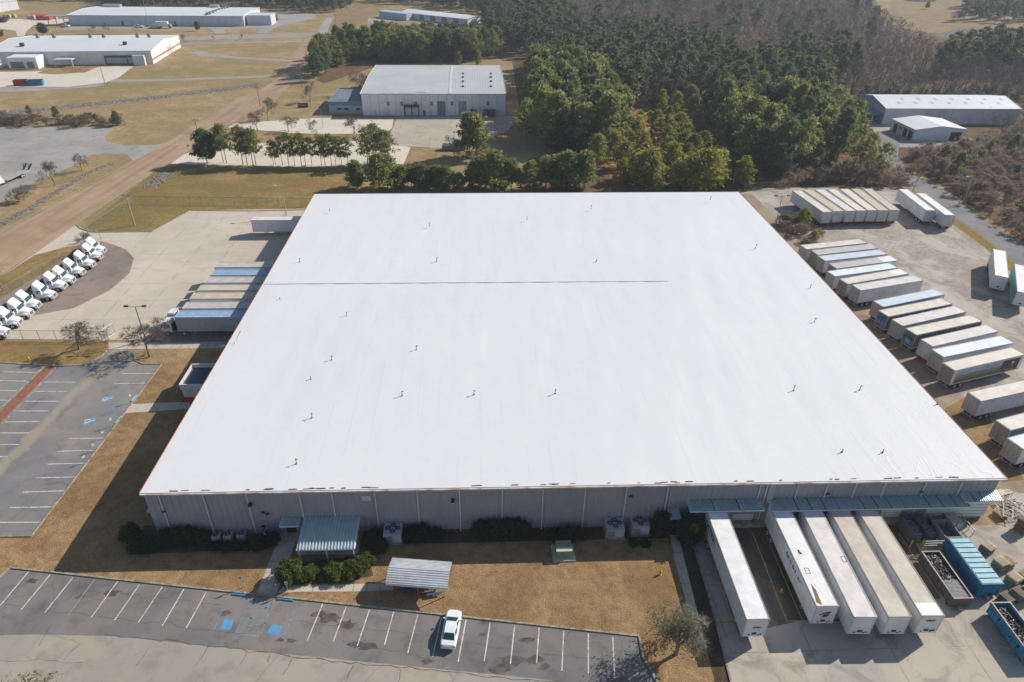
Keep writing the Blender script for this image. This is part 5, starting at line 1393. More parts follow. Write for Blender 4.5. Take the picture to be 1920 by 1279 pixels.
wood_pole((1806,381), 332, 'pale street light beside the service road', LG2, 0, pale, True, 'street light', .13)
wood_pole((1796,386), 368, 'grey stub pole beside the pale street light', None, 0, m_galv, cat='pole', r=.12)
wood_pole((1711,360), 338, 'grey guy pole beside the pair of parked trailers', None, 0, m_galv, cat='pole', r=.12)
wood_pole((606,240), 205, 'thin dark light pole by the forecourt of the grey-roofed building', LG2, 0, m_galv, True, 'light pole', .08)
wood_pole((1846,232), 200, 'wooden pole with crossarm before the long grey shed', None, 1)

def chain_mat():
    n = Nt('chain_link'); tr = n.new('ShaderNodeBsdfTransparent'); mx = n.new('ShaderNodeMixShader')
    n.setin(n.b.inputs['Base Color'], (.30,.30,.30)); n.b.inputs['Metallic'].default_value = .3
    v = n.noise(.6, 3, .5); mx.inputs[0].default_value = .1
    n.link(tr.outputs[0], mx.inputs[1]); n.link(n.b.outputs[0], mx.inputs[2]); n.link(mx.outputs[0], n.out.inputs['Surface'])
    return n.mat
m_chain = chain_mat(); m_fence = P('dull_fence_steel', (.20,.20,.195), .6, .15, 2)
def fence(pix, label, h=2.1, step=3.0):
    P0 = [G(*p) for p in pix]; t = thing('chain_link_fence', label, 'fence', P0[0])
    pts = []
    for a, b in zip(P0, P0[1:]):
        n = max(1, round((b-a).length/step)); pts += [a+(b-a)*(i/n) for i in range(n)]
    pts.append(P0[-1]); pts = [p-P0[0] for p in pts]
    m = MB(); m.add([(p.x,p.y,.05) for p in pts]+[(p.x,p.y,h) for p in pts], [(i, i+1, i+1+len(pts), i+len(pts)) for i in range(len(pts)-1)]); m.build('mesh_panel', m_chain, t)
    m = MB()
    for a, b in zip(pts, pts[1:]): m.tube((a.x,a.y,h), (b.x,b.y,h), .035, .035, 5)
    m.build('top_rail', m_fence, t)
    pmesh = MB(); pmesh.tube((0,0,0), (0,0,h+.1), .05, .05, 6); d = pmesh.data('post', [m_fence])
    for p in pts[:95]: put('post', d, t, p)
fence([(-60,605), (0,562), (190,449)], 'chain-link fence behind the row of white tractors')
fence([(165,441), (196,418), (252,381)], 'chain-link fence running from the yard gate up to the pale pole')
fence([(252,382), (400,384), (585,386)], 'chain-link fence across the lawn behind the left dock')
fence([(-80,637), (200,639), (205,641)], 'chain-link fence between the truck yard and the side lawn')
fence([(262,641), (430,636)], 'chain-link fence below the bright blue-roofed trailer')
fence([(1395,357), (1480,352)], 'chain-link fence at the back corner of the gravel yard')
t = None
p = G(193,640); t = thing('gate_panel', 'narrow chain-link gate standing open by the bare tree', 'gate', p, 1.2)
m = MB(); m.box((1.5,0,1.1), (3,.01,2.0)); m.build('mesh_panel', m_chain, t); m = MB()
for q in (((0,0,.05),(0,0,2.2)), ((3,0,.05),(3,0,2.2)), ((0,0,.1),(3,0,.1)), ((0,0,2.2),(3,0,2.2))): m.tube(q[0], q[1], .05, .05, 6)
m.build('frame', m_galv, t)
# monument sign, far containers, red tarp, benches
a = G(559,201.5); b = G(578,201.5); t = thing('monument_sign', 'low black monument sign on the grass verge', 'sign', ((a+b)/2), 0)
Ls = (b-a).length; m = MB(); m.box((0,0,.9), (Ls,.5,1.5)); m.build('sign_panel', m_black, t); m = MB(); m.box((0,0,.1), (Ls*.9,.7,.2)); m.build('base', m_kerb, t)
m = MB()
for k in range(7): m.box((-Ls*.28+k*Ls*.1,-.26,1.0), (Ls*.06,.02,.35))
m.box((-Ls*.4,-.26,1.0), (Ls*.06,.02,.6)); m.build('lettering', m_trim, t)
for (x0, x1, mt, lab) in ((26,52,P('box_red', (.36,.05,.03), .6, .15, .5),'red open-top container end to end with a blue one'), (52,81,P('box_blue', (.02,.19,.34), .6, .15, .5),'blue open-top container end to end with a red one')):
    a, b = G(x0,161.5), G(x1,160.5); L = (b-a).length; t = thing('waste_container', lab, 'container', (a+b)/2, atan2((b-a).y, (b-a).x), 'red and blue containers on the far lot')
    m = MB()
    for s in (-1,1): m.box((0, s*1.15+1.2, 1.2), (L-.1,.12,2.2)); m.box((s*(L/2-.1),1.2,1.2), (.12,2.2,2.2))
    m.box((0,1.2,.3), (L-.2,2.2,.2))
    for k in range(8): m.box((-L/2+.4+(L-.8)*k/7, -.05+.05, 1.1), (.14,.12,2.0))
    m.build('body', mt, t); m = MB()
    for s in (-1,1): m.box((0, s*1.15+1.2, 2.33), (L,.2,.1))
    m.build('rim', m_trim if False else mt, t)
p = G(85,37); t = thing('storage_tent', 'bright red covered pile beside the distant long building', 'tent', p, 0)
m = MB(); m.loft([(-4.5, [(-3,0),(3,0),(2.2,2.6),(0,3.4),(-2.2,2.6)]), (4.5, [(-3,0),(3,0),(2.2,2.6),(0,3.4),(-2.2,2.6)])]); m.build('cover', P('tarp_red', (.55,.06,.03), .6, .1, .3), t)
m = MB(); m.box((0,0,.1), (9.4,6.4,.2)); m.build('base', m_kerb, t)
for (px, py, lab, mt) in ((8,39,'dark machine among yellow stacks at the far left', m_black), (4,42,'black machine on the far left lot', m_black), (24,33,'yellow stack on the far left lot', P('yellow_stack', (.5,.38,.12), .8, .2, .5)), (15,34,'tan stack on the far left lot', P('tan_stack', (.45,.36,.22), .8, .2, .5)), (60,36,'small pink stack left of the red pile', P('pink_stack', (.5,.33,.27), .8, .2, .5)), (101,35.5,'small pale stack right of the red pile', P('pink_stack', (.5,.33,.27), .8, .2, .5))):
    p = G(px, py); t = thing('stored_goods', lab, 'stack', p, .1)
    m = MB(); m.box((0,0,1.0), (4.5,3,1.8)); m.box((1,0,2.1), (2,2.5,.5)); m.box((-1.4,0,2.0), (1.2,2.8,.3)); m.build('load', mt, t); m = MB(); m.box((0,0,.06), (5,3.2,.12)); m.build('base', m_woodg, t)
# skip on the neighbour's apron
p = G(850,281); t = thing('open_skip', 'pale blue-grey skip under the bare tree on the neighbouring apron', 'skip', p, -.05)
m = MB(); L = 7.5
for s in (-1,1): m.box((0, s*1.1, 1.0), (L,.12,1.6)); m.box((s*(L/2-.06),0,1.0), (.12,2.1,1.6))
m.box((0,0,.25), (L-.2,2.1,.1)); m.build('body', P('skip_pale', (.25,.29,.34), .6, .15, .6), t); m = MB()
for s in (-1,1): m.box((0, s*1.1, 1.85), (L+.1,.2,.1))
m.build('rim', m_trim, t)
# ------------------------------------------------------------------ neighbouring and distant buildings
def ribroof(name, c, c2, pitch=1.0):
    n = Nt(name); tc = n.new('ShaderNodeTexCoord').outputs['Object']
    sx = n.new('ShaderNodeSeparateXYZ'); n.link(tc, sx.inputs[0])
    fr = n.math('FRACT', n.math('MULTIPLY', sx.outputs[0], 1/pitch))
    col = n.mix(n.ramp(n.noise(.08, 5, .6, .4), [(.35, 0.0), (.65, 1.0)]), c, c2)
    col = n.mix(n.math('MULTIPLY', n.math('LESS_THAN', fr, .22), .4), col, sc(c, .6))
    col = n.mix(n.ramp(n.noise(.5, 5, .7, .5), [(.55, 0.0), (.8, .3)]), col, sc(c, .7))
    return n.done(col, .55, .0, .3)
def shed(label, base, eave_y, fr, bl, wall, roof, ridge=None, axis='x', cat='building', name='industrial_building', over=.3, trim=None, group=None):
    P0 = G(*base); h = Zat(base[0], eave_y, P0); P1 = G(*fr, h); P3 = G(*bl, h)
    u = P1-P0; u.z = 0; Wd = u.length; u.normalize(); v = Vector((-u.y, u.x, 0)); D = (P3-P0).dot(v); ang = atan2(u.y, u.x)
    t = thing(name, label, cat, P0, ang, group); hr = h+(ridge or .15)
    m = MB()
    if axis == 'x':
        m.add([(0,0,0),(Wd,0,0),(Wd,D,0),(0,D,0),(0,0,h),(Wd,0,h),(Wd,D,h),(0,D,h),(0,D/2,hr),(Wd,D/2,hr)], [(0,1,5,4),(2,3,7,6),(1,2,6,9,5),(3,0,4,8,7)])
        R0 = [(-over,-over,h+.02),(Wd+over,-over,h+.02),(Wd+over,D/2,hr+.06),(-over,D/2,hr+.06),(Wd+over,D+over,h+.02),(-over,D+over,h+.02)]
        RF = [(0,1,2,3),(3,2,4,5)]
    else:
        m.add([(0,0,0),(Wd,0,0),(Wd,D,0),(0,D,0),(0,0,h),(Wd,0,h),(Wd,D,h),(0,D,h),(Wd/2,0,hr),(Wd/2,D,hr)], [(0,1,5,8,4),(2,3,7,9,6),(1,2,6,5),(3,0,4,7)])
        R0 = [(-over,-over,h+.02),(Wd/2,-over,hr+.06),(Wd/2,D+over,hr+.06),(-over,D+over,h+.02),(Wd+over,-over,h+.02),(Wd+over,D+over,h+.02)]
        RF = [(0,1,2,3),(1,4,5,2)]
    m.build('wall', wall, t)
    m = MB(); nb = len(R0); m.add(R0+[(x,y,z-.18) for x,y,z in R0], RF+[tuple(i+nb for i in reversed(f)) for f in RF])
    bnd = [(0,1),(1,2),(2,4),(4,5),(5,3),(3,0)] if axis == 'x' else [(0,1),(1,4),(4,5),(5,2),(2,3),(3,0)]
    m.add(R0+[(x,y,z-.18) for x,y,z in R0], [(a, a+nb, b+nb, b) for a, b in bnd])
    r = m.build('roof', roof, t)
    if trim:
        m = MB(); m.box((Wd/2, -over-.05, h-.12), (Wd+2*over, .12, .3))
        for y0, y1 in ((-over, D/2), (D/2, D+over)):
            if axis == 'x':
                for x in (-over-.05, Wd+over+.05): m.bar((x, y0, (h if y0 < 0 else hr)+.02), (x, y1, (hr if y0 < 0 else h)+.02), .1, .3)
        m.build('trim', trim, t)
    return t, Wd, D, h, hr, r
def onwall(t, Wd, px, P0, base_y):
    """local x of a pixel on the front wall base"""
    p = G(px, base_y); a = t.rotation_euler.z
    d = p-t.location
    return d.x*cos(a)+d.y*sin(a)
m_bw = P('cream_wall', (.72,.72,.715), .6, .05, .2, dirt=(.3,.3,.3), dirt_amt=.25)
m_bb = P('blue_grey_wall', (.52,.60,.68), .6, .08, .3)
m_wr = ribroof('white_ribbed_roof', (.60,.605,.62), (.66,.66,.67), 1.2)
m_gr = ribroof('grey_ribbed_roof', (.43,.43,.42), (.49,.49,.48), 1.0)
m_win = P('window_grey', (.17,.18,.20), .3, .2, 1)

# the grey-roofed building in the middle
t, Wd, D, h, hr, rf = shed('grey-roofed factory with cream panel walls in front of the pines', (681,217), 175.6, (947.8,175.6), (710,122.2), m_bw, m_gr, .9, trim=m_trim, cat='factory')
X = lambda px: onwall(t, Wd, px, None, 217)
sz = Wd/(947-681)
m = MB()
for k in range(1, 17): m.box((Wd*k/17, -.01, h/2), (.12, .04, h-.4))
m.build('panel_joint', P('joint_dark', (.33,.33,.34), .7, .1, 1), t)
for px in (729.6,754.8,780.7,810.3,848.3,915):
    m = MB(); m.box((X(px), -.04, h*.55), (1.2, .1, 1.6)); f = m.build('window', m_trim, t)
    m = MB(); m.box((X(px), -.1, h*.55), (1.0, .05, 1.4)); m.box((X(px), -.13, h*.55), (1.0,.04,.06), mi=1); m.build('pane', [m_win, m_trim], f)
m_rd = P('roller_green', (.17,.25,.27), .5, .12, .6); m_rd2 = P('roller_blue', (.27,.34,.44), .5, .1, .6)
for a, b, mt in ((820.6,835.7,m_rd), (859.8,875,m_rd2)):
    m = MB(); w = X(b)-X(a); hd = h*.66; m.box((X((a+b)/2), -.05, hd/2), (w, .12, hd))
    for k in range(9): m.box((X((a+b)/2), -.12, hd*(k+.5)/9), (w, .03, .06), mi=1)
    m.build('roller_door', [mt, m_soffit], t)
m = MB(); m.box((X(773), -1.1, 3.9), (X(787)-X(759), 2.2, .5)); m.box((X(773), -.4, 1.6), (X(787)-X(759)-.4,.9,1.0), mi=1)
for px in (760,773,786): m.box((X(px), -1.9, 1.9), (.3,.3,3.8))
m.build('dock_shelter', [m_black, m_dark], t)
for px in (767,780): m = MB(); m.box((X(px), -.88, 2.1), (2.4,.1,2.2)); m.build('dock_door', m_bw, t)
for px in (796,): m = MB(); m.box((X(px), -.05, 1.05), (1.0,.1,2.1)); m.build('door', m_win, t)
for px in (704,809): m = MB(); m.box((X(px), -.05, 1.05), (1.0,.1,2.1)); m.build('door', m_trim, t)
for px in (886,910,923):
    p = G(px, 217.8); o = thing('condenser_unit', 'dark condenser against the wall of the grey-roofed factory', 'air conditioner', p, t.rotation_euler.z, 'condensers by the grey-roofed factory')
    m = MB(); m.box((0,-.6,1.4), (2.3,1.2,2.4)); m.build('cabinet', m_black, o); m = MB()
    for k in range(4): m.box((0,-1.22,.7+k*.5), (2.1,.05,.25))
    m.build('louvre', m_win, o)
rr = random.Random(2); m = MB()
for px, ys in ((868,(140,147,154,162)), (920.5,(140,147,154,162))):
    for y in ys:
        p = G(px, y, h+.5)-t.location; a = -t.rotation_euler.z; x, yy = p.x*cos(a)-p.y*sin(a), p.x*sin(a)+p.y*cos(a)
        zz = h+.9*(1-abs(yy-D/2)/(D/2)); m.box((x, yy, zz+.25), (.9,.9,.5))
m.build('roof_vent', m_black, rf); m = MB()
m.bar((X(843)+.3, .2, h+.1), (X(843)+.3, D/2, hr+.12), .7, .12); m.bar((X(843)+.3, D/2, hr+.12), (X(843)+.3, D-.2, h+.1), .7, .12); m.build('roof_joint', m_trim, rf)
m = MB()
for k in range(14): m.box((rr.uniform(1,Wd*.45), rr.uniform(.3,1.2), h+.12), (rr.uniform(.8,4), .3, .06))
m.build('roof_patch', m_trim, rf)
t2, W2, D2, h2, hr2, r2 = shed('low office wing with a dark flat roof beside the grey-roofed factory', (618,213), 191.5, (680,192), (637,166.5), P('office_wall', (.42,.45,.47), .6, .08, .4), P('dark_roofing', (.15,.185,.21), .8, .2, .2), None, name='office_building', over=.0)
m = MB(); m.box((W2/2, -.1, h2-.5), (W2+.4,.25,1.4)); m.box((W2/2, D2, h2+.1), (W2,.25,.5)); m.box((-.1, D2/2, h2-.3), (.25,D2,1.2)); m.build('parapet', P('teal_fascia', (.13,.24,.29), .5, .1, .5), t2)
for fx in (.3,.5,.85):
    m = MB(); m.box((W2*fx, -.05, h2*.42), (2.0,.1,1.0)); f = m.build('window', m_trim, t2); m = MB(); m.box((W2*fx, -.12, h2*.42), (1.8,.05,.8)); m.build('pane', m_glass, f)
# first long white building (near, left)
P0 = G(283,120); hB = Zat(282, 95, P0)
bl_ = G(-26, 97.5, hB); bx, by = PX((bl_.x, bl_.y, 0))
t, Wd, D, h, hr, rf = shed('long white warehouse with red band and dock doors on the left, nearer of two', (bx, by), PX((bl_.x, bl_.y, hB))[1], (281.7,95), None or (-26+57.6, 67.2), m_bw, m_wr, 2.2, trim=m_trim, cat='warehouse')
X = lambda px: onwall(t, Wd, px, None, 121)
m_band = P('red_band', (.38,.13,.08), .6, .15, .5)
m = MB(); m.box((Wd+.03, D/2, h*.33), (.06, D, .8)); m.build('red_band', m_band, t)
for fy in (.55,.62): m = MB(); m.box((Wd+.06, D*fy, 2.0), (.1,1.2,4.0)); m.build('door', m_band, t)
m = MB(); m.box((X(228), -.3, 2.1), (X(256)-X(200), .6, 4.2)); m.build('dock_shelter', P('dock_dark', (.07,.09,.11), .7, .2, .5), t)
for px in (207,216.5,226,235,247): m = MB(); m.box((X(px), -.65, 1.9), (2.6,.12,2.8)); m.build('dock_door', P('dock_pale', (.36,.40,.43), .6, .1, .5), t)
m = MB(); m.box((X(265), -1.5, 2.3), (X(277)-X(256), 3.4, 4.6)); m.build('side_block', m_trim, t)
m = MB(); m.box((X(132), -3.2, 3.4), (X(148)-X(115), 5.5, .35)); 
for px in (116,147): m.box((X(px), -5.6, 1.7), (.35,.35,3.4))
m.build('entrance_canopy', m_trim, t)
m = MB(); m.box((X(66), -5, 2.6), (X(90)-X(38), 9.5, 5.4)); m.build('dock_block', m_bw, t)
for px in (50,62,80): m = MB(); m.box((X(px), -9.8, 1.9), (3.0,.15,2.9)); m.build('dock_door', m_win, t)
m = MB(); m.box((X(2)-4, -12, 2.9), (X(22)-X(-40), 16, 5.8)); m.box((X(2)-4, -20.05, 2.2), (X(22)-X(-40)+.05,.1,.8), mi=1); m.box((X(2)-4+(X(22)-X(-40))/2+.03, -12, 2.2), (.08,16,.8), mi=1); m.build('dock_block', [m_bw, m_band], t)
for px, py in ((42,86.5),(235,84)):
    m = MB(); p = G(px, py, h+1)-t.location; a = -t.rotation_euler.z; m.box((p.x*cos(a)-p.y*sin(a), p.x*sin(a)+p.y*cos(a), h+1.6), (1.6,1.6,1.8)); m.build('roof_vent', m_black, rf)
for px in (76,106,172.5,197.5,259.5,281):
    m = MB(); p = G(px, 69, hr)-t.location; a = -t.rotation_euler.z; m.box((p.x*cos(a)-p.y*sin(a), D*.56, hr+.8), (1.4,1.4,2.0)); m.build('roof_vent', m_pipe, rf)
# second long white building (far, left)
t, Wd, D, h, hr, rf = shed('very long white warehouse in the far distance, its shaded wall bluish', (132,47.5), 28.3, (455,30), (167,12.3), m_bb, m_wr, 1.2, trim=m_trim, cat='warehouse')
m = MB()
for k in range(1,24): m.box((Wd*k/24, -.02, h/2), (.15,.05,h-.5))
m.build('wall_strip', m_bw, t)
m = MB(); m.box((Wd+.03, D/2, h/2), (.06, D+.1, h-.2)); m.build('side_wall', m_trim, t)
for fx in (.08,.13,.73): m = MB(); m.box((Wd*fx, D*.92, h+1.2), (6,4,1.6)); m.build('roof_unit', m_galv, rf)
m = MB()
for k in range(7): m.box((Wd*(.79+.004*k), D*(.12+.12*k), h+.9), (3.2,2.2,1.0))
m.bar((Wd*.79, D*.05, h+.9), (Wd*.815, D*.9, h+.9), 1.2, .8)
m.build('roof_duct', P('duct_green', (.13,.22,.2), .6, .2, 1), rf)
m = MB(); m.box((Wd+9, D*.25, 3.0), (16, D*.3, 6)); m.build('end_block', m_trim, t)
m = MB(); m.box((-8, 3, 5.4), (14, 8, .4))
for x in (-13,-8,-3): m.box((x, -.6, 2.7), (.4,.4,5.2))
m.build('side_canopy', m_galv, t)
for fx in (.3,.6): m = MB(); m.box((Wd*fx, -.06, 1.3), (1.5,.1,2.6)); m.build('door', m_win, t)
# top centre building half behind the pines
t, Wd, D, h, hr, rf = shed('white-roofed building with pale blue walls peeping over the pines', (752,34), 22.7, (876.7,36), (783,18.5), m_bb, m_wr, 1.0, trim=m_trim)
m = MB(); m.box((-1, -4, 2.2), (26, 8, 4.4)); m.build('side_block', P('pale_blue', (.36,.44,.52), .6, .08, .4), t)
for k in range(5): m = MB(); m.box((Wd*(.15+.17*k), -.06, 2.2), (4.5,.12,3.6)); m.build('roller_door', m_win, t)
# corner building top left
t, Wd, D, h, hr, rf = shed('white building cut off by the top left corner', (-70,33), 15, (31,.5), (-58,-4), m_trim, m_wr, 1.0)
m = MB(); m.box((Wd*.84, -.03, h/2), (.2,.06,h-.3)); m.box((Wd*.5, -.05, 2), (4,.1,4)); m.build('wall_strip', m_galv, t)
m = MB(); m.box((Wd*.3, -.08, 2.0), (4.5,.14,4.0)); m.build('roller_door', m_win, t)
# long shed at the right
t, Wd, D, h, hr, rf = shed('long grey shed with a white gabled roof and rows of skylights', (1653,232.7), 203, (1914.8,204), (1608,177.4), P('shed_wall', (.50,.52,.57), .6, .07, .2, dirt=(.2,.2,.2), dirt_amt=.3), P('shed_roof', (.62,.63,.64), .5, .06, .2), 2.2, trim=m_trim)
for k in range(7):
    for y in (.17, .33):
        m = MB(); x = Wd*(.12+.125*k)+(3 if y > .2 else 0); zz = h+2.2*y*2
        m.add([(x,D*y,zz+.1),(x+1.2,D*y,zz+.1),(x+1.2,D*(y+.07),zz+.1+.31),(x,D*(y+.07),zz+.1+.31)], [(0,1,2,3)]); m.build('skylight', P('skylight_grey', (.40,.42,.41), .4, .1, 1), rf)
m = MB(); m.add([(-.05,.5,h*.62),(-.05,D-.5,h*.62),(-4.2,D-.5,h*.5),(-4.2,.5,h*.5)], [(0,1,2,3)])
o = m.build('porch_roof', P('porch_blue', (.15,.26,.36), .5, .1, .5), t)
for y in (.6,D*.35,D*.7): m = MB(); m.box((-4.1,y,h*.25), (.3,.3,h*.5)); m.build('post', m_trim, o)
for y in (D*.3,D*.55,D*.8): m = MB(); m.box((-.05,y,1.6), (.1,2.4,3.2)); m.build('door', m_dark, t)
for fx in (.07,.27,.5,.73): m = MB(); m.box((Wd*fx,-.04,h/2), (.2,.08,h-.3)); m.build('downspout', m_galv, t)
m = MB(); m.box((Wd*.36,-.2,h*.75), (2.0,.4,1.0)); m.build('wall_unit', m_trim, t)
# small workshop
t, Wd, D, h, hr, rf = shed('small pale workshop with a white gable roof and dark doors', (1710,264.5), 243, (1812,242), (1676,223), P('workshop_wall', (.66,.66,.67), .6, .06, .3), P('workshop_roof', (.64,.64,.65), .5, .05, .2), 1.1, 'y', name='workshop')
m = MB(); m.box((Wd*.83,-.06,h*.36), (Wd*.22,.1,h*.72)); m.build('roller_door', m_dark, t)
for y in (D*.14,D*.36,D*.8):
    m = MB(); m.box((-.06,y,h*.37), (.1,D*.15,h*.74)); m.build('roller_door', m_dark, t)
for y in (D*.55,D*.63): m = MB(); m.box((-.06,y,h*.55), (.1,1.0,1.0)); m.build('window', m_win, t)
# far houses
for (px, py, w, lab, rc) in ((1735,2,16,'far pale house beyond the hay field',(.4,.42,.45)), (1893,9,26,'far pale-roofed house behind trees at the top right corner',(.55,.58,.62)), (1715,1,10,'smaller far house beside the hay field',(.35,.3,.28))):
    p = G(px, py); t = thing('house', lab, 'house', p, .1)
    m = MB(); m.box((0,0,1.5), (w,8,3)); m.build('wall', m_bw, t)
    m = MB(); m.loft([(-w/2-.4, [(-4.5,3),(4.5,3),(0,5)]), (w/2+.4, [(-4.5,3),(4.5,3),(0,5)])]); m.build('roof', P('house_roof%d' % px if False else 'house_roof_'+('pale' if w > 20 else 'blue' if w > 12 else 'brown'), rc, .7, .1, .3), t)
    for x in (-w*.25, w*.25): m = MB(); m.box((x,-4.03,1.6), (1.4,.1,1.2)); m.build('window', m_win, t)
# ------------------------------------------------------------------ vegetation
def leafmat(name, c1, c2, var=.5, tr=.55):
    n = Nt(name); g = n.new('ShaderNodeNewGeometry'); oi = n.new('ShaderNodeObjectInfo')
    f = n.math('ADD', n.math('MULTIPLY', g.outputs['Random Per Island'], var), n.math('MULTIPLY', oi.outputs['Random'], 1-var))
    c = n.ramp(f, [(.1, c1), (.9, c2)])
    c = n.mix(n.ramp(n.noise(.06, 3, .5, 0, n.wco()), [(.35, 0.0), (.7, .45)]), c, sc(c1, .8))
    tl = n.new('ShaderNodeBsdfTranslucent'); n.link(c, tl.inputs[0]); mx = n.new('ShaderNodeMixShader'); mx.inputs[0].default_value = tr
    m = n.done(c, .75, 0, .15)
    n.link(n.b.outputs[0], mx.inputs[1]); n.link(tl.outputs[0], mx.inputs[2]); n.link(mx.outputs[0], n.out.inputs['Surface'])
    return m
m_bark = P('pine_bark', (.17,.12,.09), .95, .25, 2); m_barkg = P('grey_bark', (.24,.20,.17), .95, .2, 2)
m_pine = leafmat('pine_needles', (.17,.19,.06), (.37,.375,.125))
m_dpine = leafmat('dark_needles', (.085,.12,.056), (.215,.25,.10))
m_ypine = leafmat('young_needles', (.22,.23,.05), (.44,.40,.09))
m_twig = leafmat('bare_twigs', (.15,.122,.115), (.27,.225,.21)); m_twigr = leafmat('brush_twigs', (.21,.16,.125), (.36,.285,.225))
m_olive = leafmat('olive_leaves', (.17,.17,.085), (.34,.335,.19)); m_palet = leafmat('pale_twigs', (.32,.295,.245), (.52,.48,.40))
m_shrub = leafmat('shrub_leaves', (.10,.14,.032), (.28,.32,.085)); m_shrubd = leafmat('dark_shrub_leaves', (.045,.075,.034), (.11,.15,.062))
m_orange = leafmat('rust_leaves', (.2,.10,.04), (.34,.2,.08))

def leaves(C, size, rng, elong=2.2, up=.25):
    """triangles round the centres C (N x 3)"""
    N = len(C); a = rng.normal(size=(N,3)); a[:,2] += up; a /= np.linalg.norm(a, axis=1)[:,None]
    b = np.cross(a, rng.normal(size=(N,3))); b /= np.linalg.norm(b, axis=1)[:,None]+1e-9
    s = (size*rng.uniform(.6,1.3,N))[:,None]
    V = np.stack([C-a*s*.5*elong*.5-b*s*.5, C+b*s*.5-a*s*.25*elong, C+a*s*.5*elong], 1).reshape(-1,3)
    return V, np.arange(N*3).reshape(-1,3)
def crown_pine(rng, H, base, R, nclump, nleaf, size, shape='lob'):
    C = []
    for k in range(nclump):
        t = rng.random()**.85; z = base*H+(H*(1-base))*t
        if shape == 'lob': r = R*(1-(abs(t-.35)/.7)**2.2)*1.0 if t > .1 else R*.6
        elif shape == 'cone': r = R*(1.02-t)**.8
        else: r = R*math.sqrt(max(.03, 1-(2*t-.9)**2*.8))
        r = max(r, .25)*(rng.uniform(.7,1.12) if rng.random() < .78 else rng.uniform(1.1,1.38)); a = rng.random()*2*pi; rr = r*math.sqrt(rng.uniform(.12,1))
        c = np.array([cos(a)*rr, sin(a)*rr, z-.12*rr])
        cr = rng.uniform(.35,1.0)*R*.36
        C.append(c+rng.normal(size=(nleaf,3))*np.array([cr,cr,cr*.6])*.6)
    return leaves(np.concatenate(C), size, rng)
def trunk_mb(rng, H, r, limbs=8, base=.4, R=2.5, lean=.03):
    m = MB(); pts = [Vector((0,0,-.2))]; n = 5
    for k in range(1, n+1): pts.append(Vector((rng.normal()*lean*H*.3*k/n, rng.normal()*lean*H*.3*k/n, H*.96*k/n)))
    for i in range(n): m.tube(pts[i], pts[i+1], r*(1-.85*i/n), r*(1-.85*(i+1)/n), 6, caps=False)
    for k in range(limbs):
        t = base*.85+(1-base)*.9*rng.random(); i = min(n-1, int(t*n)); p = pts[i].lerp(pts[i+1], t*n-i)
        a = rng.random()*2*pi; L = R*(1.1-t)*1.1
        m.tube(p, p+Vector((cos(a)*L, sin(a)*L, L*.25)), r*.28, r*.08, 4, caps=False)
    return m
def make_kind(kind, seed):
    rng = np.random.default_rng(seed)
    if kind == 'tall':      # loblolly pine: long bare stem
        H = 10; T = trunk_mb(rng, H, .12, 14, .38, 2.5); V, F = crown_pine(rng, H, .36, 2.6, 56, 20, .32); mats = (m_bark, m_pine)
    elif kind == 'dark':
        H = 10; T = trunk_mb(rng, H, .13, 10, .2, 2.2); V, F = crown_pine(rng, H, .18, 2.3, 84, 34, .36, 'lob'); mats = (m_bark, m_dpine)
    elif kind == 'round':
        H = 10; T = trunk_mb(rng, H, .2, 10, .2, 3.4); V, F = crown_pine(rng, H, .2, 4.0, 95, 46, .5, 'round'); mats = (m_bark, m_dpine)
    elif kind == 'mid':
        H = 10; T = trunk_mb(rng, H, .15, 12, .15, 2.6); V, F = crown_pine(rng, H, .12, 2.9, 90, 34, .4, 'lob'); mats = (m_bark, m_pine)
    elif kind == 'young':
        H = 10; T = trunk_mb(rng, H, .13, 6, .1, 2.2); V, F = crown_pine(rng, H, .12, 3.3, 84, 30, .42, 'lob'); mats = (m_bark, m_ypine)
    elif kind == 'wide':
        H = 10; T = trunk_mb(rng, H, .14, 14, .25, 3.2); V, F = crown_pine(rng, H, .24, 3.3, 95, 34, .42, 'cone'); mats = (m_bark, m_pine)
    return T.data('trunk', [mats[0]], True), tri_mesh('crown', V, F, [mats[1]])
def branch(m, p, d, L, r, depth, rng, tips, spread=.55, n=3):
    q = p+d*L; m.tube(p, q, r, r*.62, 5 if depth > 1 else 3, caps=False)
    if depth == 0: tips.append((q, d, L)); return
    for k in range(n):
        e = (d+Vector(rng.normal(size=3))*spread+Vector((0,0,.12))).normalized()
        branch(m, p+d*L*rng.uniform(.55,1), e, L*rng.uniform(.6,.82), r*.55, depth-1, rng, tips, spread, n)
def make_bare(seed, mt=None, H=10, trunk=.2, depth=5, twigs=8, tw=.028, spread=.6, tl=.9, bark=None):
    rng = np.random.default_rng(seed); m = MB(); tips = []
    branch(m, Vector((0,0,-.2)), Vector((rng.normal()*.05, rng.normal()*.05, 1)).normalized(), H*.30, .2*trunk/.22, depth, rng, tips, spread, 3)
    V = []; 
    for q, d, L in tips:
        for k in range(twigs):
            e = (d+Vector(rng.normal(size=3))*.6).normalized(); l = tl*rng.uniform(.6,1.3); s = e.cross(Vector(rng.normal(size=3))).normalized()*tw
            V += [q-s, q+s, q+e*l]
    V = np.array([tuple(v) for v in V]); 
    zmax = V[:,2].max(); k = H/zmax
    m.v = [(x*k, y*k, z*k if z > 0 else z) for x, y, z in m.v]; V = V*k
    return m.data('trunk', [bark or m_barkg], True), tri_mesh('crown', V, np.arange(len(V)).reshape(-1,3), [mt or m_twig])
KIND = {k: [make_kind(k, 10*i+j) for j in range(n)] for i, (k, n) in enumerate((('tall',4),('dark',4),('round',1),('mid',4),('young',4),('wide',2)))}
KIND['bare'] = [make_bare(s) for s in (1,2,3)]
KIND['brush'] = [make_bare(s, m_twigr, 10, .1, 4, 16, .06, .8, 1.5) for s in (5,6)]
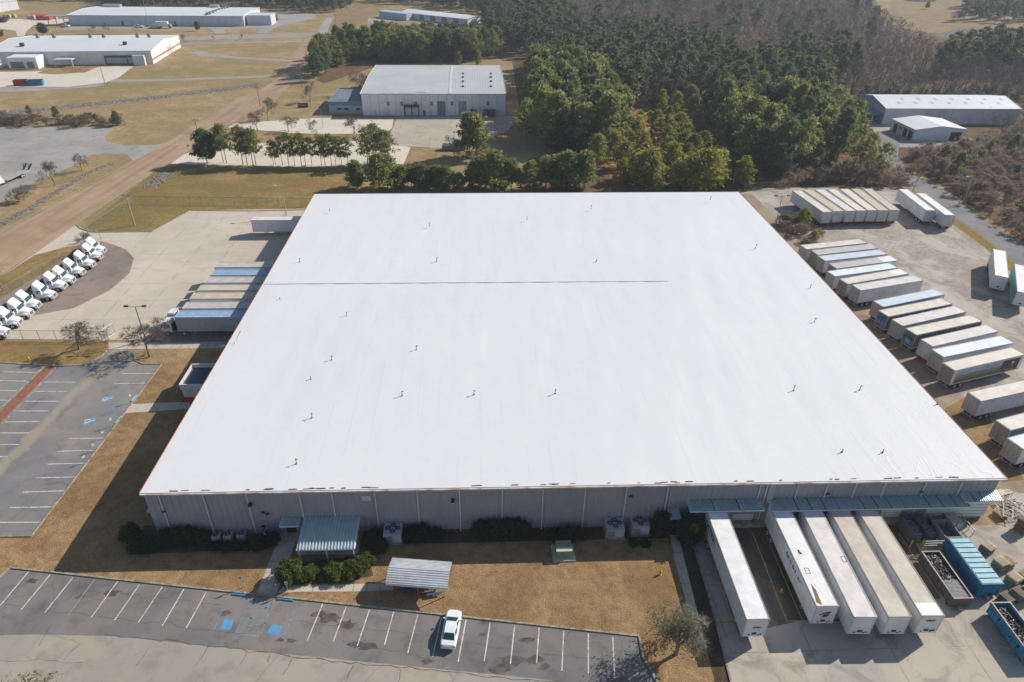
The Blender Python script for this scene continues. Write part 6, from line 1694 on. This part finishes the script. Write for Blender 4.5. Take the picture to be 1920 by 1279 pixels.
CNT = {}
rt = random.Random(21)
def tree(kind, base, label, top=None, H=None, group=None, wid=1.0, cat=None, name=None, P0=None):
    p = P0 if P0 is not None else G(*base)
    h = H if H else max(1.0, Zat(base[0], top, p))
    k = CNT.get(kind, 0); CNT[kind] = k+1
    tm, cm = KIND[kind][k % len(KIND[kind])]
    pine = kind not in ('bare','brush')
    o = thing(name or ('pine_tree' if pine else 'bare_tree'), label, cat or ('pine tree' if pine else 'bare tree'), (p.x, p.y, 0), rt.random()*6.28, group)
    s = h/10; w = s*wid*(1 if pine else 1); o.scale = (w, w, s)
    put('trunk', tm, o); put('crown', cm, o)
    return o
# row of pines on the left verge
RP = 'row of slender pines on the verge'
tree('round', (389,306), 'dark round pine at the left end of the verge row', 246, wid=.85)
for i, (x, y, ty) in enumerate([(425,306,234),(419,304,240),(456,309,236),(464,310,240),(475,311,243),(480,309,241)]):
    tree('tall', (x,y), 'slender pine in the first clump right of the dark round pine', ty, group=RP+', first clump', wid=1.0)
for i, (x, y, ty) in enumerate([(513,309,262),(517,310,266),(530,310,256),(542,312,250),(553,311,254),(566,312,250),(573,310,256),(585,310,257),(603,311,251),(610,312,255),(622,311,252),(630,311,258),(641,311,259),(653,311,258)]):
    tree('tall', (x,y), 'slender pine in the long clump before the pale concrete lot', ty, group=RP+', second clump', wid=.92)
for (x, y, ty) in ((728,305,246),(702,306,233),(690,312,240),(716,309,244)):
    tree('tall', (x,y), 'tall pine in front of the pale concrete lot, right end of the row', ty, group='tall pines at the right end of the row', wid=1.15)
tree('wide', (880,294), 'broad pine with bluish green crown beside the apron, left of a pair', 214, wid=1.1); tree('wide', (893,296), 'broad yellower pine beside the apron, right of a pair', 219, wid=1.15)
tree('tall', (987,278), 'pine with a bare stem at the right end of the neighbouring apron', 188, wid=1.0)
# belt just behind the big roof
BG = 'pines in the belt behind the big white roof'
for (x, ty) in [(664,308),(676,300),(690,288),(706,296),(722,292),(740,300),(756,308),(775,312),(800,318),(815,312),(832,309),(848,316),(862,326),(786,312),(796,308),(808,318),(822,314),(840,312),(856,320),
                (884,312),(898,300),(912,295),(926,291),(942,291),(958,297),(972,302),(988,309),(1004,305),(1020,300),(1036,298),(1050,292),(1066,289),(1084,291),(1100,286),(1116,288),(1132,290),(1148,287),(1164,290),(1182,284),
                (1200,281),(1218,284),(1236,288),(1254,296),(1272,300),(1290,282),(1306,276),(1322,280),(1338,283)]:
    y = rt.uniform(350,360)
    if rt.random() < (.92 if x < 1110 else .62): tree(rt.choice(['young','young','mid']) if x > 1110 else rt.choice(['mid','mid','wide']), (x+rt.uniform(-6,6), y), 'bushy pine in the belt right behind the big white roof', ty+rt.uniform(-6,8), group=BG, wid=rt.uniform(1.05,1.5))
tree('young', (1391,350), 'lone bushy pine near the back right corner of the roof', 296, wid=1.0)
# lone trees by the left edge of the woods
tree('dark', (596,152), 'lone dark pine at the roadside in front of the wood', 99, wid=1.0)
tree('young', (897,122), 'small bright pine behind the grey roof, left of a pair', 88, wid=.9, H=7); tree('young', (860,121), 'small bright pine behind the grey roof, right of a pair', 95, wid=.9, H=6)

# woods: the nearest pines are things, the deep far wood is one mass
def inpoly(x, y, poly):
    c = False; j = len(poly)-1
    for i in range(len(poly)):
        xi, yi = poly[i][:2]; xj, yj = poly[j][:2]
        if (yi > y) != (yj > y) and x < (xj-xi)*(y-yi)/(yj-yi)+xi: c = not c
        j = i
    return c
def scatter(pix, spacing, n, rng, jitter=.9):
    poly = [G(*p) for p in pix]; xs = [p.x for p in poly]; ys = [p.y for p in poly]; out = []; tries = 0
    cell = {}
    while len(out) < n and tries < n*30:
        tries += 1; x, y = rng.uniform(min(xs), max(xs)), rng.uniform(min(ys), max(ys))
        if not inpoly(x, y, poly): continue
        k = (int(x/spacing), int(y/spacing)); bad = False
        for i in (-1,0,1):
            for j in (-1,0,1):
                for q in cell.get((k[0]+i, k[1]+j), ()):
                    if (q[0]-x)**2+(q[1]-y)**2 < (spacing*jitter)**2: bad = True
        if bad: continue
        cell.setdefault(k, []).append((x, y)); out.append((x, y))
    return out
EVER = []   # far evergreens, merged below
def wood(pix, spacing, n, kinds, hr, label, group, seed, indiv):
    r = random.Random(seed); pts = sorted(scatter(pix, spacing, n, r), key=lambda q: q[1])
    for i, (x, y) in enumerate(pts):
        h = r.uniform(*hr)
        if i < indiv: tree(r.choice(kinds), (0,0), label, H=h, group=group, wid=r.uniform(.85,1.2), P0=Vector((x, y, 0)))
        else: EVER.append((x, y, h))
W1 = [(600,152),(620,128),(680,112),(700,117),(905,117),(925,104),(940,96),(800,92),(720,93),(640,104),(592,130)]
wood(W1, 5.5, 110, ['dark','tall','mid'], (12,16), 'tall dark pine in the stand behind the grey-roofed factory', 'pines behind the grey-roofed factory', 1, 70)
W2 = [(1002,232),(1012,255),(1040,284),(1100,292),(1150,290),(1168,262),(1150,225),(1110,170),(1080,130),(1050,118),(1012,124),(1004,150),(1000,190)]
wood(W2, 6.5, 120, ['mid','mid','dark'], (14,19), 'big green pine in the wood right of the grey-roofed factory', 'pines right of the grey-roofed factory', 2, 62)
W3 = [(1345,240),(1380,300),(1400,335),(1470,335),(1560,318),(1590,308),(1592,275),(1550,232),(1545,172),(1515,150),(1440,160),(1380,170),(1330,190)]
wood(W3, 6.5, 150, ['dark','mid','dark','tall'], (12,18), 'dark green pine in the wood between the clearing and the long shed', 'pines between the clearing and the sheds', 3, 58)
W4 = [(1120,205),(1110,262),(1110,330),(1190,348),(1250,345),(1350,345),(1365,300),(1340,262),(1352,215),(1300,192),(1230,196),(1226,222),(1190,240),(1160,222)]
wood(W4, 5.2, 74, ['young','young','young','mid'], (5,10), 'young yellow-green pine in the red clearing', 'young pines in the red clearing', 4, 74)
# far evergreen mass
r5 = random.Random(55)
for pix, sp, n, hr in [([(985,108),(1040,108),(1130,170),(1180,212),(1230,198),(1330,190),(1380,165),(1330,130),(1200,100),(1090,92),(1000,80),(930,78)], 8, 165, (13,18)),
                       ([(915,70),(960,84),(1090,80),(1060,20),(1000,0),(900,-8),(740,-8),(700,4),(790,10),(905,30)], 9, 420, (12,17)),
                       ([(205,24),(330,14),(500,12),(560,24),(640,24),(672,4),(676,-14),(200,-14)], 8, 420, (12,17)),
                       ([(20,0),(200,2),(200,-16),(30,-16)], 9, 60, (12,16)),
                       ([(1090,92),(1200,100),(1340,130),(1400,130),(1300,90),(1160,75)], 9, 120, (13,17)),
                       ([(1395,165),(1500,150),(1600,160),(1600,120),(1440,118)], 9, 46, (13,18)),
                       ([(1750,150),(1830,135),(1930,150),(2000,165),(2000,110),(1900,100),(1760,128)], 9, 80, (15,20)),
                       ([(1100,85),(1600,140),(1740,110),(1600,10),(1480,-8),(1120,-8)], 16, 90, (11,16)),
                       ([(1795,40),(1850,44),(2000,44),(2000,0),(1860,5),(1810,10)], 8, 110, (12,17))]:
    for (x, y) in scatter(pix, sp, n, r5): EVER.append((x, y, r5.uniform(*hr)))
BARE = []
for (x, y) in scatter(W3, 11, 34, r5)+scatter(W2, 13, 16, r5): BARE.append((x, y, r5.uniform(9,14)))
for (x, y) in scatter([(1590,198),(1960,200),(1960,184),(1590,180)], 4.5, 70, r5): EVER.append((x, y, r5.uniform(3.5,7)))
for pix, sp, n, hr in [([(1850,245),(1930,228),(1940,300),(1880,300)], 4, 40, (6,10)),
                       ([(985,108),(1040,108),(1330,130),(1330,190),(1180,212),(1130,170)], 6.5, 300, (11,15)),
                       ([(1060,85),(1200,100),(1340,130),(1600,145),(1740,110),(1660,50),(1600,15),(1480,-8),(1120,-8),(1040,20)], 6.5, 1500, (10,15)),
                       ([(1590,197),(1760,196),(1890,196),(1960,200),(2100,205),(2060,130),(1760,105),(1560,130)], 5.0, 900, (8,14)),
                       ([(1925,180),(2100,170),(2200,330),(1990,430),(1920,290)], 5.0, 260, (7,11)),
                       ([(960,60),(1060,85),(1040,20),(960,10)], 8, 60, (10,14)),
                       ([(0,6),(160,10),(210,8),(230,-10),(0,-14)], 8, 60, (8,11)),
                       ([(1000,215),(1060,270),(1150,285),(1160,240),(1060,150),(980,150)], 9, 46, (8,12))]:
    for (x, y) in scatter(pix, sp, n, r5): BARE.append((x, y, r5.uniform(*hr)))
def mass(name, pts, gen, mats, label, cat, nvar=5):
    protos = [gen(np.random.default_rng(100+i)) for i in range(nvar)]
    Vs = []; Ts = []; Ms = []; o = 0; rng = np.random.default_rng(77)
    for i, (x, y, h) in enumerate(pts):
        V, T, Mi = protos[i % nvar]; a = rng.random()*6.28; s = h/10; w = s*rng.uniform(.85,1.25)
        q = np.empty_like(V); q[:,0] = (V[:,0]*cos(a)-V[:,1]*sin(a))*w+x; q[:,1] = (V[:,0]*sin(a)+V[:,1]*cos(a))*w+y; q[:,2] = V[:,2]*s
        Vs.append(q); Ts.append(T+o); Ms.append(Mi); o += len(V)
    me = tri_mesh(name, np.concatenate(Vs), np.concatenate(Ts), mats, np.concatenate(Ms))
    tag(put(name, me), label, cat, kind='stuff')
def stem_tris(H, r):
    V = np.array([(r,0,0),(-r*.5,r*.87,0),(-r*.5,-r*.87,0),(0,0,H)], float); return V, np.array([(0,1,3),(1,2,3),(2,0,3)])
def gen_ever(rng):
    V, T = crown_pine(rng, 10, .22, 2.4, 38, 26, .46, 'lob'); sv, stt = stem_tris(9, .16)
    return np.concatenate([sv, V]), np.concatenate([stt, T+len(sv)]), np.concatenate([np.zeros(3), np.ones(len(T))])
def gen_bare(rng):
    Vs, Ts, o = [], [], 0
    def spike(p, q, r):
        nonlocal o
        d = q-p; d /= np.linalg.norm(d); s = np.cross(d, rng.normal(size=3)); s /= np.linalg.norm(s)+1e-9; u = np.cross(d, s)
        Vs.append(np.array([p+s*r, p-s*r*.5+u*r*.87, p-s*r*.5-u*r*.87, q])); Ts.append(np.array([(0,1,3),(1,2,3),(2,0,3)])+o); o += 4
    spike(np.array([0,0,-.1]), np.array([rng.normal()*.3, rng.normal()*.3, 8.5]), .16)
    for k in range(10):
        z = rng.uniform(2.5,6.5); a = rng.random()*6.28; L = rng.uniform(1.8,3.2); p = np.array([0,0,z]); q = p+np.array([cos(a)*L*.75, sin(a)*L*.75, L*.9]); spike(p, q, .06)
        for j in range(9):
            p2 = p+(q-p)*rng.uniform(.35,1); e = (q-p)/L+rng.normal(size=3)*.7; e /= np.linalg.norm(e); spike(p2, p2+e*rng.uniform(.8,1.8), .045)
    V = np.concatenate(Vs); T = np.concatenate(Ts); return V, T, np.zeros(len(T))
mass('evergreen_wood', EVER, gen_ever, [m_bark, leafmat('far_needles', (.10,.125,.065), (.225,.24,.12))], 'deep far wood of dark evergreens beyond the nearer pines', 'wood')
mass('bare_wood', BARE, gen_bare, [leafmat('wood_twigs', (.13,.112,.112), (.235,.205,.20))], 'wide grey leafless wood across the upper right', 'wood')

# single bare trees
for (x, y, ty, lab, w) in [(447/3+0, 655, 598, 'broad bare tree on the side lawn island', 1.5), (281, 669, 605, 'bare tree beside the twin-headed light pole', 1.3), (484,246,200,'thin bare tree at the road corner by the upper concrete band',.9), (503,226,180,'thin bare tree behind the one at the road corner',.9),
    (541,247,215,'spreading bare tree on the upper concrete band, leftmost',1.3), (585,249,220,'bare tree on the upper concrete band, middle one',1.1), (664,251,214,'bare tree on the upper concrete band, rightmost',1.2), (676,178,130,'broad bare tree behind the office wing',1.4), (851,302,250,'bare tree over the pale skip',.9),
    (104,348,300,'bare tree on the island beside the grey lot, left one',1.0), (154,320,285,'bare tree on the island beside the grey lot, right one',.9), (583,192,150,'small bare tree by the pale roadside pole',.8),
    (174,64,42,'small bare tree before the distant building, left one',.8), (202,63,41,'small bare tree before the distant building, right one',.8), (400,75,66,'tiny purple-grey tree by the cross road, left one',.9), (455,75,63,'tiny purple-grey tree by the cross road, right one',.9), (346,80,63,'small bare tree at the corner of the nearer long warehouse',.7),
    (1720,340,296,'bare tree at the junction of the service road',1.0), (1478,340,300,'bare tree at the edge of the wood by the yard corner',1.0)]:
    tree('bare', (x, y), lab, ty, wid=w)
tree('brush', (46,376), 'reddish round bare tree on the verge beside the grey lot', 344, wid=1.5)
# orange tree at the far left, dark round shrubs in the distance
tree('round', (82,66), 'dark round evergreen before the distant building, left one', 44, wid=1.0); tree('round', (371,58), 'dark round evergreen beside the distant building, right one', 41, wid=.75)
tree('round', (1738,17), 'lone dark tree in the hay field', 4, wid=.8)
KIND['rust'] = [(KIND['round'][0][0], KIND['round'][0][1].copy())]; KIND['rust'][0][1].materials[0] = m_orange
tree('rust', (0,74), 'orange-leaved tree cut off by the left edge', 50, wid=.9, cat='tree', name='autumn_tree')
# scrub along the grey lot and the right-hand road
SG = 'brushy scrub beside the grey lot'
rs = random.Random(31)
for k in range(26): tree('brush', (rs.uniform(-5,225), rs.uniform(226,237)), 'leafless brown bush in the thicket above the grey lot', H=rs.uniform(2.5,4.5), group=SG, wid=rs.uniform(1.2,1.9), cat='bush', name='bare_bush')
for (x, y, ty, lab) in ((57,215,198,'small green pine at the left of the thicket above the grey lot'), (107,222,200,'small green pine in the middle of the thicket above the grey lot'), (182,229,213,'small green pine near the right of the thicket above the grey lot'), (221,236,208,'thin green pine at the right end of the thicket above the grey lot')):
    tree('mid', (x,y), lab, ty, wid=1.0)
RGp = [(1700,300),(1730,325),(1790,362),(1850,400),(1925,450),(2000,500),(2080,480),(2000,380),(1935,310),(1900,270),(1840,262),(1780,285),(1720,285)]
for (x, y) in scatter(RGp, 3.6, 135, rs): tree('brush', (0,0), 'leafless brown bush in the scrub along the service road', H=rs.uniform(2.5,6), group='brown scrub along the service road', wid=rs.uniform(1.0,1.6), cat='bush', name='bare_bush', P0=Vector((x,y,0)))
for (x, y) in scatter([(1470,345),(1500,338),(1640,318),(1690,330),(1690,350),(1560,345)], 3.2, 34, rs): tree('brush', (0,0), 'leafless bush at the wood edge behind the parked trailers', H=rs.uniform(3,6), group='scrub behind the parked trailers', wid=1.2, cat='bush', name='bare_bush', P0=Vector((x,y,0)))
for (x, y) in scatter([(1700,285),(1760,300),(1830,300),(1850,262),(1900,262),(1900,300),(1780,350)], 9, 5, rs): tree('mid', (0,0), 'small pine standing in the brown scrub by the workshop', H=rs.uniform(5,8), group='small pines in the brown scrub', P0=Vector((x,y,0)))
for q, ty, lab in (((1648,338),270,'thin dark pine at the bend of the service road'), ((1618,330),250,'pine with reddish stem before the workshop lot'), ((1596,328),236,'leaning pine left of the workshop lot')): tree('tall', q, lab, ty, wid=1.0)
for q, ty, lab in (((1503,425),390,'young green pine among the bushes at the back right corner'), ((1523,452),432,'yellow-green bush beside the cream-roofed trailer')): tree('young', q, lab, ty, wid=1.1)
for (x, y) in scatter([(1455,420),(1490,415),(1525,445),(1530,470),(1500,455)], 1.6, 16, rs): tree('brush', (0,0), 'brown bush in the clump at the back right corner of the roof', H=rs.uniform(2,4), group='bushes at the back right corner', wid=1.4, cat='bush', name='bare_bush', P0=Vector((x,y,0)))
# big tree at the end of the front lot: half olive leaves, half pale bare twigs
t = thing('street_tree', 'olive-leaved tree with pale bare twigs at the end of the front lot', 'tree', G(1268, 1226), 0)
rng = np.random.default_rng(4); m = MB(); tips = []
for dx, dy in ((-.45,.05),(.05,.3),(.55,.1),(-.15,-.3),(.3,-.25),(-.35,.4)): branch(m, Vector((0,0,1.3)), Vector((dx,dy,1)).normalized(), 2.25, .11, 3, rng, tips, .55, 3)
m.tube((0,0,-.1), (0,0,1.6), .24, .17, 10, caps=False); m.build('trunk', m_barkg, t, smooth=True)
A = []; B = []
for q, d, L in tips:
    (B if q.x > 1.0 else A).append(q)
def tw(pts, n, l, w):
    V = []
    for q in pts:
        for k in range(n):
            e = Vector(rng.normal(size=3)); e.z += .5; e.normalize(); s = e.cross(Vector(rng.normal(size=3))).normalized()*w; b = q-e*l*.2; V += [b-s, b+s, b+e*l*rng.uniform(.6,1.4)]
    return np.array([tuple(v) for v in V])
V = tw(B, 22, 1.1, .016); put('bare_branch', tri_mesh('bare_branch', V, np.arange(len(V)).reshape(-1,3), [m_palet]), t)
C = np.concatenate([np.array(q)+rng.normal(size=(22,3))*.55 for q in A]); V, F = leaves(C, .13, rng, 3.0); put('crown', tri_mesh('crown', V, F, [m_olive]), t)
V = tw(A, 14, 1.0, .014); put('twig', tri_mesh('twig', V, np.arange(len(V)).reshape(-1,3), [m_palet]), t)
# bush cut off by the lower edge
def bush(px, label, r, h, mt, n=1600, size=.16, group=None, sq=1.0, cat='bush', ry=None, rz=0.0, boxy=False, P0=None):
    p = P0 if P0 is not None else G(*px); rng = np.random.default_rng(abs(hash((round(p.x,1), round(p.y,1)))) % 99999)
    t = thing('shrub', label, cat, (p.x, p.y, 0), rz, group); ry = ry or r
    d = rng.normal(size=(n,3)); d /= np.linalg.norm(d, axis=1)[:,None]; k = 60; lob = rng.normal(size=(k,3)); lob /= np.linalg.norm(lob, axis=1)[:,None]
    rad = .80+.17*np.max(np.clip(d@lob.T, .93, 1), axis=1)/1.0*1.0+rng.normal(size=n)*.05
    b = .82+.22*np.sin(d[:,0]*5+p.x)*np.sin(d[:,1]*6+p.y)+.06*rng.normal(size=n)
    if boxy: d = np.sign(d)*np.abs(d)**.45; d /= np.max(np.abs(d), axis=1)[:,None]**.8
    C = d*(rad*b)[:,None]*np.array([r, ry, h*.52]); C[:,2] += h*.5; C = C[C[:,2] > .05]
    V, F = leaves(C, size, rng, 1.6, .5); put('foliage', tri_mesh('foliage', V, F, [mt]), t)
    m = MB(); m.tube((0,0,-.05), (0,0,h*.6), .07, .04, 6)
    for a in range(5): m.tube((0,0,h*.15), (cos(a*1.26)*r*.6, sin(a*1.26)*ry*.6, h*.6), .04, .02, 5)
    m.build('stem', m_bark, t)
    return t
bush((545,1088), 'big rounded bright shrub beside the front walk', 1.75, 3.1, m_shrub, 5200, .17)
bush((580,1082), 'low bright shrub right of the big rounded one', 1.25, 1.5, m_shrub, 2600, .15)
bush((630,1078), 'clipped bright shrub under the entrance canopy edge, left of two', 1.5, 1.6, m_shrub, 3200, .15); bush((667,1073), 'clipped bright shrub under the entrance canopy edge, right of two', 1.6, 1.7, m_shrub, 3200, .15)
bush((684,1058), 'bright shrub at the right corner of the entrance canopy', 1.5, 1.6, m_shrub, 2800, .15)
for k, (x, y) in enumerate(((606,1088),(620,1091),(640,1089),(660,1086))): bush((x,y), 'small low plant in the bed before the entrance canopy', .5, .6, m_shrub, 500, .12, 'low plants before the entrance canopy', cat='plant')
for k, (x, y, r, h) in enumerate(((248,1010,1.8,2.2),(262,1030,1.7,2.0),(285,1030,1.6,1.8),(312,1020,1.5,2.2),(335,1018,1.5,2.4),(360,1016,1.6,2.3),(382,1018,1.3,2.0),(405,1028,1.0,.8),(425,1029,1.0,.8),(446,1028,1.0,.8),(468,1027,1.1,1.2),(487,1030,1.4,2.2),(512,1020,1.2,1.8))):
    bush((x,y), 'dark shaded shrub in the bed along the front wall, left of the walk', r*.82, h, m_shrubd, 2400, .18, 'dark shrubs left of the front walk')
for k, (x, y, r, h) in enumerate(((700,1016,1.4,1.6),(712,1030,1.2,1.4),(770,1008,1.3,1.5),(790,1009,1.5,1.9),(820,1006,1.0,1.0))): bush((x,y), 'dark shrub between the entrance canopy and the downspouts', r, h, m_shrubd, 2000, .18, 'dark shrubs right of the entrance canopy')
for k, (x, y, r, h) in enumerate(((905,1004,1.4,2.3),(925,1005,1.5,2.5),(948,1004,1.5,2.5),(970,1003,1.4,2.4),(983,1003,1.1,2.0))): bush((x,y), 'dark shrub in the clipped group at the middle of the front wall', r, h, m_shrubd, 2600, .18, 'dark shrubs at the middle of the front wall')
for k, (x, y, r, h) in enumerate(((1042,1008,1.2,1.2),(1066,1007,1.3,1.3),(1088,1006,1.1,1.2))): bush((x,y), 'low dark shrub behind the green transformer', r, h, m_shrubd, 1700, .17, 'dark shrubs behind the transformer')
bush((1238,1000), 'tall dark round bush left of the dock walk', 1.45, 3.6, m_shrubd, 3600, .2); bush((1290,1012), 'tall dark round bush right of the dock walk', 2.1, 3.8, m_shrubd, 4200, .2)
for k, (x, y) in enumerate(((1188,1020),(1210,1022))): bush((x,y), 'small dark shrub before the right four-fan condenser', .8, .7, m_shrubd, 1000, .16, 'small shrubs before the condensers')
t = thing('shrub', 'yellowish wispy tree top cut off by the bottom left corner', 'bush', G(40,1340), 0)
rng = np.random.default_rng(9); C = np.concatenate([np.array([rng.normal()*2.2, rng.normal()*1.2, rng.uniform(1.0,3.0)])+rng.normal(size=(40,3))*.45 for k in range(60)]); V, F = leaves(C, .13, rng, 3.5, .8); put('foliage', tri_mesh('foliage', V, F, [leafmat('yellow_leaves', (.15,.14,.05), (.33,.30,.14))]), t)
m = MB()
for a in range(7): m.tube((0,0,0), (cos(a*.9)*1.6, sin(a*.9)*.9, 2.4), .06, .02, 5)
m.build('stem', m_bark, t)
# weeds at the fence by the tractors
for k in range(6): bush((rs.uniform(140,168), rs.uniform(440,462)), 'thin dry weed by the yard gate', .7, 1.6, leafmat('dry_weed', (.2,.16,.08), (.3,.26,.14)) if k == 0 else bpy.data.materials['dry_weed'], 240, .12, 'dry weeds by the yard gate', cat='plant')
# ------------------------------------------------------------------ air
hz = MB(); hz.box((100, 620, 40), (2300, 1500, 84)); o = hz.data('haze', [])
n = bpy.data.materials.new('haze_air'); n.use_nodes = True; t = n.node_tree; t.nodes.remove(t.nodes['Principled BSDF'])
v = t.nodes.new('ShaderNodeVolumePrincipled'); v.inputs['Color'].default_value = (.80,.87,1.0,1); v.inputs['Density'].default_value = HAZE; v.inputs['Anisotropy'].default_value = .2
t.links.new(v.outputs[0], t.nodes['Material Output'].inputs['Volume'])
o.materials.append(n); tag(put('haze', o), 'thin bluish air lying over the whole site', 'haze', kind='stuff')
